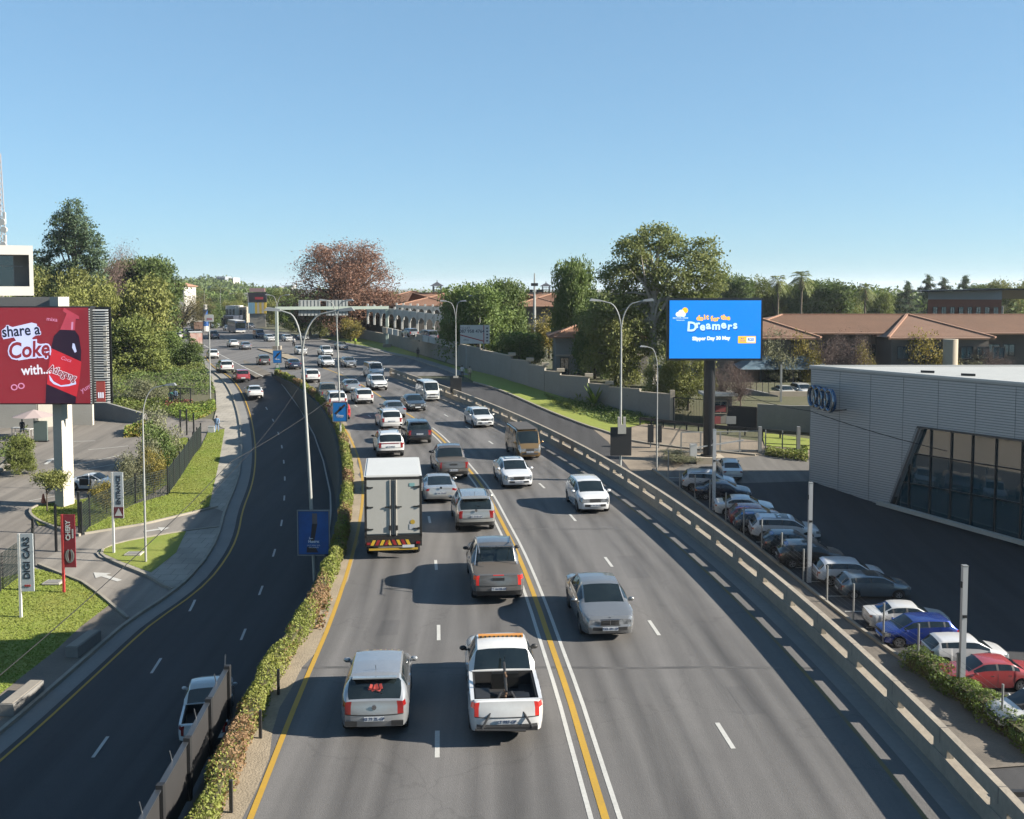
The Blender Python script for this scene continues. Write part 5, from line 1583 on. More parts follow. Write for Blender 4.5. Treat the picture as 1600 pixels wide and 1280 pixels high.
words('share a', 35, 517, 24, NAV, -.004, 1.6, LILAC, tilt=.08, sx=.86, off=.5)
words('Coke', 46, 547, 34, REDM, -.004, 3.2, LILAC, shear=.15, tilt=.08, sx=.86, off=.9)
words('.', 73, 549, 34, REDM, -.004, 1.6, LILAC)
words('with...', 57, 578, 21, WH, -.004, tilt=.06, sx=.90, off=.4)
BOT = screen('screen_bottle', (.016, .004, .016), .4)
blotch('picture', [(101, 487), (125, 497), (126, 500), (121, 499), (119, 516), (125, 525), (128, 548), (126, 580), (120, 605), (117, 630), (70, 630), (72, 600), (77, 570), (82, 540), (86, 525), (96, 515), (107, 490)], BOT, -.004)
blotch('picture', [(101, 486), (103, 481), (126, 494), (126, 499), (121, 498), (119, 516), (96, 515), (107, 490)], screen('screen_neck', (.42, .05, .08), .36), -.010)
blotch('picture', [(82, 544), (128, 565), (124, 595), (119, 620), (73, 600), (77, 570)], screen('screen_label', (.46, .018, .03), .38), -.010)
blotch('picture', [(77, 585), (84, 596), (95, 602), (108, 600), (118, 595), (119, 600), (108, 603), (95, 604), (84, 600), (78, 594)], LILAC, -.014)
blotch('picture', [(115, 536), (118, 537), (121, 549), (118, 551), (114, 543)], LILAC, -.012)
blotch('picture', [(114, 503), (117, 503), (116, 515), (113, 515)], PNK, -.014)
words('Atlegang', 98, 583, 15, REDM, -.012, 1.2, WH, tilt=-.38, sx=.85, off=.4)
words('Coca', 104, 561, 8, PNK, -.012, tilt=-.3, shear=.3)
words('mixa', 84, 499, 9, PNK, -.004, tilt=-.1)
for px in (22, 33):
    mb = MB(); c = fp(px, 605 - (px - 22) * .2)
    for k in range(12):
        a, b = 2 * PI * k / 12, 2 * PI * (k + 1) / 12
        mb.bar(c + Vector((math.cos(a) * 4.5 * sc, -.01, math.sin(a) * 4 * sc)), c + Vector((math.cos(b) * 4.5 * sc, -.01, math.sin(b) * 4 * sc)), .07, .02, up=(0, 1, 0))
    mb.build('picture', PNK, red)
words('yum', 134, 606, 11, PNK, -.004, tilt=.5)
# louvred return side
LOUV = mat('louvre_grey', (.62, .63, .62), .5, .1)
sd = 24 * Yb / 1600
for k in range(38):
    z = .1 + k * (Hd - .15) / 38
    MB().box((sd / 2 + .08, .15 + .7 * 0, z), (sd, .13, .035), (.75, 0, 0)).build('slat', LOUV, red)
mb = MB(); mb.box((.05, .1, Hd / 2), (.10, .9, Hd)); mb.build('edge_strip', DARK, red)
for k in range(40): MB().box((.05, -.36, .1 + k * Hd / 40.5), (.09, .03, .10)).build('edge_lamp', WHITEP, red)
MB().box((sd / 2 + .1, .6, Hd / 2), (sd, .05, Hd)).build('side_back', DARK, red)
MB().box((sd / 2 + .12, -.20, Hd * .10 + .2), (.62, .04, 1.45)).build('red_plate', mat('plate_red', (.6, .1, .08), .5), red)
for k in range(3):
    MB().box((sd / 2 - .02 + k * .15, -.225, Hd * .10 - .05), (.09, .01, .4)).build('lettering', WH, red)
for k in range(9):
    MB().box((sd - .05, -.19, Hd * .30 + k * .42), (.24, .04, .30 - .08 * (k % 2))).build('lettering', CONC_W, red)

# ------------------------------------------------------------------ blue digital billboard (right)
pD = low(1108, 722)
dg = thing('digital_billboard', 'blue digital billboard about dreamers on a thick black post', 'billboard', pD)
Yd = pD.y
zb2, zt2 = atY(1116, 563, Yd).z - pD.z, atY(1116, 466, Yd).z - pD.z
wb = 148 * Yd / 1600
xo = atY(1116, 500, Yd).x - pD.x
MB().cyl((0, .3, zb2 / 2 + .3), .52, zb2 + .6, 'z', 20).build('post', mat('post_black', (.02, .022, .026), .35, .3), dg, smooth=40)
MB().cyl((0, .3, .55), .75, .2, 'z', 20).build('flange', DARK, dg)
MB().box((0, .3, -.1), (2.6, 2.2, 1.25)).build('footing', PLASTER_C, dg)
MB().box((xo, 0, (zb2 + zt2) / 2), (wb, .9, zt2 - zb2)).build('case', mat('case_black', (.012, .014, .018), .4), dg)
w2, h2 = wb - .34, zt2 - zb2 - .4
SB = screen('screen_blue', (0.002, .225, .80), .35)
MB().box((xo, -.46, (zb2 + zt2) / 2), (w2, .03, h2)).build('screen', SB, dg)
SW, SY, SL, SO = screen('screen_white', (.75, .85, 1), .4), screen('screen_yellow', (1, .50, .03), .42), screen('screen_light_blue', (.55, .78, 1), .4), screen('screen_navy', (.0, .09, .42), .36)
sx0, sz0, ss = xo - w2 / 2, (zb2 + zt2) / 2 + h2 / 2, w2 / 142.0
def sp(px, py, d=0): return Vector((sx0 + (px - 1045.5) * ss, -.478 - d, sz0 - (py - 469.5) * ss))
def stext(txt, px, py, size, m, rot=0.0, off=.35, d=0.0, sx=1.0):
    o = text(dg, txt, size * ss, m, sp(px, py, d), offset=off * ss, extrude=.003, sx=sx); o.rotation_euler = (PI / 2, -rot, 0)
for ch, x, y, r in (('d', 1090, 497, .0), ('o', 1095, 497.5, .1), ('i', 1100, 495.5, .1), ('t', 1104.5, 495.5, -.05), ('f', 1111, 498, .1), ('o', 1116, 498.5, 0), ('r', 1120.5, 498, -.1), ('t', 1127, 495.5, .1), ('h', 1131.5, 496, 0), ('e', 1137, 496.5, -.1)):
    stext(ch, x, y, 10.5, SY, r, .5)
for ch, x, y, r, z in (('D', 1080.5, 511, -.06, 17), ('r', 1089.5, 507, .1, 13), ('e', 1097, 510.5, -.08, 14), ('a', 1106, 508.5, .06, 14), ('m', 1118, 509.5, 0, 14), ('e', 1129.5, 507.5, .08, 14), ('r', 1139, 510, -.1, 13), ('s', 1147.5, 508, .05, 14)):
    stext(ch, x + .5, y + 1.6, z * 1.22, SO, r, .7)
    stext(ch, x, y, z * 1.22, SL, r, .62, .008)
stext('Slipper Day 30 May', 1110.5, 528.5, 7.6, SW, .02, .42, sx=.98)
mb = MB()
for x, y, r in ((1058.5, 491, 3.6), (1063.5, 488.5, 4.6), (1067, 491.5, 3.6)): mb.cyl(sp(x, y, .004), r * ss, .01, 'y', 16)
mb.box(sp(1062.5, 492.8, .004), (11 * ss, .01, 3.6 * ss)); mb.build('cloud_logo', SW, dg)
MB().cyl(sp(1069.5, 485, -.004), 4.6 * ss, .012, 'y', 18).build('sun_logo', SY, dg)
stext('REACH FOR A DREAM', 1062.5, 496.8, 2.4, SW, 0, .05); stext('FOUNDATION', 1062.5, 500.3, 1.9, SW, 0, .05)
MB().box(sp(1166, 530.5, .002), (27.5 * ss, .012, 11 * ss)).build('price_tag', SY, dg)
MB().box(sp(1172, 530.5, .008), (13 * ss, .012, 8 * ss)).build('price_field', SW, dg)
stext('R20', 1172, 530.5, 6, SO, 0, .2, .014); stext('BUY', 1159.5, 529, 3.2, SO, 0, .1, .01); stext('STICKER', 1159.5, 532.5, 2.2, SO, 0, .1, .01)

# ------------------------------------------------------------------ car showroom with ribbed cladding (right)
A = low(1265, 751); B = low(1600, 858)
A = Vector((A.x, A.y, 0)); B = Vector((B.x, B.y, 0))
dU = (B - A).normalized(); nU = Vector((dU.y, -dU.x, 0))          # dU runs along the facade towards the viewer
if nU.x > 0: nU = -nU
zTop = atY(1265, 576, A.y).z
def wallpt(px, py):
    d = ray(px, py); o = Vector((0, 0, CAM_H))
    k = (A - o).dot(nU) / d.dot(nU)
    q = o + d * k
    return (q - A).dot(dU), q.z
LU = (B - A).length + 25  # lengthened out of view so the showroom's shadow covers more of the car park
zB = -9.6
u1, z1 = wallpt(1437, 664); u0, z0 = wallpt(1391, 790)
u2, z2 = wallpt(1600, 693)
zwt = (z1 + z2) / 2
bl = thing('car_showroom', 'grey ribbed car showroom with four rings and a slanted glass front', 'building', A)
CLAD = mat('ribbed_cladding', (.60, .60, .58), .5, .1, noise=((.25, .35), (3, .25)), col2=(.46, .465, .46))
CLAD_B = mat('cladding_groove', (.33, .345, .355), .6, .2)
ue = lambda z: u1 + (u0 - u1) * (zwt - z) / (zwt - z0)           # slanted left edge of the glass
W_ = lambda u, off, z: dU * u + nU * off + Vector((0, 0, z))
# solid wall behind the ribs, around the opening
mb = MB()
pts_top = [(0, zB), (0, zTop), (LU, zTop), (LU, zwt), (ue(zwt) + .5, zwt), (ue(zwt) + .12, zwt - .18), (ue(zwt), zwt - .5), (ue(zB), zB)]
n = len(pts_top)
bm = bmesh.new()
vs = [bm.verts.new(W_(u, 0, z)) for u, z in pts_top]
f = bm.faces.new(vs); f.normal_update(); bmesh.ops.triangulate(bm, faces=[f])
r = bmesh.ops.extrude_face_region(bm, geom=bm.faces[:])
for v in [e for e in r['geom'] if isinstance(e, bmesh.types.BMVert)]: v.co -= nU * .55
bmesh.ops.recalc_face_normals(bm, faces=bm.faces[:])
me = bpy.data.meshes.new('facade'); bm.to_mesh(me); bm.free(); me.materials.append(CLAD_B)
put('facade', me, bl)
mb = MB()
z = zTop - .18
while z > zB + 1:
    if z > zwt + .08: mb.bar(W_(.02, .02, z), W_(LU, .02, z), .05, .14)
    elif ue(z) > .3: mb.bar(W_(.02, .02, z), W_(ue(z) - .25, .02, z), .05, .14)
    z -= .20
mb.build('cladding_rib', CLAD, bl, kind='stuff')
mb = MB()
for k in range(1, 9): mb.bar(W_(k * 3.1, .062, zTop - .1), W_(k * 3.1, .062, zwt + .1 if k * 3.1 > u1 else zB + 1.5), .012, .02, up=tuple(nU))
mb.build('panel_joint', mat('joint_grey', (.2, .21, .22), .5), bl, kind='stuff')
# opening reveal
rev = MB(); RV = mat('reveal_dark', (.06, .065, .07), .4, .3)
rev.bar(W_(ue(zwt) - .0, -.2, zwt - .05), W_(ue(zB) - .0, -.2, zB), .14, .5, up=tuple(nU))
rev.build('reveal', RV, bl)
MB().bar(W_(ue(zwt) - .1, -.25, zwt + .02), W_(LU, -.25, zwt + .02), .9, .14).build('reveal_head', RV, bl)
# panes and mullions; the first pane is cut by the slope
gu = [wallpt(1450, 690)[0]] + [wallpt(x, 740)[0] for x in (1481, 1514, 1551, 1592)]
step = (gu[-1] - gu[0]) / 4
us = [gu[0] - step * 2, gu[0] - step] + gu + [gu[-1] + step * k for k in range(1, 9)]
zs = [zwt, zwt - 2.2, zwt - 4.6, zB + .4]
for i in range(len(us) - 1):
    for zt_, zb__ in zip(zs, zs[1:]):
        a, b = us[i], us[i + 1]
        q = [(max(a, ue(zb__)), zb__), (b, zb__), (b, zt_), (max(a, ue(zt_)), zt_)]
        if q[0][0] >= b - .05: continue
        q[3] = (min(q[3][0], b - .02), q[3][1])
        q[0] = (min(q[0][0], b - .02), q[0][1])
        m2 = MB(); m2.add([W_(u, -.42, z) for u, z in q] + [W_(u, -.46, z) for u, z in q], [(0, 1, 2, 3), (7, 6, 5, 4)]); m2.build('pane', GLASS_B, bl)
for u in us[1:]:
    zt_ = zwt
    if u < ue(zwt): zt_ = zwt - (ue(zwt) - u) / (ue(zwt) - ue(zB)) * (zwt - zB)
    MB().bar(W_(u, -.36, zt_), W_(u, -.36, zB), .1, .14, up=tuple(nU)).build('mullion', DARK, bl)
for z in zs[1:3]:
    MB().bar(W_(max(ue(z), 0), -.37, z), W_(LU, -.37, z), .08, .08).build('transom', DARK, bl)
for u in (us[2] + 1.0, us[5] - .6): MB().bar(W_(u, -1.4, zwt - .3), W_(u, -1.4, zB), .5, .5, up=tuple(nU)).build('column', mat('column_blue_grey', (.2, .26, .29), .6), bl)
mb = MB(); mb.bar(W_(u0 - 1.0, .30, 0), W_(LU, .30, 0), .35, .3)
for i, v in enumerate(mb.v):
    v = Vector(v); q = v + A; mb.v[i] = (v.x, v.y, G(q.x, q.y) + .05 + (v.z + .15))
mb.build('threshold', CONC_W, bl)
# roof: membrane, parapet lip
back = Vector((46, 0.4, 0))
rp = [W_(-.1, .12, zTop), W_(LU, .12, zTop), W_(LU, .12, zTop) + Vector((40, 0, 0)), back + Vector((20, 0, zTop)), Vector((-.1, .3, zTop))]
bm = bmesh.new(); vs = [bm.verts.new(p) for p in rp]; f = bm.faces.new(vs)
r = bmesh.ops.extrude_face_region(bm, geom=[f])
for v in [e for e in r['geom'] if isinstance(e, bmesh.types.BMVert)]: v.co.z += .16
bmesh.ops.recalc_face_normals(bm, faces=bm.faces[:])
me = bpy.data.meshes.new('roof'); bm.to_mesh(me); bm.free(); me.materials.append(mat('roof_membrane', (.62, .62, .58), .6, noise=((.15, .4), (1.5, .3)), col2=(.42, .42, .40))); put('roof', me, bl)
mb = MB(); mb.bar(W_(-.1, .13, zTop + .22), W_(LU, .13, zTop + .22), .12, .16); mb.bar(W_(-.1, .13, zTop + .22), Vector((60, .5, zTop + .22)), .12, .16); mb.build('roof_edge', WHITEP, bl)
for u, o in ((9, -2.5), (12.5, -2.6)):
    MB().bar(W_(u, o, zTop + .26), W_(u + .9, o - .5, zTop + .26), .12, .18).build('roof_drain', DARK, bl)
mb = MB(); q = W_(0, 0, 0)
mb.add([q + Vector((0, .2, zB)), q + Vector((55, .6, zB)), q + Vector((55, .6, zTop)), q + Vector((0, .2, zTop))], [(0, 1, 2, 3)]); mb.build('rear_wall', CLAD, bl)
mb = MB(); e0 = W_(LU, 0, 0); mb.add([e0 + Vector((0, 0, zB)), e0 + Vector((40, 0, zB)), e0 + Vector((40, 0, zTop)), e0 + Vector((0, 0, zTop))], [(0, 1, 2, 3)]); mb.build('end_wall', CLAD, bl)
ur, zr = wallpt(1286, 620)
ra = .86
dR = Vector((.10, -.995, 0)); nR = Vector((-.995, -.10, 0))
for k in range(4):
    c = W_(.55, .35, zr) + dR * (k * 1.20)
    ringp = [c + dR * (ra * math.cos(a)) + Vector((0, 0, ra * math.sin(a))) for a in [2 * PI * j / 28 for j in range(29)]]
    mb = MB(); mb.tube([p + nR * .1 for p in ringp], .12, 8, 0, cap=False)
    rr = mb.build('ring', mat('ring_chrome', (.30, .36, .42), .25, .9), bl, smooth=60)
    m2 = MB(); m2.tube(ringp, .16, 6, 0, cap=False); m2.build('ring_backing', mat('ring_blue', (.012, .075, .19), .4), rr)
    MB().bar(c - nR * .1 - Vector((0, 0, ra)), c - nR * .1 - Vector((0, 0, ra)) - nU * (.3 + k * .8), .06, .06).build('bracket', DARK, rr)

# square white light posts and the steel fence posts of the car park
for px, py, pt, lab in ((1264, 910, 755, 'square white light post beside the black suv'), (1502, 1087, 885, 'square white light post beside the red sedan, nearest of the three'), (1115, 797, 672, 'square grey light post beside the billboard post')):
    p = low(px, py); h = atY(px, pt, p.y).z - p.z
    t = thing('light_post', lab, 'light post', p, 0, 'square light posts of the car park')
    MB().box((0, 0, h / 2), (.24, .24, h)).build('post', mat('post_white', (.62, .63, .64), .45, .2), t)
    MB().box((0, 0, h + .03), (.26, .26, .06)).build('cap', STEEL, t)
    MB().box((-.14, 0, h * .86), (.05, .14, .3)).build('floodlight', DARK, t)
    MB().box((0, -.14, h * .62), (.2, .04, .14)).build('label_plate', DARK, t)
fp_ = [(1044, 749, 688), (1062, 768, 735), (1086, 781, 742), (1109, 797, 750), (1134, 816, 770), (1162, 838, 792), (1190, 861, 812), (1221, 884, 832), (1255, 912, 858), (1292, 942, 884), (1333, 974, 912), (1380, 1010, 942), (1434, 1048, 975), (1495, 1086, 1020), (1565, 1141, 1069)]
fpost = [(low(a, b), atY(a, c, low(a, b).y).z) for a, b, c in fp_]
ft = thing('mesh_fence', 'see-through wire fence with thin grey posts between the sidewalk and the car park', 'fence')
WIRE = mat('fence_wire', (.12, .125, .13), .6, .3)
for i, (p, zt_) in enumerate(fpost):
    h = max(1.6, min(2.6, zt_ - p.z))
    MB().tube([(p.x, p.y, p.z - .1), (p.x, p.y, p.z + h)], .055, 8).build('post', STEEL, ft)
    if i:
        q = fpost[i - 1][0]
        mb = MB()
        for k in range(7): mb.bar(q + Vector((0, 0, .15 + k * .27)), p + Vector((0, 0, .15 + k * .27)), .008, .008)
        mb.build('wire', WIRE, ft, kind='stuff')
# ------------------------------------------------------------------ vegetation
def leafmat(name, c1, c2, trans=.3, rough=.75):
    c1, c2 = tuple(c * 1.3 for c in c1), tuple(c * 1.3 for c in c2)
    m = mat(name, c1, rough, noise=((.45, .8), (3.5, .5)), col2=c2, trans=trans, randhue=.18)
    return m
LEAF_D = leafmat('leaves_dark', (.07, .125, .03), (.15, .20, .04))
LEAF_M = leafmat('leaves_mid', (.105, .15, .03), (.20, .22, .045))
LEAF_O = leafmat('leaves_olive', (.145, .175, .04), (.25, .25, .06))
LEAF_Y = leafmat('leaves_yellow', (.33, .25, .04), (.20, .18, .04))
LEAF_G = leafmat('leaves_grey_green', (.15, .17, .09), (.23, .22, .12))
LEAF_R = leafmat('leaves_red_brown', (.24, .115, .08), (.31, .17, .105))
LEAF_E = leafmat('leaves_gum', (.12, .17, .05), (.25, .27, .09))
LEAF_B = leafmat('leaves_blue_dark', (.055, .10, .05), (.10, .14, .065))
LEAF_F = leafmat('leaves_fresh', (.11, .20, .018), (.22, .28, .04))
LEAF_H1 = leafmat('leaves_hedge', (.19, .25, .04), (.32, .32, .07))
LEAF_H2 = leafmat('leaves_hedge_red', (.26, .13, .06), (.36, .24, .12))
TWIG = mat('twigs', (.15, .10, .085), .9, noise=((2, .5),), col2=(.24, .17, .14))
BARK = mat('bark_brown', (.10, .08, .06), .95, noise=((3, .6),), col2=(.05, .04, .03), bump=(9, .5))
BARK_W = mat('bark_pale', (.48, .44, .38), .85, noise=((1.5, .5),), col2=(.28, .24, .2))
BARK_P = mat('bark_palm', (.21, .17, .12), .95, noise=((6, .6),), col2=(.12, .09, .06))

def leaf_arrays(cent, size, flat=0.0, asp=.55):
    n = len(cent)
    u = RNG.normal(size=(n, 3))
    u[:, 2] *= (1 - flat)
    u /= np.linalg.norm(u, axis=1, keepdims=True) + 1e-9
    v = RNG.normal(size=(n, 3))
    v -= (v * u).sum(1, keepdims=True) * u
    v /= np.linalg.norm(v, axis=1, keepdims=True) + 1e-9
    s = (size * RNG.uniform(.6, 1.35, (n, 1))) if np.isscalar(size) else size[:, None] * RNG.uniform(.6, 1.35, (n, 1))
    P = np.empty((n, 4, 3))
    P[:, 0] = cent - u * s * .5
    P[:, 1] = cent + v * s * asp * .5
    P[:, 2] = cent + u * s * .5
    P[:, 3] = cent - v * s * asp * .5
    return P
def quads_mesh(name, P, mats, mi=None):
    n = len(P)
    me = bpy.data.meshes.new(name)
    me.vertices.add(n * 4); me.loops.add(n * 4); me.polygons.add(n)
    me.vertices.foreach_set('co', P.reshape(-1).astype(np.float32))
    me.loops.foreach_set('vertex_index', np.arange(n * 4, dtype=np.int32))
    me.polygons.foreach_set('loop_start', np.arange(0, n * 4, 4, dtype=np.int32))
    for m in (mats if isinstance(mats, list) else [mats]): me.materials.append(m)
    if mi is not None: me.polygons.foreach_set('material_index', mi.astype(np.int32))
    me.update(calc_edges=True)
    return me
def crown_points(blobs, n_clump, per, sig):
    """blobs: (x, y, z, rx, ry, rz); clumps sit mostly in the outer half of each blob, leaves gather round the clumps"""
    w_ = np.array([b[3] * b[4] + b[4] * b[5] + b[3] * b[5] for b in blobs]); w_ = w_ / w_.sum()
    idx = RNG.choice(len(blobs), n_clump, p=w_)
    B = np.array(blobs, float)[idx]
    d = RNG.normal(size=(n_clump, 3)); d /= np.linalg.norm(d, axis=1, keepdims=True)
    r = RNG.uniform(.35, 1.0, (n_clump, 1)) ** .45
    c = B[:, :3] + d * B[:, 3:] * r
    sg = sig * RNG.uniform(.6, 1.4, (n_clump, 1))
    L = np.repeat(c, per, 0) + RNG.normal(size=(n_clump * per, 3)) * np.repeat(sg, per, 0) * np.array([1, 1, .7])
    return L, c
def limbs(h, r, ends, lean=(0, 0), n=7):
    mb = MB()
    top = Vector((lean[0], lean[1], h))
    mb.tube([(0, 0, -.4), (lean[0] * .2, lean[1] * .2, h * .45), tuple(top)], [r * 1.15, r * .85, r * .6], n)
    for e in ends:
        e = Vector(e)
        s = Vector((lean[0] * .6, lean[1] * .6, h * random.uniform(.55, .95)))
        m_ = s.lerp(e, .5) + Vector((random.uniform(-.1, .1), random.uniform(-.1, .1), .08)) * (e - s).length
        mb.tube([s, m_, e], [r * .45, r * .28, r * .07], 5)
    return mb
TREES = {}
def tree_type(key, blobs, n_clump, per, sig, leaf, lm, trunk_h, trunk_r, bark, flat=0.0, branch=14, asp=.55, lean=(0, 0)):
    L, c = crown_points(blobs, n_clump, per, sig)
    cm = quads_mesh('crown', leaf_arrays(L, leaf, flat, asp), lm)
    ends = [tuple(c[i]) for i in RNG.choice(len(c), min(branch, len(c)), replace=False)]
    tm = limbs(trunk_h, trunk_r, ends, lean).mesh('trunk', bark); shade(tm, 50)
    TREES[key] = (cm, tm)
def rblobs(n, R, H0, H1, rmin, rmax, seed, zs=.8, conical=0.0):
    rr = random.Random(seed)
    out = []
    for _ in range(n):
        t = rr.random()
        z = lerp(H0, H1, t)
        k = 1 - conical * t
        a, q = rr.random() * 2 * PI, math.sqrt(rr.random()) * R * k
        s = rr.uniform(rmin, rmax) * (1 - conical * t * .6)
        out.append((q * math.cos(a), q * math.sin(a), z, s, s, s * zs))
    return out
# each type is built at its own size in metres
tree_type('round', rblobs(22, 3.4, 1.9, 8.8, 1.5, 2.5, 1), 760, 26, .40, .36, LEAF_M, 4.5, .32, BARK)
tree_type('dense', rblobs(24, 3.6, 1.8, 8.6, 1.7, 2.6, 2), 820, 26, .40, .38, LEAF_D, 4.0, .38, BARK)
tree_type('olive', rblobs(22, 3.8, 1.6, 8.4, 1.4, 2.3, 3), 760, 24, .42, .34, LEAF_O, 4.0, .3, BARK)
tree_type('gum', [(-4.6, 0, 9.5, 1.9, 1.9, 1.5), (-3.4, .5, 12.6, 2.0, 2, 1.6), (-2.2, -1, 15.6, 1.9, 1.9, 1.4), (.2, 0, 16.9, 2.0, 2, 1.3), (2.1, 1, 15.7, 1.7, 1.7, 1.3), (-.4, 1, 13.6, 2.3, 2, 1.5), (1.6, -1, 12.2, 2.2, 2, 1.5), (3.0, .5, 9.6, 1.9, 2, 1.5), (4.4, -.5, 13.4, 1.7, 1.8, 1.9), (5.2, .6, 15.4, 1.4, 1.5, 1.5), (6.0, 0, 12.6, 1.3, 1.5, 1.9), (-2.0, 1, 10.0, 2.0, 2, 1.5), (-5.6, 0, 7.6, 1.6, 1.6, 1.4), (5.0, 0, 9.8, 1.6, 1.6, 1.6), (.5, 1.5, 9.2, 1.9, 1.8, 1.4), (-3.9, 0, 6.4, 1.6, 1.6, 1.3), (-2, .6, 7.2, 2, 2, 1.8), (1.8, .6, 7.4, 2.0, 2, 1.7), (3.8, 0, 6.8, 1.9, 2, 1.7), (.2, 1, 5.4, 1.9, 1.8, 1.6), (5.4, 0, 7.6, 1.4, 1.5, 1.5)], 1600, 28, .40, .29, leafmat('leaves_gum_bright', (.16, .22, .06), (.30, .32, .11), .4), 12.5, .46, BARK_W, branch=34)  # whole crown in one brighter, yellower leaf colour
tree_type('autumn', [(0, 0, 9.5, 8.2, 7.5, 6.2), (0, 0, 13.5, 5.6, 5.4, 3.2), (0, 0, 5.5, 7.6, 7, 3.4)] + rblobs(40, 8.4, 3.0, 15.0, 1.8, 3.0, 5, conical=.34), 2600, 18, .62, .36, LEAF_R, 8, .6, BARK, branch=90, asp=.4)
tree_type('pine_tall', [(0, 0, 24.5, 1.6, 1.6, 2.2), (1.2, 0, 22, 2.2, 2, 2.0), (-1.6, 0, 22.5, 2.0, 2, 2.2), (2.6, .5, 19.6, 2.1, 2, 1.9), (-2.8, .4, 19.2, 1.9, 1.9, 2.1), (.4, 0, 19.0, 2.4, 2.2, 1.9), (4.0, 0, 16.6, 1.9, 1.9, 1.6), (-5.0, 0, 17.0, 1.5, 1.5, 1.3), (1.4, 0, 15.6, 2.3, 2.2, 1.8), (-1.8, .5, 14.2, 2.0, 2, 1.8), (3.2, 0, 13.2, 2.0, 2, 1.7), (-3.4, 0, 13.4, 1.8, 1.8, 1.5), (-4.9, 0, 15.4, .9, .9, .8)], 820, 26, .42, .36, LEAF_B, 21, .4, BARK, branch=26)
tree_type('bush', rblobs(9, 1.0, .7, 2.0, .7, 1.0, 7), 260, 22, .22, .16, LEAF_D, .8, .1, BARK)
tree_type('shrub_olive', rblobs(10, 1.3, .8, 2.4, .7, 1.1, 8), 240, 24, .26, .15, LEAF_G, 1.0, .1, BARK)
tree_type('bush_tall', rblobs(12, 1.7, 1.2, 5.6, 1.1, 1.7, 9, conical=.5), 320, 24, .34, .26, LEAF_D, 2.0, .16, BARK)
tree_type('bare', rblobs(16, 2.6, 1.6, 5.6, .9, 1.5, 10), 760, 16, .5, .17, TWIG, 2.6, .14, TWIG, branch=60, asp=.22)
tree_type('yellow', rblobs(11, 2.0, 1.8, 4.8, .9, 1.5, 12), 260, 20, .4, .22, LEAF_Y, 2.0, .14, BARK, branch=30)
tree_type('grey', rblobs(13, 2.2, 2.0, 5.6, 1.2, 1.8, 13), 300, 24, .38, .22, LEAF_G, 2.2, .18, BARK)
tree_type('streetbare', rblobs(16, 4.0, 3.0, 8.6, 1.2, 2.2, 14), 330, 20, .7, .26, leafmat('leaves_thin', (.19, .17, .075), (.24, .19, .06)), 4, .2, BARK, branch=60, asp=.35)
tree_type('small', rblobs(8, 1.0, 2.2, 3.2, .55, .8, 15), 190, 24, .24, .15, LEAF_O, 2.2, .07, BARK, branch=9)
tree_type('cedar', [(random.Random(i).uniform(-.6, .6) + (1 if i % 2 else -1) * (3.6 - i * .22), (i % 3 - 1) * 1.2, 3.2 + i * .95, 2.6 - i * .12, 2.2 - i * .1, .42) for i in range(13)] + [(0, 0, 4 + i * 1.6, 1.6 - i * .12, 1.6 - i * .12, .8) for i in range(8)], 700, 24, .30, .36, LEAF_B, 15, .34, BARK, flat=.5, branch=30)
tree_type('weeping', rblobs(20, 2.8, 1.2, 6.2, 1.0, 1.6, 16), 560, 26, .4, .24, LEAF_O, 3.2, .22, BARK, branch=22)
def palm_mesh():
    P = []
    rr = random.Random(4)
    for k in range(46):
        a = 2 * PI * k / 46 * 5.3
        el = rr.uniform(-.9, 1.35)
        Lf = rr.uniform(1.6, 2.2)
        for s in range(7):
            t0 = s / 7
            drop = -1.0 * t0 ** 2 * Lf * .55
            c = Vector((math.cos(a) * math.cos(el) * Lf * t0, math.sin(a) * math.cos(el) * Lf * t0, math.sin(el) * Lf * t0 + drop))
            side = Vector((-math.sin(a), math.cos(a), 0))
            fw = Vector((math.cos(a) * math.cos(el), math.sin(a) * math.cos(el), math.sin(el) - 1.1 * t0)).normalized()
            wd = .5 * (1 - abs(t0 - .6)) if s > 2 else .05
            for sg in (1, -1):
                P.append([c, c + fw * .26 + side * sg * wd * .3, c + fw * .5 + side * sg * wd - Vector((0, 0, wd * .35)), c + fw * .1 + side * sg * wd * .4])
    return quads_mesh('crown', np.array([[tuple(p) for p in q] for q in P]), LEAF_E)
def palm_trunk(h):
    mb = MB(); mb.tube([(0, 0, -.3), (.1, 0, h * .5), (0, 0, h)], [.30, .22, .26], 8)
    for k in range(26):
        a = k * 2.4; z = h - .25 - (k % 9) * .16
        mb.bar((.2 * math.cos(a), .2 * math.sin(a), z), (.75 * math.cos(a), .75 * math.sin(a), z - 1.0), .16, .05)
    return mb.mesh('trunk', BARK_P)
PALM = palm_mesh()
def plant(key, name, loc, label, cat='tree', group=None, scale=1.0, rz=None):
    t = thing(name, label, cat, loc, rz if rz is not None else random.random() * 6.28, group)
    t.scale = (scale,) * 3 if isinstance(scale, (int, float)) else scale
    cm, tm = TREES[key]
    put('crown', cm, t); put('trunk', tm, t)
    return t
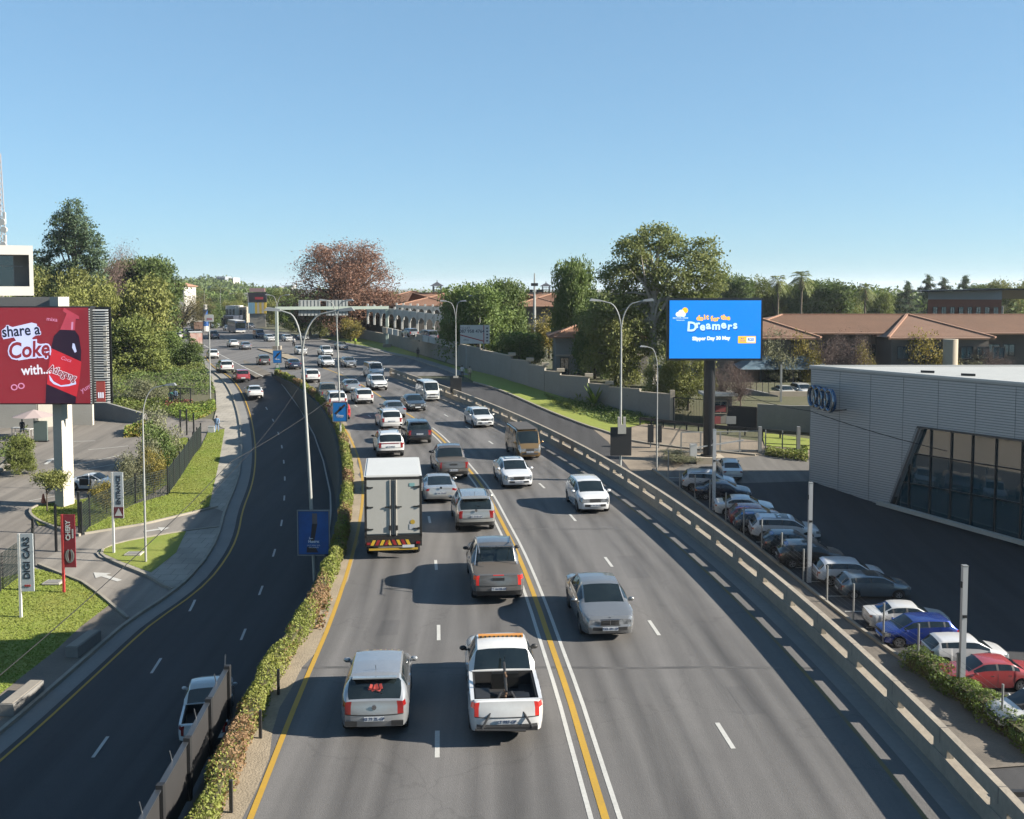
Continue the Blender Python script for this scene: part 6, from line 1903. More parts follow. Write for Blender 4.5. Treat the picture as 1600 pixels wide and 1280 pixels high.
def tree_px(key, name, px, pytop, Y, wpx, label, zbase=None, cat='tree', group=None, basew=None, rz=None, hmul=1.0):
    """tree whose crown tops out at px, pytop and is wpx wide in the photograph, standing Y metres away"""
    top = atY(px, pytop, Y)
    z = zbase if zbase is not None else G(top.x, Y)
    cm = TREES[key][0]
    co = np.empty(len(cm.vertices) * 3, np.float32); cm.vertices.foreach_get('co', co); co = co.reshape(-1, 3)
    hh = np.percentile(co[:, 2], 99.3); ww = np.percentile(co[:, 0], 98.5) - np.percentile(co[:, 0], 1.5)
    sz = (top.z - z) / hh
    sx = (wpx * Y / 1600) / ww
    return plant(key, name, (top.x, Y, z), label, cat, group, (sx, sx, sz * hmul), rz if rz is not None else random.choice([0, .3, -.3, 2.8, 3.1, 3.4]))

# hedge on the parapet of the lower road
def hedge(name, line, wd, h, per_m, size, mats, frac, label, z=zero, cat='hedge', zoff=0.0, far_grow=0.0, squash=1.0):
    P = resample(line, .25)
    pts, sz = [], []
    for i, p in enumerate(P[:-1]):
        q = P[i + 1]
        dv = (q - p); L_ = dv.length
        if L_ == 0: continue
        nrm = Vector((dv.y, -dv.x, 0)) / L_
        k = 1 + far_grow * max(0, p.y - 30)
        m_ = max(3, int(per_m * L_ / (k ** 1.6)))
        hh = h * (1 + .14 * math.sin(i * .31) + .10 * math.sin(i * .83 + 1))
        ww = wd * (1 + .16 * math.sin(i * .47 + 2) + .1 * math.sin(i * 1.3))
        for _ in range(m_):
            if random.random() < .58:
                x = random.uniform(-.54, .54) * ww
                zz = hh * (1 - .30 * (2 * x / ww) ** 2) - abs(random.gauss(0, .10)) * h + .03
            else:
                x = random.choice([-1, 1]) * ww / 2 * random.uniform(.8, 1.1)
                zz = random.uniform(.02, .80) * hh
            b = p + dv * random.random() + nrm * x
            pts.append((b.x, b.y, z(b.x, b.y) + zz + zoff)); sz.append(size * k)
    pts = np.array(pts)
    t = thing(name, label, cat, (0, 0, 0))
    nz = np.sin(pts[:, 0] * 1.9 + pts[:, 1] * 1.1) + np.sin(pts[:, 1] * .53 + 1.7) * 1.2 + RNG.normal(0, .8, len(pts))
    mi = (nz > np.percentile(nz, 100 * (1 - frac))).astype(int)
    put('foliage', quads_mesh('foliage', leaf_arrays(pts, np.array(sz)), mats, mi), t, kind='stuff')
    mb = strip_solid(resample(line, 1.0), wd * .62, h * .74, z)
    mb.build('stems', mat('hedge_core', (.075, .085, .025), .95, noise=((2, .7),), col2=(.15, .1, .05)), t)
    return t
hl = [p for p in HED]
hedge('hedge', [p for p in hl if p.y > 15], .52, .66, 820, .08, [LEAF_H1, LEAF_H2], .26, 'long clipped hedge with green and reddish leaves on the parapet above the lower road', far_grow=.018)
# a dark steel post here and there inside the hedge
ld = offset_line(HED, -.42)
for y in (24.6, 27.9, 21.6):
    p = min(ld, key=lambda q: abs(q.y - y))
    t = thing('hedge_post', 'black steel post in the hedge, %s' % {24.6: 'middle one of three', 27.9: 'farthest of three', 21.6: 'nearest of three'}[y], 'post', p)
    MB().box((0, 0, .35), (.07, .07, .75)).build('post', BLACKP, t)
kl = [p + Vector((.25, 0, 0)) for p in lotk if p.y < 52.5]
hedge('ivy_hedge', kl, 1.5, 1.0, 620, .14, [LEAF_D, LEAF_F], .3, 'dark ivy hedge along the car park kerb at the lower right', z=G)

def cover(name, poly, n, h, size, mats, frac, label=None, zf=G, flat=.2):
    A = np.array([(p.x, p.y) for p in poly])
    x0, y0 = A.min(0); x1, y1 = A.max(0)
    c = RNG.uniform((x0, y0), (x1, y1), (n, 2))
    ins = np.zeros(n, bool)
    for i in range(len(A)):
        a, b = A[i], A[i - 1]
        ins ^= ((a[1] > c[:, 1]) != (b[1] > c[:, 1])) & (c[:, 0] < (b[0] - a[0]) * (c[:, 1] - a[1]) / (b[1] - a[1] + 1e-12) + a[0])
    c = c[ins]
    bump = (np.sin(c[:, 0] * .9) * np.sin(c[:, 1] * .7 + c[:, 0] * .3) + 1.2) * .5
    z = np.array([zf(x, y) for x, y in c]) + RNG.random(len(c)) * h * bump
    nz = np.sin(c[:, 0] * .35 + 1) * np.sin(c[:, 1] * .3) + RNG.normal(0, .35, len(c))
    mi = (nz > np.percentile(nz, 100 * (1 - frac))).astype(int) if len(c) else None
    return put(name, quads_mesh(name, leaf_arrays(np.column_stack([c, z]), size, flat), mats, mi), kind='stuff')
lo = lambda L: [low(*p) for p in L]
cover('ground_cover', lo([(165, 640), (165, 585), (230, 585), (300, 562), (326, 585), (337, 612), (335, 617), (250, 616), (210, 625)]), 26000, 1.1, .26, [LEAF_D, LEAF_M], .35)
cover('ground_cover', lo([(160, 650), (225, 640), (300, 660), (335, 640), (330, 633), (300, 628), (165, 628)]), 16000, .9, .22, [LEAF_M, LEAF_F], .4)
cover('dry_grass', lo([(168, 582), (168, 560), (250, 553), (300, 545), (308, 558), (296, 565), (230, 585)]), 12000, .5, .25, [LEAF_O, LEAF_Y], .4)
cover('red_flowers', lo([(255, 632), (300, 626), (303, 638), (262, 641)]), 2600, .9, .2, [mat('petals_red', (.30, .05, .05), .7), LEAF_M], .3)
cover('ground_cover', lo([(300, 642), (334, 628), (338, 642), (312, 655), (285, 652)]), 5000, .7, .2, [LEAF_F, LEAF_Y], .25)
cover('ornamental_grass', lo([(194, 684), (226, 682), (228, 672), (196, 672)]), 2600, 1.2, .3, [LEAF_Y, LEAF_F], .5)
cover('verge_plants', lo([(850, 618), (900, 628), (960, 640), (1025, 655), (1022, 662), (960, 664), (900, 646), (862, 630)]), 14000, .8, .2, [LEAF_D, LEAF_M], .35)
cover('planter_shrubs', lo([(1195, 712), (1262, 722), (1262, 706), (1200, 700)]), 5200, .9, .22, [LEAF_O, LEAF_F], .4)
cover('weeds', [at(*p) + Vector((1.2, 0, 0)) for p in [(890, 690), (940, 722), (950, 716), (905, 688)]], 2500, .9, .16, [LEAF_F, LEAF_M], .4, zf=lambda x, y: G(x, y) * .35)
cover('fallen_leaves', [at(*p) for p in [(492, 985), (505, 985), (520, 935), (512, 930)]], 420, .18, .12, [LEAF_H2, LEAF_F], .3, zf=zero)

PX = tree_px
GT = 'trees behind the left forecourt'
PX('pine_tall', 'pine_tree', 113, 317, 168, 98, 'tall open pine towering over the other trees on the left', group=None, rz=0)
PX('dense', 'fig_tree', 232, 405, 185, 92, 'dense dark round tree left of the cream hillside house', zbase=3)
PX('dense', 'fig_tree', 196, 412, 190, 70, 'dark crown between the tall pine and the dense round tree', zbase=3)
PX('bare', 'bare_tree', 163, 386, 178, 70, 'brownish thin-leaved tree top right beside the tall pine', zbase=2)
PX('olive', 'leafy_tree', 196, 436, 150, 110, 'big yellow green tree right of the red billboard', zbase=-.5, rz=.4)
PX('olive', 'leafy_tree', 90, 424, 160, 82, 'yellow green tree beneath the tall pine', zbase=0)
PX('olive', 'leafy_tree', 140, 452, 146, 84, 'yellow green tree directly above the red billboard edge', zbase=-.5)
PX('round', 'leafy_tree', 212, 500, 138, 96, 'lower green tree touching the louvred billboard side', zbase=-1)
PX('dense', 'leafy_tree', 178, 520, 142, 60, 'dark green tree just behind the louvred billboard side', zbase=-1)
PX('dense', 'leafy_tree', 62, 415, 190, 60, 'dark green tree peeping out right of the white cantilever building', zbase=2)
PX('bush_tall', 'tall_bush', 301, 530, 146, 36, 'tall dark green bush at the kerb under the small delivery truck', cat='bush')
PX('bush_tall', 'tall_bush', 266, 520, 150, 50, 'wide dark bush left of the tall kerbside bush', cat='bush')
PX('bush_tall', 'tall_bush', 284, 545, 146, 34, 'lower bush between the wide dark bush and the kerb', cat='bush')
PX('bush', 'round_bush', 234, 545, 140, 36, 'clipped round bush on the dry grass slope', cat='bush')
PX('shrub_olive', 'olive_shrub', 232, 594, 118, 52, 'grey green shrub behind the trellis on the garden slope', cat='shrub')
PX('shrub_olive', 'olive_shrub', 252, 640, 88, 54, 'large grey green shrub at the top of the mesh fence', cat='shrub')
PX('bush', 'dark_shrub', 250, 662, 86, 46, 'dark green shrub below the large grey green shrub', cat='shrub')
PX('shrub_olive', 'olive_shrub', 222, 686, 80, 46, 'grey green shrub beside the parking bays', cat='shrub')
PX('shrub_olive', 'olive_shrub', 204, 710, 77, 38, 'sprawling olive shrub above the entrance sign', cat='shrub')
PX('yellow', 'dry_shrub', 240, 702, 78, 34, 'brownish dry shrub inside the mesh fence', cat='shrub')
PX('small', 'young_tree', 72, 735, 72.5, 52, 'small round olive tree in front of the billboard pillar')
PX('yellow', 'dry_shrub', 166, 748, 72, 40, 'yellow tufted shrub beside the white sports car', cat='shrub')
PX('round', 'garden_shrub', 30, 684, 84, 40, 'green shrub in the sloped bed by the cream columns', cat='shrub')
# street trees and far trees on the left
PX('streetbare', 'street_tree', 284, 458, 232, 66, 'thin yellowing street tree on the far left pavement', zbase=0)
PX('streetbare', 'street_tree', 312, 466, 260, 40, 'second thin street tree, right of the yellowing one', zbase=0)
PX('dense', 'street_tree', 328, 474, 285, 34, 'dark street tree behind the far lamp posts', zbase=0)
PX('olive', 'leafy_tree', 262, 470, 240, 40, 'leafy tree beside the yellow sign far left', zbase=0)
PX('round', 'leafy_tree', 246, 500, 200, 34, 'leafy tree at the far end of the left pavement', zbase=0)
for k, (px, py, Y, w_) in enumerate(((345, 462, 420, 40), (372, 458, 430, 36), (362, 470, 360, 30), (318, 456, 470, 46), (340, 450, 520, 34), (300, 449, 540, 40), (420, 452, 330, 36), (440, 455, 320, 36), (430, 470, 300, 40), (455, 468, 280, 40), (468, 478, 262, 34), (405, 462, 380, 30))):
    PX(('dense', 'round', 'olive')[k % 3], 'far_tree', px, py, Y, w_, ['far tree left of the cream houses', 'far tree behind the cream houses', 'far tree right of the lamp post over the bus', 'far tree below the hilltop building', 'far tree on the foot of the hill', 'far tree next to the hillside house', 'far tree right of the dark billboard', 'far tree under the distant grey flats', 'far tree right of the blue and yellow hoarding', 'far tree left of the autumn tree', 'far tree behind the gantry leg', 'far tree behind the dark billboard'][k], zbase=0)
# middle
PX('autumn', 'autumn_tree', 536, 384, 232, 146, 'huge reddish brown autumn tree behind the gantry', zbase=0, rz=.2)
PX('olive', 'understory_tree', 500, 478, 226, 40, 'yellow brown small tree under the autumn tree, left', zbase=0)
PX('yellow', 'understory_tree', 548, 498, 214, 30, 'yellow small tree at the foot of the autumn tree', zbase=0)
PX('dense', 'leafy_tree', 484, 470, 246, 54, 'dark tree behind the sign backs of the gantry', zbase=0)
PX('round', 'leafy_tree', 613, 466, 238, 44, 'green tree left of the tiled hip roof', zbase=0)
PX('olive', 'leafy_tree', 578, 462, 244, 50, 'ochre tree between the gantry and the tiled roof', zbase=0)
PX('dense', 'broad_tree', 745, 447, 152, 100, 'broad dark green tree right of the white arched wall', zbase=-.2, rz=0)
PX('dense', 'broad_tree', 786, 441, 158, 66, 'dark green tree left of the thin grey mast', zbase=-.2)
PX('round', 'broad_tree', 722, 462, 162, 60, 'green tree left of the white notice board', zbase=-.2)
PX('yellow', 'yellow_tree', 858, 488, 165, 56, 'yellow green tree right of the thin grey mast', zbase=0)
PX('dense', 'low_tree', 812, 520, 142, 70, 'low dark tree behind the stepped grey wall', zbase=-.3)
PX('dense', 'gum_tree', 898, 410, 138, 64, 'dark tree left of the tall gum tree', zbase=-.2)
PX('gum', 'gum_tree', 1022, 358, 122, 196, 'tall gum tree with a pale trunk and airy crown beside the blue billboard', zbase=-1.2, rz=0)
PX('weeping', 'leafy_tree', 962, 486, 123, 86, 'dark leafy tree in front of the small tiled house', zbase=-1.0)
PX('dense', 'leafy_tree', 930, 478, 128, 60, 'dark leafy tree beside the hip roof of the small house', zbase=-1.0)
PX('weeping', 'weeping_tree', 1076, 540, 113, 76, 'drooping olive tree behind the blue billboard post', zbase=-2.2)
PX('weeping', 'weeping_tree', 1030, 560, 114, 44, 'drooping olive tree left of the blue billboard post', zbase=-2.2)
PX('bush', 'round_bush', 886, 596, 121, 32, 'round dark bush against the grey boundary wall', cat='bush')
# right
FT = ((1146, 432, 255, 60), (1178, 438, 262, 56), (1290, 440, 250, 84), (1325, 452, 252, 54), (1262, 446, 258, 60), (1376, 458, 262, 40), (1400, 462, 280, 46), (1580, 440, 290, 60), (1545, 446, 300, 50), (1215, 448, 262, 50))
for k, (px, py, Y, w_) in enumerate(FT):
    PX(('dense', 'round', 'dense', 'olive')[k % 4], 'far_tree', px, py, Y, w_, ['dark tree at the upper right corner of the blue billboard', 'dark tree left of the first palm', 'broad dark tree right of the tall palm', 'olive tree left of the short palm', 'dark tree right behind the tall palm', 'rounded tree right of the short palm', 'dark tree left of the cedars', 'olive tree behind the brick building, far right', 'dark tree over the flat roof of the brick building', 'olive tree between the first two palms'][k], zbase=0)
for px, py, Y, w_, lab in ((1418, 442, 270, 40, 'dark layered cedar left of the brick building'), (1450, 432, 300, 40, 'pointed layered cedar over the corner of the brick building'), (1474, 436, 310, 40, 'layered cedar behind the flat roof'), (1509, 433, 320, 44, 'flat-topped cedar above the brick building')):
    PX('cedar', 'cedar_tree', px, py, Y, w_, lab, zbase=0)
for px, py, Y, w_, lab in ((1216, 431, 232, 30, 'palm left of the tall palm behind the long tiled roof'), (1253, 426, 226, 36, 'tall palm behind the long tiled roof'), (1352, 444, 232, 30, 'short palm alone right of the broad tree')):
    top = atY(px, py, Y)
    t = thing('palm_tree', lab, 'palm tree', (top.x, Y, 0), random.random() * 6, 'palms behind the long tiled roof')
    h = top.z - 1.3
    k = w_ * Y / 1600 / 2.9
    put('crown', PALM, t, loc=(0, 0, h)).scale = (k, k, k); put('trunk', palm_trunk(h), t)
for key, px, py, Y, w_, lab in (('grey', 1214, 518, 127, 52, 'grey green tree at the left end of the long tiled roof'), ('yellow', 1258, 524, 127, 44, 'yellow brown tree next to the grey green one'), ('bare', 1290, 522, 127, 52, 'leafless purple grey tree left of the showroom roof'), ('bare', 1330, 524, 127, 56, 'second leafless purple grey tree above the showroom roof'), ('yellow', 1352, 540, 127, 30, 'small yellow tree right of the leafless trees'), ('yellow', 1452, 522, 127, 64, 'yellow green tree in front of the long building, above the white roof'), ('grey', 1500, 560, 127, 30, 'low green shrub tree above the white roof'), ('bare', 1562, 546, 127, 56, 'pale leafless bush at the far right above the white roof'), ('grey', 1530, 556, 127, 40, 'grey green bush right of the cream column')):
    PX(key, 'garden_tree', px, py, Y, w_, lab, zbase=-2.5)
PX('bare', 'garden_tree', 1158, 566, 108, 46, 'dark twisted tree behind the gate house', zbase=-2.0)
PX('bare', 'garden_tree', 1130, 574, 110, 34, 'thin dark tree right of the billboard post', zbase=-2.0)
PX('grey', 'gate_shrub', 1060, 706, 94, 56, 'bright green shrub in front of the billboard footing', cat='shrub')
# broad-leaved clump and rosettes in front of the boundary wall
def rosette(px, py, h, n, label, lm, wd=.3):
    p = low(px, py)
    t = thing('broad_leaf_plant', label, 'plant', p)
    for k in range(n):
        a = k * 2.4; el = random.uniform(.5, 1.35); L_ = h * random.uniform(.7, 1.1)
        d = Vector((math.cos(a) * math.cos(el), math.sin(a) * math.cos(el), math.sin(el)))
        s = Vector((-math.sin(a), math.cos(a), 0)) * wd
        e = d * L_
        MB().add([(0, 0, 0), e * .6 + s * .5, e + Vector((d.x, d.y, -.6)) * L_ * .12, e * .6 - s * .5, e * .6 + Vector((0, 0, -.03))], [(0, 1, 4), (1, 2, 4), (2, 3, 4), (3, 0, 4)]).build('leaf', lm, t)
rosette(928, 634, 2.7, 16, 'tall banana-like plant in front of the grey boundary wall', LEAF_F, .45)
rosette(905, 624, 1.4, 10, 'small spiky plant between the round bush and the banana-like plant', LEAF_F, .2)
rosette(985, 640, 2.0, 14, 'dark spiky plant in front of the wall beside the lamp post', LEAF_D, .3)
# the hill far behind, with its wood
hill = MB()
pts = [(262, 442), (285, 441), (305, 440), (325, 437), (345, 437), (362, 440), (380, 447), (400, 452), (430, 455), (470, 456)]
for px, py in pts:
    a = atY(px, py, 900); b = atY(px, py, 1150)
    hill.v += [(a.x * .8, 640, -.2), (a.x, 900, max(a.z - 3, 0)), (b.x, 1150, max(a.z - 6, 0)), (b.x * 1.1, 1500, -.2)]
for i in range(len(pts) - 1):
    for k in range(3):
        a = i * 4 + k
        hill.f.append((a, a + 4, a + 5, a + 1)); hill.mi.append(0)
hill.build('hill', mat('hill_wood', (.06, .085, .04), .95, noise=((.05, .8),), col2=(.1, .12, .055)), kind='structure')
n = 2600
tt = RNG.random(n); uu = RNG.random(n)
px = 262 + 208 * tt
yy = 700 + 200 * uu
pyl = np.interp(px, [p[0] for p in pts], [p[1] for p in pts])
zc = np.array([atY(a, b, 900).z - 3 for a, b in zip(px, pyl)])
X = np.array([atY(a, 440, 900).x for a in px]) * np.interp(yy, [640, 900], [.8, 1])
Z = np.maximum(zc, 0) * np.clip((yy - 640) / 260, 0, 1)
C = np.repeat(np.column_stack([X, yy, Z + 3]), 5, 0) + RNG.normal(size=(n * 5, 3)) * np.array([2.2, 2.2, 1.8])
put('far_wood', quads_mesh('far_wood', leaf_arrays(C, 2.6), LEAF_D), kind='stuff')

def wood(name, x0, x1, Y0, Y1, pytop, n, lm, size, seed):
    rr = np.random.default_rng(seed)
    Yc = rr.uniform(Y0, Y1, n)
    px = rr.uniform(x0, x1, n)
    X = (px - 800) / 1600 * Yc
    base = np.array([max(atY(800, pytop + 3 * math.sin(a * .045) + 2.5 * math.sin(a * .17 + 1), y).z, 3.5) for a, y in zip(px, Yc)])
    H = base * rr.uniform(.72, 1.04, n)
    per = 46
    d = rr.normal(size=(n * per, 3)); d /= np.linalg.norm(d, axis=1, keepdims=True)
    k = np.repeat(rr.uniform(.75, 1.25, n), per)
    C = np.repeat(np.column_stack([X, Yc, H * .56]), per, 0) + d * np.column_stack([k * 4.6, k * 4.6, np.repeat(H * .46, per)]) * (rr.random((n * per, 1)) ** .35)
    put(name, quads_mesh(name, leaf_arrays(C, size), lm), kind='stuff')
wood('far_wood', -200, 470, 420, 640, 452, 330, LEAF_D, 1.7, 1)
wood('far_wood', 440, 1130, 300, 520, 452, 420, LEAF_D, 1.5, 2)
wood('far_wood', 1100, 1850, 285, 520, 448, 460, LEAF_D, 1.5, 3)
wood('far_wood', -320, 120, 200, 330, 440, 130, LEAF_O, 1.1, 4)
wood('undergrowth', 60, 262, 150, 215, 500, 90, LEAF_D, .8, 5)
# ------------------------------------------------------------------ boundary wall on the right, in stepped lengths
bw = thing('boundary_wall', 'long grey boundary wall stepping down beside the ramp', 'wall')
base_px = [(516, 523), (560, 528), (600, 537), (640, 548), (680, 560), (720, 572), (752, 582), (776, 588), (800, 596), (828, 604), (852, 612), (876, 618), (920, 628), (952, 636), (1000, 648), (1050, 660)]
top_px = [498, 516, 522, 527, 534, 541, 545.5, 552, 557, 565, 573, 582, 590, 602, 609, 617]
for i in range(len(base_px) - 1):
    a, b = low(*base_px[i]), low(*base_px[i + 1])
    zt = atY(base_px[i + 1][0], top_px[i + 1], b.y).z
    zb2_ = min(a.z, b.z) - .3
    n_ = max(1, int((b - a).length / 7))
    h = zt - zb2_
    d = (b - a).normalized()
    MB().bar(Vector((a.x, a.y, zb2_ + h / 2)) + d * .01, Vector((b.x, b.y, zb2_ + h / 2)) - d * .01, .28, h).build('wall_panel', PLASTER, bw)
    MB().bar(Vector((a.x, a.y, zt + .05)), Vector((b.x, b.y, zt + .05)), .36, .10).build('coping', PLASTER_C, bw)
    if 7 <= i <= 12:
        MB().box((b.x, b.y, zt + .28), (.9, .5, .36)).build('step_block', PLASTER_C, bw)
pe = low(1050, 660)
MB().box((pe.x, pe.y, pe.z + 1.7), (.5, .5, 3.5)).build('end_pillar', PLASTER_C, bw)

def hip_roof(name, x0, x1, y0, y1, ze, zr, m, parent, over=.6, ridge_in=None):
    x0 -= over; x1 += over; y0 -= over; y1 += over
    k = ridge_in if ridge_in is not None else (y1 - y0) / 2
    ym = (y0 + y1) / 2
    mb = MB()
    mb.add([(x0, y0, ze), (x1, y0, ze), (x1, y1, ze), (x0, y1, ze), (x0 + k, ym, zr), (x1 - k, ym, zr), (x0, y0, ze - .18), (x1, y0, ze - .18), (x1, y1, ze - .18), (x0, y1, ze - .18)],
           [(0, 1, 5, 4), (1, 2, 5), (2, 3, 4, 5), (3, 0, 4), (6, 7, 1, 0), (7, 8, 2, 1), (8, 9, 3, 2), (9, 6, 0, 3), (6, 9, 8, 7)])
    o = mb.build(name, m, parent)
    for a, b in (((x0, y0, ze), (x0 + k, ym, zr)), ((x1, y0, ze), (x1 - k, ym, zr)), ((x0 + k, ym, zr), (x1 - k, ym, zr))):
        MB().bar(Vector(a) + Vector((0, 0, .06)), Vector(b) + Vector((0, 0, .06)), .32, .16).build('ridge_tiles', TILE_P, o)
    # courses of tiles as real ridges on the front slope
    c = MB()
    n = 22
    for i in range(1, n):
        t = i / n
        c.bar((x0 + k * t, lerp(y0, ym, t), lerp(ze, zr, t) + .02), (x1 - k * t, lerp(y0, ym, t), lerp(ze, zr, t) + .02), .10, .05)
    c.build('tile_course', m, o, kind='stuff')
    return o
def win(parent, x, y, z, w_, h_, rows=1, glass=GLASS_B, frame=DARK):
    f = MB()
    for sx in (1, -1): f.box((x + sx * w_ / 2, y, z), (.09, .12, h_ + .1))
    for sz in (1, -1): f.box((x, y, z + sz * h_ / 2), (w_ + .1, .12, .09))
    f.box((x, y, z), (.06, .1, h_))
    o = f.build('window', frame, parent)
    MB().box((x, y + .02, z), (w_, .04, h_)).build('pane', glass, o)
    return o
# ---- long building with the tiled roof
Y = 132.0
zr = atY(1400, 492, Y + 8).z; ze = atY(1400, 520, Y).z
xa, xb = atY(1150, 500, Y).x, atY(1830, 500, Y).x
lb = thing('office_building', 'long dark building with a brown tiled hip roof behind the showroom', 'building')
WALLD = mat('wall_brown_grey', (.17, .15, .13), .9, noise=((.4, .4),), col2=(.11, .1, .085))
MB().box(((xa + xb) / 2, Y + 8, (ze - 6) / 2), (xb - xa, 14, ze + 6)).build('wall', WALLD, lb)
hip_roof('roof', xa, xb, Y, Y + 16, ze, zr, TILE_R, lb, .8)
for (p0, p1, pa) in ((1180, 1283, 1190), (1388, 1556, 1454)):
    x0, x1, xc = atY(p0, 520, Y - 5).x, atY(p1, 520, Y - 5).x, atY(pa, 492, Y).x
    zee = atY(1450, 528, Y - 5).z
    w_ = MB(); w_.box(((x0 + x1) / 2, Y - 1.5, (zee - 6) / 2), (x1 - x0 - 1.2, 6, zee + 6)); w_.build('wing_wall', WALLD, lb)
    mb = MB()
    mb.add([(x0, Y - 5, zee), (x1, Y - 5, zee), (xc, Y + 7.8, zr + .02), (x0, Y + 2, zee), (x1, Y + 2, zee), (x0, Y - 5, zee - .2), (x1, Y - 5, zee - .2)], [(0, 1, 2), (1, 4, 2), (3, 0, 2), (5, 6, 1, 0)])
    wr_ = mb.build('wing_roof', TILE_R, lb)
    for q in ((x0, Y - 5), (x1, Y - 5)):
        MB().bar((q[0], q[1], zee + .07), (xc, Y + 7.8, zr + .09), .34, .2).build('ridge_tiles', TILE_P, wr_)
    c = MB()
    for i in range(1, 20):
        t = i / 20
        c.bar((lerp(x0, xc, t), lerp(Y - 5, Y + 7.8, t), lerp(zee, zr, t) + .02), (lerp(x1, xc, t), lerp(Y - 5, Y + 7.8, t), lerp(zee, zr, t) + .02), .1, .05)
    c.build('tile_course', TILE_R, wr_, kind='stuff')
for px in range(1270, 1600, 24):
    x = atY(px, 545, Y).x
    yy = Y + 1 - (5.6 if 1388 < px < 1556 else 0)
    for z in (ze - 2.3, ze - 5.2): win(lb, x, yy - .05, z, 1.5, 1.5)
cc = atY(1485, 548, Y - 8)
MB().cyl((cc.x, Y - 8, (atY(1485, 530, Y - 8).z - 5) / 2), .85, atY(1485, 530, Y - 8).z + 5, 'z', 18).build('round_column', PLASTER_C, lb, smooth=40)
MB().box((cc.x - 6, Y - 6.5, ze - 4.1), (12, .3, .5)).build('balcony_edge', PLASTER_W, lb)
# ---- brick building with a mono-pitch roof
Y = 190.0
bb_ = thing('brick_building', 'red brick building with a grey upper band and a thin sloping roof', 'building')
x0, x1, x2 = atY(1450, 470, Y).x, atY(1553, 470, Y).x, atY(1640, 470, Y - 12).x
zb1, zm, zt1 = 0, atY(1500, 468, Y).z, atY(1500, 456, Y).z
BR = mat('brick_red', (.32, .12, .075), .9, noise=((2, .4),), col2=(.22, .085, .06))
mb = MB(); mb.add([(x0, Y, 0), (x1, Y - 3, 0), (x1, Y - 3, zm), (x0, Y, zm)], [(0, 1, 2, 3)]); mb.build('front_wall', BR, bb_)
mb = MB(); mb.add([(x1, Y - 3, 0), (x2, Y + 14, 0), (x2, Y + 14, zm), (x1, Y - 3, zm)], [(0, 1, 2, 3)]); mb.build('side_wall', BR, bb_)
mb = MB(); mb.add([(x0, Y - .05, zm), (x1, Y - 3.05, zm), (x1, Y - 3.05, zt1 + .2), (x0, Y - .05, zt1)], [(0, 1, 2, 3)]); mb.build('upper_band', mat('band_grey_blue', (.30, .33, .36), .6), bb_)
mb = MB(); mb.add([(x1, Y - 3.05, zm), (x2, Y + 14, zm), (x2, Y + 14, zt1 - 1), (x1, Y - 3.05, zt1 + .2)], [(0, 1, 2, 3)]); mb.build('upper_band', mat('band_grey_blue', (.30, .33, .36), .6), bb_)
mb = MB(); mb.bar((x0 - 1, Y + 3, zt1 + .1), (x1 + .5, Y + 0, zt1 + .45), 10, .25); mb.build('roof', DARK, bb_)
mb = MB(); mb.bar((x1 + .5, Y + 0, zt1 + .5), (x2 + 4, Y + 12, zt1 - 1.3), 10, .25); mb.build('roof', DARK, bb_)
for k in range(8):
    x = lerp(x0 + 1.2, x1 - 1.2, k / 7); yy = Y - 3 * k / 7
    win(bb_, x, yy - .45, zm - 2.6, .8, 2.4)
win(bb_, lerp(x1, x2, .55), Y + 3.2, zm - 2.6, 2.2, 2.6, frame=PLASTER_W)
# ---- houses with tiled roofs and lanterns in the middle
def lantern(parent_label, px, pyt, pyb, Y, w_px):
    p = atY(px, pyb, Y); zt = atY(px, pyt, Y).z
    h = zt - p.z; w_ = w_px * Y / 1600
    t = thing('roof_lantern', parent_label, 'lantern tower', p, 0, 'lanterns on the tiled roofs')
    for sx in (1, -1):
        for sy in (1, -1): MB().box((sx * w_ * .4, sy * w_ * .4, h * .3), (.18, .18, h * .75)).build('post', DARK, t)
    MB().box((0, 0, -.1), (w_, w_, .5)).build('base', PLASTER_C, t)
    mb = MB()
    for k in (-1, 0, 1):
        mb.box((k * w_ * .25, -w_ * .4, h * .3), (.08, .08, h * .6)); mb.box((0, -w_ * .4, h * (.15 + .2 * (k + 1))), (w_ * .8, .08, .08))
    mb.build('lattice', DARK, t, kind='stuff')
    mb = MB(); e = w_ * .72
    mb.add([(-e, -e, h * .62), (e, -e, h * .62), (e, e, h * .62), (-e, e, h * .62), (0, 0, h * .9)], [(0, 1, 4), (1, 2, 4), (2, 3, 4), (3, 0, 4), (3, 2, 1, 0)]); mb.build('cap', mat('lead_grey', (.14, .14, .15), .5, .4), t)
    MB().tube([(0, 0, h * .88), (0, 0, h)], .08, 6).build('finial', DARK, t)
Y = 215.0
h1 = thing('tiled_house', 'low building with an orange tiled hip roof right of the autumn tree', 'building')
x0, x1 = atY(628, 480, Y).x, atY(705, 480, Y).x
ze, zr = atY(660, 477, Y).z, atY(660, 458, Y + 9).z
MB().box(((x0 + x1) / 2, Y + 9, ze / 2), (x1 - x0, 16, ze)).build('wall', WALLD, h1)
hip_roof('roof', x0, x1, Y, Y + 18, ze, zr, TILE_P, h1, 1.0)
MB().box((atY(620, 470, Y + 22).x, Y + 24, ze / 2), (18, 8, ze)).build('rear_wing', WALLD, h1)
hip_roof('roof', atY(590, 470, Y + 20).x, atY(690, 470, Y + 20).x, Y + 20, Y + 34, ze + .6, zr + .3, TILE_R, h1, 1.0)
lantern('dark lattice lantern on the tiled roof right of the autumn tree', 683, 438, 462, Y + 9, 15)
h2_ = thing('tiled_house', 'tiled roof building half hidden behind the grey mast', 'building')
Y = 205.0
x0, x1 = atY(806, 480, Y).x, atY(876, 480, Y).x
ze, zr = atY(840, 478, Y).z, atY(840, 458, Y + 8).z
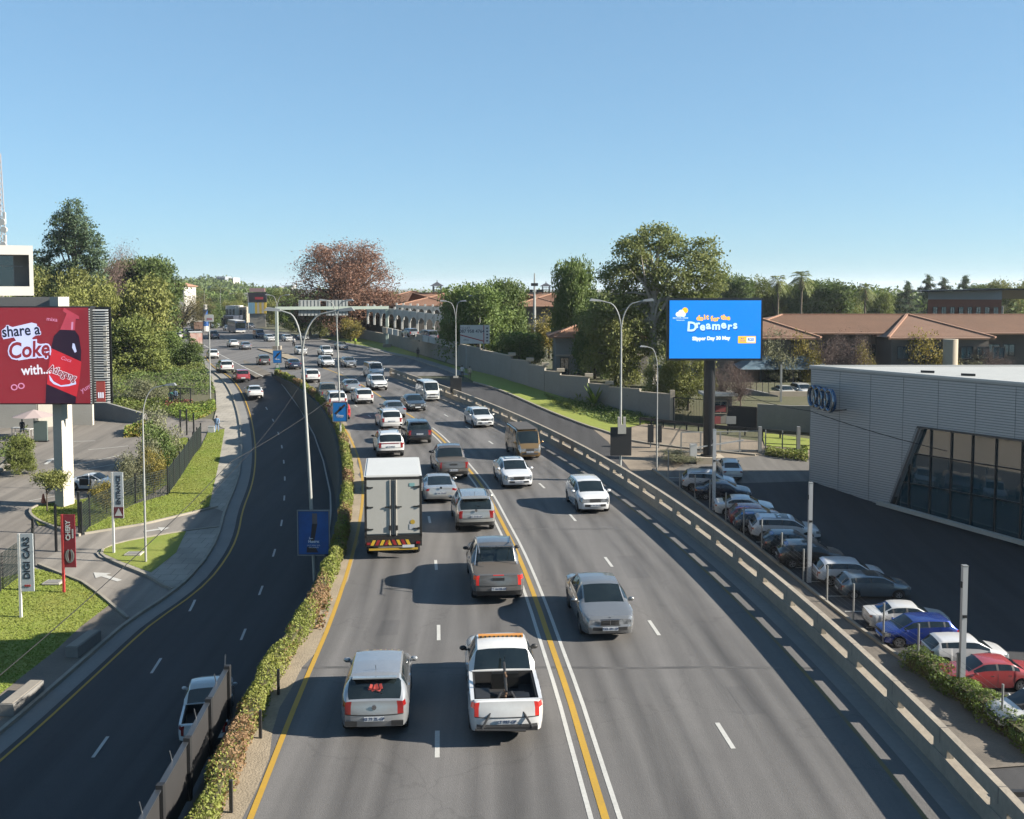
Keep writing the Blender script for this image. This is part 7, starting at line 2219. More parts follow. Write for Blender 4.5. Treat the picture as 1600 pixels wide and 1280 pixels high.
MB().box(((x0 + x1) / 2, Y + 8, ze / 2), (x1 - x0, 14, ze)).build('wall', WALLD, h2_)
hip_roof('roof', x0, x1, Y, Y + 16, ze, zr, TILE_P, h2_, 1.0)
lantern('dark lattice lantern on the tiled roof right of the grey mast', 853, 440, 460, Y + 8, 14)
# ---- small house behind the boundary wall
Y = 131.0
h3 = thing('small_house', 'small grey house with a tiled hip roof behind the boundary wall', 'house')
x0, x1 = atY(868, 560, Y).x, atY(1012, 560, Y).x
ze, zr = atY(930, 526, Y).z, atY(930, 499, Y + 5).z
MB().box(((x0 + x1) / 2, Y + 5, (ze - 3) / 2), (x1 - x0, 10, ze + 3)).build('wall', PLASTER, h3)
hip_roof('roof', x0, x1, Y, Y + 10, ze, zr, TILE_P, h3, .9)
zw = atY(890, 572, Y).z
for px in (882, 909, 936, 963, 990): win(h3, atY(px, 572, Y).x, Y - .06, zw, 1.05, 2.1)
MB().box(((x0 + x1) / 2, Y - .2, ze - 2.4), (x1 - x0, .3, .18)).build('string_course', PLASTER_C, h3)
MB().box(((x0 + x1) / 2, Y - 1.6, atY(930, 592, Y - 1.6).z), (x1 - x0 - 1, 2.4, .12)).build('veranda_roof', TILE_R, h3)
# ---- arched white wall
def arched(label, P0, P1, n, h, name='arched_wall'):
    t = thing(name, label, 'wall', P0, 0, 'white arched walls')
    d = P1 - P0; L_ = d.length / n; d.normalize()
    for k in range(n):
        o = d * (k * L_)
        m = MB(); r = L_ * .40; N = 8
        ring_ = [(L_ / 2 - r * math.cos(PI * j / N), h * .38 + r * .85 * math.sin(PI * j / N)) for j in range(N + 1)]
        pts = [(0, 0), (L_ * .10, 0)] + ring_ + [(L_ * .9, 0), (L_, 0), (L_, h), (0, h)]
        bm = bmesh.new()
        f = bm.faces.new([bm.verts.new(o + d * u + Vector((0, 0, z))) for u, z in pts]); f.normal_update(); bmesh.ops.triangulate(bm, faces=[f])
        r_ = bmesh.ops.extrude_face_region(bm, geom=bm.faces[:])
        for v in [e for e in r_['geom'] if isinstance(e, bmesh.types.BMVert)]: v.co += Vector((0, .3, 0))
        bmesh.ops.recalc_face_normals(bm, faces=bm.faces[:])
        me = bpy.data.meshes.new('arch'); bm.to_mesh(me); bm.free(); me.materials.append(PLASTER_W); put('arch', me, t)
        MB().box(o + Vector((0, -.1, h / 2 + .2)), (.35, .4, h + .4)).build('pier', PLASTER_W, t)
def gp(px, pyb, Y): return atY(px, pyb, Y)
arched('nearer white wall with a row of round arches behind the gantry', gp(575, 506, 205), gp(705, 527, 172), 11, 3.6)
arched('farther white wall with round arches, higher behind the nearer one', gp(620, 499, 212), gp(702, 506, 188), 7, 3.0)
wl = thing('low_wall', 'pale low wall with openings above the boundary wall', 'wall')
a, b = atY(598, 516, 182), atY(716, 541, 150)
for k in range(12):
    p, q = a.lerp(b, k / 12), a.lerp(b, (k + .92) / 12)
    MB().bar(p + Vector((0, 0, .1)), q + Vector((0, 0, .1)), .25, 1.0).build('wall_panel', PLASTER_W if k % 3 else PLASTER_C, wl)
# cars that stand behind the boundary wall
for px, py, k, c_, lab in ((668, 528, 'van', (.1, .12, .16), 'dark van parked behind the boundary wall, left'), (705, 535, 'suv', (.7, .7, .7), 'white suv parked behind the boundary wall near the lamp post'), (640, 521, 'hatch', (.2, .22, .25), 'grey car parked before the arched wall')):
    q = atY(px, py, 168)
    _mk(k, lab, 'car', (q.x, 168, max(q.z - .6, 0)), .5, c_, False, 'cars parked before the arched wall', 1)
# notice board with the phone number
nbp = atY(742, 537, 140)
nb = thing('notice_board', 'large white to-let board with a phone number and a red diagonal', 'notice board', (nbp.x, 140, nbp.z))
nb_w, nb_h = 46 * 140 / 1600, 29 * 140 / 1600
MB().box((0, 0, nb_h / 2), (nb_w, .1, nb_h)).build('board', WHITEP, nb)
for sx in (1, -1): MB().box((sx * nb_w * .3, .1, -.8), (.12, .12, 2.6 + nb_h)).build('leg', STEEL, nb)
NR = mat('board_red', (.42, .06, .07), .5); NG = mat('board_grey_text', (.08, .09, .12), .5)
text(nb, 'TO LET', .42, NG, (-nb_w * .33, -.06, nb_h * .84)); text(nb, '087 958 4764', .62, NG, (-nb_w * .10, -.06, nb_h * .66), offset=.012)
text(nb, 'offices', .3, NG, (-nb_w * .3, -.06, nb_h * .2))
mb = MB(); mb.add([(-nb_w * .5, -.056, nb_h * .50), (-nb_w * .5, -.056, nb_h * .44), (nb_w * .30, -.056, nb_h * .10), (nb_w * .30, -.056, nb_h * .16)], [(0, 1, 2, 3)]); mb.add([(nb_w * .29, -.056, 0), (nb_w * .32, -.056, 0), (nb_w * .32, -.056, nb_h), (nb_w * .29, -.056, nb_h)], [(0, 1, 2, 3)]); mb.build('red_stripe', NR, nb)
for k in range(5): MB().box((nb_w * .42, -.056, nb_h * (.15 + k * .17)), (.28, .01, .22)).build('icon', NG, nb)
# thin mast with brackets
mp = atY(835, 545, 175)
ms = thing('radio_mast', 'thin grey mast with short antenna brackets above the yellow tree', 'mast', (mp.x, 175, 0))
zt = atY(835, 427, 175).z
MB().tube([(0, 0, 0), (0, 0, zt * .6), (0, 0, zt)], [.32, .24, .1], 8).build('mast_tube', POLE, ms)
for k, (x, z) in enumerate(((-.9, zt * .78), (.9, zt * .78), (0, zt * .86))): MB().box((x, 0, z), (1.2, .3, .5)).build('antenna', DARK, ms)
# ---- gate area on the right
def wall_px(name, label, pts, tops, m, th=.3, group=None):
    t = thing(name, label, 'wall', (0, 0, 0), 0, group)
    for i in range(len(pts) - 1):
        a, b = low(*pts[i]), low(*pts[i + 1])
        za, zb_ = atY(pts[i][0], tops[i], a.y).z, atY(pts[i + 1][0], tops[i + 1], b.y).z
        d = (b - a).normalized(); n = Vector((d.y, -d.x, 0)) * th / 2
        mb = MB(); mb.add([a - n + Vector((0, 0, -.2)), b - n + Vector((0, 0, -.2)), b + n + Vector((0, 0, -.2)), a + n + Vector((0, 0, -.2)), Vector((a.x, a.y, za)) - n, Vector((b.x, b.y, zb_)) - n, Vector((b.x, b.y, zb_)) + n, Vector((a.x, a.y, za)) + n], [(0, 3, 2, 1), (4, 5, 6, 7), (0, 1, 5, 4), (2, 3, 7, 6), (1, 2, 6, 5), (3, 0, 4, 7)])
        mb.build('wall_panel', m, t)
    return t
wall_px('gate_wall', 'pale grey corner wall between the black gate and the showroom', [(1183, 672), (1236, 675), (1280, 678)], [631, 634, 634], PLASTER)
def gate(name, label, a_px, b_px, top, m, bars=True, slab=False):
    a, b = low(*a_px), low(*b_px)
    za = atY(a_px[0], top, a.y).z - a.z
    t = thing(name, label, 'gate', a)
    d = b - a
    fr = MB()
    for z in (.12, za): fr.bar((0, 0, z), (d.x, d.y, d.z + z), .08, .08)
    for k in (0, 1): fr.bar((d.x * k, d.y * k, d.z * k), (d.x * k, d.y * k, d.z * k + za), .1, .1)
    fr.build('frame', m, t)
    n = int(d.length / (.16 if not slab else .5))
    if slab: MB().bar((0, 0, za / 2 + .05), (d.x, d.y, d.z + za / 2 + .05), .04, za - .2).build('sheet', m, t)
    else:
        q = MB()
        for k in range(1, n): q.bar((d.x * k / n, d.y * k / n, d.z * k / n + .1), (d.x * k / n, d.y * k / n, d.z * k / n + za), .025, .025)
        q.build('bars', m, t, kind='stuff')
    return t
gate('sheet_gate', 'black sheet metal gate beside the pale corner wall', (1137, 668), (1182, 671), 634, BLACKP, slab=True)
gate('bar_gate', 'dark barred gate at the end of the boundary wall', (1052, 661), (1100, 665), 621, DARK)
gk = low(1124, 662)
gh = thing('gate_house', 'small cream gate house with a flat roof behind the billboard post', 'gate house', gk)
MB().box((0, 1.2, 1.5), (2.6, 2.4, 3.0)).build('wall', PLASTER, gh)
MB().box((0, 1.0, 3.12), (3.6, 3.4, .28)).build('roof', PLASTER_W, gh)
win(gh, .1, -.04, 1.75, 1.4, 1.3, frame=PLASTER_C)
MB().box((.1, -.1, 1.6), (1.1, .02, .7)).build('notice', mat('notice_red', (.3, .06, .06), .6), gh)
for k, (px, lab) in enumerate(((1118, 'red sign board in front of the gate house'), (1142, 'grey sign board beside the red one at the gate house'))):
    p = low(px, 676)
    t = thing('gate_sign', lab, 'sign', p)
    MB().box((0, 0, .7), (.08, .08, 1.4)).build('post', DARK, t)
    MB().box((0, -.06, 1.3), (1.0, .05, .8)).build('plate', mat('notice_red', (.3, .06, .06), .6) if k == 0 else STEEL, t)
# sliding steel gate of the car park, with its posts
a, b = low(1064, 708), low(1186, 706)
sg_ = thing('sliding_gate', 'long galvanised sliding gate with wire infill beside the billboard post', 'gate', a)
d = b - a; hz = 2.0
for z in (.15, hz): MB().bar((0, 0, z), (d.x, d.y, d.z + z), .10, .09).build('rail', STEEL, sg_)
for k in range(5): MB().bar((d.x * k / 4, d.y * k / 4, d.z * k / 4), (d.x * k / 4, d.y * k / 4, d.z * k / 4 + hz), .12, .12).build('post', STEEL, sg_)
mb = MB()
for k in range(60): mb.bar((d.x * k / 60, d.y * k / 60, d.z * k / 60 + .1), (d.x * k / 60, d.y * k / 60, d.z * k / 60 + hz), .012, .012)
mb.bar((0, 0, 1.0), (d.x, d.y, d.z + 1.0), .03, .03)
mb.build('wire', STEEL, sg_, kind='stuff')
for px, lab in ((1187, 'thick galvanised gate post, right end of the sliding gate'), (1247, 'galvanised hoop post near the showroom corner')):
    p = low(px, 707); t = thing('gate_post', lab, 'post', p)
    MB().box((0, 0, 1.25), (.32, .3, 2.5)).build('post', STEEL, t)
fx = thing('rail_fence', 'dark rail fence between the gate post and the showroom', 'fence')
a, b = low(1196, 704), low(1275, 708)
for k in range(4):
    q = a.lerp(b, k / 3); MB().box(q + Vector((0, 0, 1.0)), (.1, .1, 2.0)).build('post', STEEL, fx)
for z in (.7, 1.7): MB().bar(a + Vector((0, 0, z)), b + Vector((0, 0, z)), .05, .06).build('rail', DARK, fx)
# boom barrier
p = low(1083, 722)
bo = thing('boom_barrier', 'white boom barrier with its arm lowered across the car park entry', 'barrier', p)
MB().box((0, 0, .85), (.62, .45, 1.7)).build('cabinet', WHITEP, bo)
MB().bar((.2, -.1, 1.35), (4.6, -.3, 2.1), .07, .12).build('arm', WHITEP, bo)
# guard rail along the side street
gr_ = thing('guard_rail', 'dark low guard rail along the far side of the side street', 'guard rail')
a, b, c = low(1000, 664), low(1110, 676), low(1275, 690)
for s_, e_ in ((a, b), (b, c)):
    for k in range(6):
        q = s_.lerp(e_, k / 6); MB().box(q + Vector((0, 0, .4)), (.14, .14, .8)).build('post', DARK, gr_)
    MB().bar(s_ + Vector((0, 0, .68)), e_ + Vector((0, 0, .68)), .08, .32).build('beam', mat('rail_dark', (.06, .06, .06), .5, .5), gr_)
# meter boxes on the lamp corner
p = low(1022, 700); t = thing('cabinet', 'dark twin sign cabinet strapped near the corner lamp', 'cabinet', p)
for x in (-.35, .45): MB().box((x, 0, 1.4), (.55, .3, 1.7)).build('box', DARK, t)
for x in (-.35, .45): MB().box((x, 0, .3), (.1, .1, .7)).build('leg', STEEL, t)
# raised parking deck
Y = 118
dk_ = thing('parking_deck', 'raised concrete parking deck with a sloping front above the pale wall', 'parking deck')
x0, x1 = atY(1216, 625, Y).x, atY(1300, 625, Y).x
zd = atY(1240, 612, Y).z
MB().box(((x0 + x1) / 2 + 6, Y + 4.2, zd - 1.25), (x1 - x0 + 14, 8, .55)).build('slab', CONC, dk_)
MB().box(((x0 + x1) / 2 + 6, Y + .1, zd - .42), (x1 - x0 + 14, .3, .9)).build('parapet', PLASTER_C, dk_)
q0 = atY(1152, 606, Y + 3)
MB().bar((q0.x, Y + 1, q0.z - .2), (x0 - .05, Y + .3, zd - .9), 1.0, .9).build('ramp', CONC_G, dk_)
for k in range(3): MB().box((x0 + 1 + k * 5, Y + 3, (zd - 5) / 2), (.5, .5, zd + 4)).build('column', CONC_G, dk_)
mb = MB(); mb.box((x0 - 3, Y + 9, zd - 3), (16, .3, 5)); mb.build('back_wall', WALLD, dk_)
for k in range(12): MB().box((x0 - 8 + k * .7, Y + .6 , zd + .6 - k * .03), (.06, .06, 1.4)).build('railing_bar', DARK, dk_)
for px, kd, lab in ((1222, 'sedan', 'white sedan on the raised parking deck, left of the pair'), (1250, 'suv', 'white suv on the raised parking deck, right of the pair')):
    q = atY(px, 612, Y + 4); _mk(kd, lab, 'car', (q.x, Y + 3.0, zd - .96), PI + .1, WHT, False, 'cars on the raised deck', 1)
p = atY(1220, 625, Y - 2); t = thing('light_post', 'thin white light post rising from the parking deck', 'light post', (p.x, Y - 2, -3))
MB().box((0, 0, (atY(1220, 570, Y - 2).z + 3) / 2), (.2, .2, atY(1220, 570, Y - 2).z + 3)).build('post', POLE, t)
cs = thing('carport', 'blue grey shade sails over the cars on the deck', 'carport')
for k in range(3):
    q = atY(1190 + k * 30, 590, Y + 10)
    mb = MB(); mb.add([(q.x - 3.4, Y + 7, zd + 2.0), (q.x + 3.4, Y + 7, zd + 2.0), (q.x + 3.0, Y + 13, zd + 2.2), (q.x - 3.0, Y + 13, zd + 2.2), (q.x, Y + 10, zd + 3.9)], [(0, 1, 4), (1, 2, 4), (2, 3, 4), (3, 0, 4)]); mb.build('sail', mat('sail_blue_grey', (.12, .19, .24), .8), cs)
    for sx in (-3.2, 3.2): MB().box((q.x + sx, Y + 7.2, zd + .6), (.14, .14, 2.8)).build('post', DARK, cs)

# ------------------------------------------------------------------ left side
# white cantilever building: its right end wall lies along the line of sight
Y = 112.0
cr_ = atY(52, 420, Y)
wb_ = thing('cantilever_building', 'white framed concrete building with a deep glazed front at the left edge', 'building', (cr_.x, Y, 0), math.atan2(748, 1600) + .02)
zt, zb3 = atY(52, 384, Y).z, atY(52, 462, Y).z
MB().box((-13, 6, zt - .5), (26, 12, 1.0)).build('roof_slab', PLASTER_W, wb_)
MB().box((-13, 6, zb3 + .5), (26, 12, 1.0)).build('floor_slab', PLASTER_W, wb_)
MB().box((-.2, 6, (zt + zb3) / 2), (.4, 12, zt - zb3 - 2.0)).build('side_wall', PLASTER_W, wb_)
MB().box((-1.15, 2.6, (zt + zb3) / 2), (1.5, .2, zt - zb3 - 2.0)).build('side_panel', CONC_G, wb_)
for k in range(12):
    a = -1.9 - k * 1.7
    MB().box((a - .84, 2.6, (zt + zb3) / 2), (1.6, .06, zt - zb3 - 2.0)).build('pane', GLASS_B, wb_)
    MB().box((a, 2.5, (zt + zb3) / 2), (.08, .12, zt - zb3 - 2.0)).build('mullion', STEEL, wb_)
MB().box((-13, 2.48, zt - 2.2), (24, .1, .1)).build('transom', STEEL, wb_)
for px, pyb, pyt in ((7, 722, 630), (49, 697, 630)):
    p = low(px, pyb)
    ztp = zb3
    MB().cyl((p.x, p.y, (p.z + ztp) / 2), .45, ztp - p.z, 'z', 14).build('round_column', PLASTER_C, wb_, smooth=40)
# lattice mast
Y = 210.0
lm_ = thing('lattice_mast', 'thin lattice radio mast with white dishes at the left edge', 'mast', (atY(3, 380, Y).x, Y, 0))
ztm = atY(3, 240, Y).z
mb = MB(); n = 34
def mw(z): return lerp(1.5, .25, z / ztm)
for k in range(3):
    a = 2 * PI * k / 3
    mb.tube([(math.cos(a) * mw(0), math.sin(a) * mw(0), 0), (math.cos(a) * mw(ztm), math.sin(a) * mw(ztm), ztm)], .09, 5)
for i in range(n):
    z0_, z1_ = ztm * i / n, ztm * (i + 1) / n
    for k in range(3):
        a, b = 2 * PI * k / 3, 2 * PI * (k + 1) / 3
        mb.bar((math.cos(a) * mw(z0_), math.sin(a) * mw(z0_), z0_), (math.cos(b) * mw(z1_), math.sin(b) * mw(z1_), z1_), .07, .07)
mb.build('lattice', mat('mast_paint', (.42, .36, .34), .6), lm_, kind='stuff')
for x, z in ((.6, ztm * .64), (-.5, ztm * .70), (.7, ztm * .52), (.5, ztm * .45), (.9, ztm * .60)): MB().cyl((x, -.8, z), .65, .5, 'y', 12).build('dish', WHITEP, lm_)
for z in (ztm * .66, ztm * .54): MB().box((.9, -.5, z), (.5, .4, 2.4)).build('panel_antenna', WHITEP, lm_)
# forecourt walls
wall_px('forecourt_wall', 'sunlit pale concrete wall behind the red billboard pillar', [(-60, 668), (60, 668), (104, 664), (146, 664)], [618, 624, 628, 630], CONC_W, .4)
wall_px('forecourt_wall', 'grey sloping garden wall with faint graffiti right of the pillar', [(146, 655), (178, 657), (226, 662)], [624, 632, 646], CONC_G, .35)
gf = low(186, 655)
# sloped bed edge
strip_solid(resample(lo([(48, 697), (20, 722), (-40, 768)]), 1.0), .5, .35, G).build('bed_kerb', KERB, kind='structure')
cover('ground_cover', lo([(46, 694), (44, 672), (20, 690), (-20, 715), (-30, 755), (10, 722)]), 5000, 1.2, .25, [LEAF_D, LEAF_M], .4)
# flag-shaped banners
def banner(px, pyb, pyt, side_px, cloth, label, writing, m_pole, wr):
    p = low(px, pyb); Yp = p.y
    h = atY(px, pyt, Yp).z - p.z
    w_ = side_px * Yp / 1600
    t = thing('banner_sign', label, 'banner sign', p, 0, 'upright banners at the entrance')
    MB().box((0, 0, h / 2), (.12, .12, h)).build('pole', m_pole, t)
    bh = wr['frac'] * h
    MB().box((w_ / 2 + .08, 0, h - bh / 2), (w_, .06, bh)).build('panel', cloth, t)
    for s, size, z, m, x in writing:
        o = text(t, s, size * w_, m, (w_ / 2 + .08 + x * w_, -.04, h - bh * z), offset=.012); o.rotation_euler = (PI / 2, -PI / 2, 0)
    return t, w_, h, bh
BAN = mat('banner_pale', (.52, .56, .58), .6, noise=((1, .2),), col2=(.42, .46, .5)); DKT = mat('lettering_dark', (.03, .04, .06), .5); MAR = mat('banner_maroon', (.16, .03, .04), .5)
t, w_, h, bh = banner(178, 866, 738, 15, BAN, 'pale upright banner reading entrance with a maroon arrow field', [('ENTRANCE', .60, .385, DKT, .04)], WHITEP, dict(frac=.56))
MB().box((w_ / 2 + .08, -.035, h - bh * .87), (w_, .03, bh * .23)).build('arrow_field', MAR, t)
mb = MB(); c = Vector((w_ / 2 + .08, -.055, h - bh * .87)); mb.add([c + Vector((-.25, 0, -.22)), c + Vector((.25, 0, -.22)), c + Vector((0, 0, .28))], [(0, 1, 2)]); mb.build('arrow', WHITEP, t)
t, w_, h, bh = banner(100, 927, 804, 18, mat('banner_red', (.27, .02, .035), .5), 'dark red upright banner with a car maker name and a winged oval', [('CHERY', .56, .30, WHITEP, -.10), ('CENTURION', .14, .36, WHITEP, .30)], mat('pole_red', (.5, .05, .05), .5), dict(frac=.67))
for k, (rx, rz_) in enumerate(((.22, .42), (.12, .40))):
    mb = MB(); c = Vector((w_ / 2 + .08, -.05, h - bh * .78)); pts = [c + Vector((rx * w_ * math.cos(a) * 1.5, 0, rz_ * w_ * math.sin(a) * 1.35)) for a in [2 * PI * j / 20 for j in range(20)]]
    for j in range(20):
        if j in (4, 5) : continue
        mb.bar(pts[j], pts[(j + 1) % 20], .07 * (1 - .4 * k), .02, up=(0, 1, 0))
    mb.build('emblem', STEEL, t)
t, w_, h, bh = banner(33, 966, 834, 20, BAN, 'pale upright banner reading digi cars, lowest of the three', [('DIGI CARS', .72, .42, DKT, .0)], WHITEP, dict(frac=.68))
mb = MB()
for x in (-.16, 0, .16): mb.cyl((w_ / 2 + .08 + x * w_, -.045, h - bh * .90), .06, .02, 'y', 10)
mb.build('emblem', mat('dots_red', (.4, .05, .05), .5), t, kind='stuff')
# mesh fence of the forecourt
MESHM = mat('fence_mesh_dark', (.035, .05, .045), .6, .2)
def mesh_fence(label, pts, hfn, n_mesh, extra=''):
    t = thing('mesh_fence', label, 'fence')
    P = [low(*p) for p in pts]
    for a, b in zip(P, P[1:]):
        n = max(1, round((b - a).length / 3.0))
        for k in range(n + 1):
            if k == n and b is not P[-1]: continue
            q = a.lerp(b, k / n); MB().box(q + Vector((0, 0, hfn / 2 + .1)), (.10, .10, hfn + .3)).build('post', DARK, t)
        for k in range(n):
            q, r_ = a.lerp(b, k / n), a.lerp(b, (k + 1) / n)
            mb = MB(); L_ = (r_ - q).length; nv = int(L_ / .16)
            for j in range(1, nv):
                s = q.lerp(r_, j / nv); mb.bar(s + Vector((0, 0, .05)), s + Vector((0, 0, hfn)), .03, .03)
            for z in np.linspace(.08, hfn, 12): mb.bar(q + Vector((0, 0, z)), r_ + Vector((0, 0, z)), .02, .03)
            mb.build('mesh', MESHM, t, kind='stuff')
    return t
mesh_fence('dark mesh fence along the lawn strip from the gate up to the street corner', [(128, 836), (140, 824), (212, 787), (262, 774), (281, 748), (302, 714), (314, 698)], 2.0, 0)
mesh_fence('dark mesh fence at the left edge behind the lowest banner', [(52, 886), (0, 925), (-60, 962)], 2.1, 0)
for px, py, hh, lab in ((88, 862, 3.0, 'dark gate post behind the red banner'), (124, 836, 2.9, 'dark gate post at the end of the lawn fence'), (53, 884, 2.9, 'dark gate post right of the lowest banner'), (282, 676, 2.3, 'thin dark post farthest left in the corner group'), (292, 680, 2.6, 'thin dark post, second in the corner group'), (303, 684, 2.4, 'thin dark post, third in the corner group')):
    p = low(px, py); t = thing('gate_post', lab, 'post', p, 0, 'dark gate posts'); MB().box((0, 0, hh / 2), (.13, .13, hh)).build('post', DARK, t)
# long concrete seats on the lower pavement
for (a, b), lab in ((((112, 1030), (149, 1002)), 'farther of two low concrete blocks on the shaded pavement'), (((10, 1122), (58, 1083)), 'nearer of two low concrete blocks on the shaded pavement')):
    p, q = low(*a), low(*b); d = q - p
    t = thing('concrete_block', lab, 'concrete block', p, 0, 'concrete blocks on the pavement')
    MB().bar((0, 0, .32), (d.x, d.y, d.z + .32), .62, .5).build('block', CONC_G, t)
    MB().bar(d * .02 + Vector((0, 0, .585)), d * .98 + Vector((0, 0, .585)), .5, .03).build('top', CONC, t)
for px, py, lab in ((210, 868, 'concrete manhole cover on the triangular lawn'), (84, 913, 'concrete manhole cover on the lower lawn')):
    p = low(px, py); t = thing('manhole_cover', lab, 'manhole cover', p + Vector((0, 0, .12)))
    MB().box((0, 0, 0), (1.0, .8, .08)).build('frame', CONC_W, t); MB().box((0, 0, .05), (.8, .6, .03)).build('lid', CONC_G, t)
p = low(68, 789); t = thing('traffic_cone', 'small red traffic cone beside the billboard lawn', 'traffic cone', p)
MB().cyl((0, 0, .42), .22, .8, 'z', 10, r2=.05).build('cone', mat('cone_red', (.5, .1, .04), .5), t); MB().box((0, 0, .03), (.5, .5, .06)).build('base', BLACKP, t)
# trellis, low fences, traffic details at the corner of the side entry
p, q = low(266, 634), low(298, 634)
t = thing('trellis_screen', 'dark lattice screen in the flower beds', 'screen', p); d = q - p
fr = MB()
for z in (.1, 2.0): fr.bar((0, 0, z), (d.x, d.y, d.z + z), .08, .08)
for k in (0, .5, 1): fr.bar((d.x * k, d.y * k, 0), (d.x * k, d.y * k, 2.0), .1, .1)
fr.build('frame', DARK, t)
mb = MB(); n = 14
for k in range(-n, n):
    for sg_2 in (1, -1):
        u0_, u1_ = k / n, k / n + .7 * sg_2
        pts = [(u, .1 + 1.9 * (u - u0_) / (u1_ - u0_)) for u in np.linspace(u0_, u1_, 12)]
        pts = [(u, z) for u, z in pts if 0 <= u <= 1]
        if len(pts) > 1: mb.bar((d.x * pts[0][0], d.y * pts[0][0], pts[0][1]), (d.x * pts[-1][0], d.y * pts[-1][0], pts[-1][1]), .03, .03)
mb.build('lattice', DARK, t, kind='stuff')
# umbrella, tables at the far left
p = low(54, 688)
t = thing('parasol', 'pale pinkish parasol on the terrace behind the billboard', 'parasol', p)
MB().tube([(0, 0, 0), (0, 0, 2.9)], .05, 8).build('pole', STEEL, t)
mb = MB()
ring_ = [(2.0 * math.cos(2 * PI * k / 8), 2.0 * math.sin(2 * PI * k / 8), 2.35) for k in range(8)]
mb.add(ring_ + [(0, 0, 3.0)], [(k, (k + 1) % 8, 8) for k in range(8)]); mb.build('canopy', mat('canvas_pink', (.45, .36, .34), .8), t)
MB().cyl((0, 0, .05), .4, .1, 'z', 12).build('base', DARK, t)
for px, py, lab in ((28, 680, 'white table on the terrace, left'), (42, 682, 'white table on the terrace, right')):
    p = low(px, py); t = thing('terrace_table', lab, 'table', p, 0, 'terrace tables')
    MB().box((0, 0, .74), (1.0, .8, .05)).build('tabletop', WHITEP, t)
    for sx in (1, -1):
        for sy in (1, -1): MB().box((sx * .42, sy * .32, .36), (.05, .05, .72)).build('leg', WHITEP, t)
p = low(64, 690); t = thing('display_panel', 'grey green display panel beside the cream column', 'panel', p); MB().box((0, 0, 1.0), (1.3, .12, 2.0)).build('panel', mat('panel_teal', (.17, .22, .2), .6), t); MB().box((0, 0, .05), (1.4, .5, .1)).build('foot', DARK, t)
# white sports car with its doors open under the billboard
p = low(142, 768)
sc_ = _mk('coupe', 'white sports car with pale blue nose standing with open doors beside the pillar', 'sports car', (p.x, p.y + .9, G(p.x, p.y)), -PI / 2 - .1, (.74, .78, .82), False, None, 2, name='sports_car')
for sy, L_ in ((1, 1),):
    MB().box((CAR['coupe']['W'] / 2 + .28, .1, .85), (.9, .06, .75), (0, .9, .5)).build('open_door', PAINT, sc_).color = (.5, .5, .5, 1)
    MB().box((CAR['coupe']['W'] / 2 + .01, -.35, .72), (.03, .95, .5)).build('door_opening', DARKIN, sc_)
# ---- far left street front and buildings
def block(name, label, x0, x1, Y, z1, m, depth=14, floors=0, wcols=0, z0=0, roof=None, cat='building'):
    t = thing(name, label, cat)
    a, b = atY(x0, 450, Y).x, atY(x1, 450, Y).x
    zt = atY(x0, z1, Y).z
    MB().box(((a + b) / 2, Y + depth / 2, (zt + z0) / 2), (b - a, depth, zt - z0)).build('wall', m, t)
    if roof: hip_roof('roof', a, b, Y, Y + depth, zt, zt + (b - a) * .22, roof, t, .6, min(depth, b - a) * .42)
    for f in range(floors):
        for k in range(wcols):
            win(t, lerp(a, b, (k + .5) / wcols), Y - .1, z0 + (zt - z0) * (f + .55) / floors, (b - a) / wcols * .5, (zt - z0) / floors * .5)
    return t
block('hillside_house', 'cream two storey house with a red tiled roof on the left hillside', 264, 288, 330, 447, PLASTER_W, 12, 2, 3, roof=TILE_P, z0=-1)
block('hilltop_building', 'pale blue grey building crowning the distant hill', 339, 352, 860, 432, mat('hill_wall', (.34, .38, .42), .8), 20, 3, 3, z0=3)
block('hilltop_building', 'cream block right of the building on the hill top', 352, 365, 870, 434, PLASTER_W, 20, 3, 3, z0=3)
block('cream_shop', 'cream low shop with dark openings behind the bus', 352, 367, 330, 478, PLASTER_W, 10, 1, 3)
block('cream_shop', 'tan low shop right of the cream one behind the bus', 368, 384, 335, 480, PLASTER_C, 10, 1, 3)
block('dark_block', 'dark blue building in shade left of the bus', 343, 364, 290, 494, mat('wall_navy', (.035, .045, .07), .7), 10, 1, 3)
block('white_shed', 'long white roofed shed on the slope beyond the shops', 358, 388, 480, 458, PLASTER_W, 12)
block('distant_flats', 'grey flats on the skyline left of the autumn tree', 425, 436, 900, 447, mat('flats_grey', (.25, .27, .31), .8), 20, 3, 3, z0=1)
block('distant_flats', 'white grey flats on the skyline closest to the autumn tree', 440, 456, 920, 446, mat('flats_white', (.5, .5, .52), .8), 20, 3, 4, z0=1)
hb = thing('hoarding', 'dark billboard with a small red mark far down the road', 'billboard', (atY(402, 470, 300).x, 300, 0))
zA, zB2 = atY(402, 472, 300).z, atY(402, 457, 300).z; wh = 30 * 300 / 1600
MB().box((0, 0, (zA + zB2) / 2), (wh, .6, zB2 - zA)).build('board', mat('hoarding_black', (.03, .022, .03), .5), hb)
MB().box((.6, -.32, (zA + zB2) / 2 - .3), (2.4, .02, .7)).build('mark', mat('mark_red', (.5, .05, .06), .5), hb)
MB().box((0, .1, zA / 2), (.7, .5, zA)).build('post', DARK, hb)
MB().box((0, .2, zB2 + .7), (wh * .8, .5, 1.1)).build('top_board', mat('board_pinkish', (.45, .28, .28), .6), hb)
hc = thing('painted_hoarding', 'hoarding painted in pale blue and yellow stripes under the dark billboard', 'hoarding', (atY(402, 480, 296).x, 296, 0))
zA, zB2 = atY(402, 490, 296).z, atY(402, 473, 296).z; wh = 28 * 296 / 1600
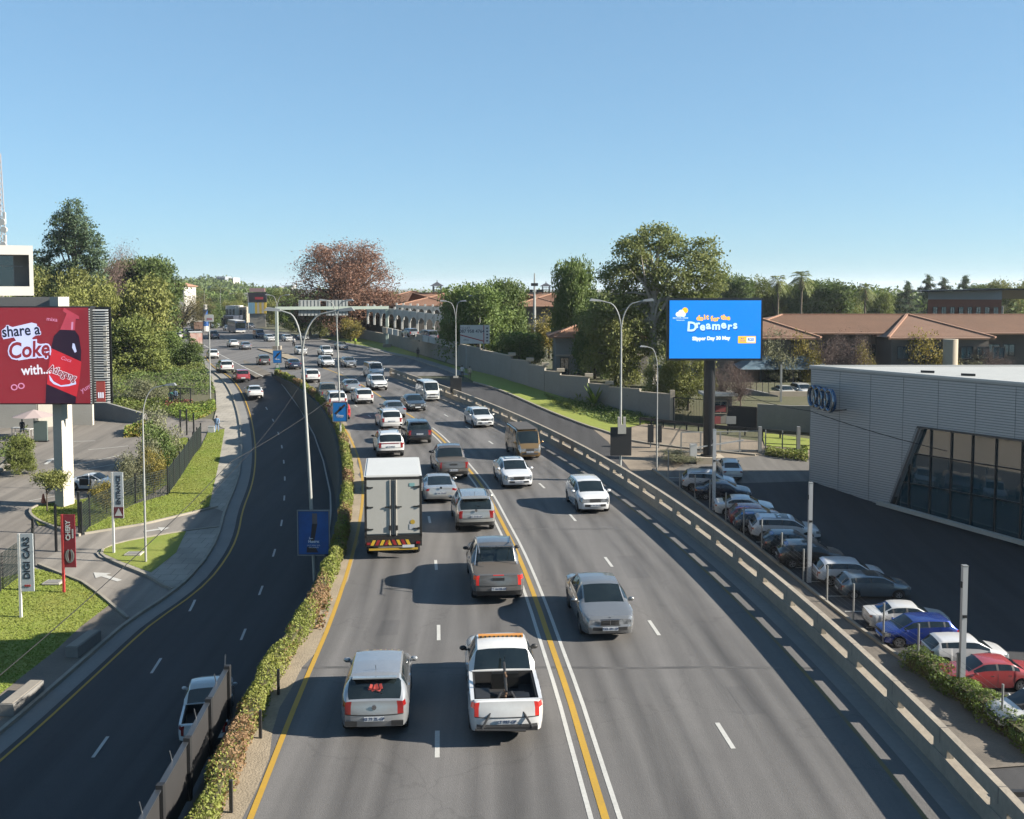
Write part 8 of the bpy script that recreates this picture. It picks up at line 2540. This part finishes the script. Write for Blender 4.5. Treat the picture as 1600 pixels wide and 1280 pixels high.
for k in range(8):
    MB().box((-wh / 2 + wh * (k + .5) / 8, 0, (zA + zB2) / 2), (wh / 8 - .02, .4, zB2 - zA)).build('panel', mat('stripe_blue', (.22, .42, .55), .6) if k < 3 else (mat('stripe_yellow', (.62, .44, .06), .6) if k % 2 else mat('stripe_cream', (.5, .45, .36), .6)), hc)
MB().box((0, .3, zA / 2), (wh * .9, .3, zA)).build('base_wall', PLASTER, hc)
ys_ = atY(243, 473, 205)
t = thing('yellow_sign', 'bright yellow shop sign among the trees far left', 'sign', (ys_.x, 205, 0))
MB().box((0, 0, ys_.z / 2), (.25, .25, ys_.z)).build('post', DARK, t); MB().box((0, -.1, ys_.z), (1.7, .3, 1.1)).build('plate', mat('sign_yellow', (.75, .5, .02), .5), t)
for k, (px, py) in enumerate(((251, 490), (256, 480), (249, 500))):
    q = atY(px, py, 215); t = thing('shop_sign', ['white shop sign under the yellow sign', 'pale shop sign beside the yellow sign', 'blue shop sign low under the yellow sign'][k], 'sign', (q.x, 215, 0))
    MB().box((0, 0, q.z / 2), (.2, .2, max(q.z, .3))).build('post', DARK, t); MB().box((0, -.1, q.z), (1.6, .2, 1.8)).build('plate', [WHITEP, PLASTER_C, BLUEP][k], t)
gw = thing('lighthouse_sign', 'small white and dark banded pillar on the far pavement', 'pillar', (atY(321, 508, 262).x, 262, 0))
for k in range(5): MB().cyl((0, 0, .9 + k * 1.4), 1.0 - k * .12, 1.36, 'z', 12).build('band', WHITEP if k % 2 == 0 else BLUEP, gw)
hs_ = thing('signboard', 'white square signboard beside the thin street trees', 'sign', (atY(302, 490, 240).x, 240, 0))
zq = atY(302, 490, 240).z
MB().box((0, 0, zq / 2), (.15, .15, zq)).build('post', DARK, hs_); MB().box((0, -.1, zq), (1.0, .1, 1.2)).build('plate', WHITEP, hs_)

# ------------------------------------------------------------------ people
SKIN = [mat('skin_brown', (.12, .065, .04), .6), mat('skin_tan', (.3, .18, .12), .6)]
def person(px, py, label, top, legs, skin=0, walk=.25, rz=0.0, arm=0.15, loc=None, seated=False):
    p = loc or low(px, py)
    t = thing('person', label, 'person', p, rz)
    J = {'pel': (0, 0, .95), 'che': (0, 0, 1.30), 'neck': (0, 0, 1.48), 'hd': (0, .02, 1.60), 'top': (0, .02, 1.74)}
    V = [J['pel'], J['che'], J['neck'], J['hd'], J['top']]
    R = [.15, .16, .06, .10, .085]
    E = [(0, 1), (1, 2), (2, 3), (3, 4)]
    for s in (1, -1):
        k = len(V)
        V += [(s * .10, 0, .86), (s * .11, s * walk * .45, .47), (s * .11, s * walk * .8 - .03, .07), (s * .11, s * walk * .8 + .13, .04)]
        R += [.105, .07, .05, .045]
        E += [(0, k), (k, k + 1), (k + 1, k + 2), (k + 2, k + 3)]
        k = len(V)
        V += [(s * .20, 0, 1.40), (s * .26, -s * arm * .5, 1.14), (s * .27, -s * arm + .06, .90), (s * .27, -s * arm + .09, .80)]
        R += [.07, .052, .042, .04]
        E += [(1, k), (k, k + 1), (k + 1, k + 2), (k + 2, k + 3)]
    me = bpy.data.meshes.new('body'); me.from_pydata(V, E, [])
    o = bpy.data.objects.new('tmp', me); COL.objects.link(o)
    sk = o.modifiers.new('skin', 'SKIN')
    for i, r in enumerate(R): me.skin_vertices[0].data[i].radius = (r, r * .8)
    me.skin_vertices[0].data[0].use_root = True
    sb = o.modifiers.new('sub', 'SUBSURF'); sb.levels = 1; sb.render_levels = 1
    dg_ = bpy.context.evaluated_depsgraph_get()
    m2 = bpy.data.meshes.new_from_object(o.evaluated_get(dg_))
    bpy.data.objects.remove(o)
    m2.materials.clear()
    for m in (SKIN[skin], top, legs, BLACKP): m2.materials.append(m)
    for f in m2.polygons:
        c = f.center
        f.material_index = 3 if c.z < .10 else 2 if c.z < .96 and abs(c.x) < .21 else 1 if 1.47 > c.z and (abs(c.x) < .22 or c.z > .95) else (3 if c.z > 1.66 or (c.z > 1.52 and c.y < -.02) else 0)
        f.use_smooth = True
    put('body', m2, t)
    return t
HV = mat('cloth_hivis', (.42, .62, .03), .7); DKC = mat('cloth_dark', (.02, .022, .03), .8); WHC = mat('cloth_white', (.7, .7, .68), .8); TLC = mat('cloth_teal', (.04, .28, .26), .8); BLC = mat('cloth_blue', (.2, .32, .5), .8); KHK = mat('cloth_khaki', (.22, .18, .12), .8)
person(555, 541, 'person in a bright yellow green vest standing on the verge beyond the gantry', HV, DKC)
person(653, 560, 'person in dark clothes walking on the verge beside the boundary wall', DKC, DKC)
person(722, 592, 'person in a white top walking on the verge, left of two', WHC, DKC, 0, .3)
person(734, 594, 'person in a pale top and khaki trousers walking, right of two', PLASTER_C, KHK, 1, .3)
person(267, 633, 'person in teal overalls working beside the lattice screen', TLC, TLC)
person(274, 631, 'person in a grey shirt next to the one in teal', BLC, DKC)
person(339, 676, 'person in a pale blue top on the corner of the lawn strip', BLC, BLC)
person(35, 682, 'person dressed all in black standing on the terrace', DKC, DKC)
person(459, 540, 'person in a white jacket riding the motorcycle', WHC, DKC, walk=.3, loc=mc.location + Vector((0, .3, -.05)))
bx_ = low(331, 676); t = thing('white_box', 'small white box on the grass at the street corner', 'box', bx_); MB().box((0, 0, .3), (.6, .5, .6)).build('box', WHITEP, t); MB().box((0, 0, .62), (.64, .54, .06)).build('lid', WHITEP, t)

# ------------------------------------------------------------------ overhead wires
def wire(label, pts, r=.022):
    mb = MB(); P = []
    for a, b in zip(pts, pts[1:]):
        sag = (b - a).length * .012
        for k in range(12):
            t_ = k / 12; P.append(a.lerp(b, t_) - Vector((0, 0, sag * 4 * t_ * (1 - t_))))
    P.append(pts[-1])
    o = mb.tube(P, r, 5).build('overhead_wire', mat('wire_dark', (.012, .012, .012), .9), kind=None)
    return tag(o, label, 'wire')
l1top = atY(480, 640, 43)
wire('long dark wire crossing the lower road towards the near left corner', [atY(590, 560, 75), atY(360, 722, 40), atY(-60, 1105, 21)], .013)
wire('thin wire running from the median lamp down to the lower road', [atY(470, 600, 75.5), atY(392, 705, 60), atY(300, 800, 55)], .013)
wire('dark wire sagging in front of the showroom corner', [atY(1150, 610, 112), atY(1265, 642, 84), atY(1480, 705, 70)], .03)

# dark steel frame at the near end of the parapet
p = atY(1568, 1243, 21.3)
t = thing('steel_frame', 'black steel frame at the lower right corner by the end of the parapet', 'frame', (p.x, p.y, 0))
MB().box((0, 0, p.z / 2), (.13, .13, p.z)).build('post', BLACKP, t)
MB().box((.9, 0, p.z + .05), (1.95, .13, .11)).build('top_bar', BLACKP, t)
MB().box((.9, .02, p.z / 2 - .1), (1.7, .05, p.z - .2)).build('board', CONC_G, t)
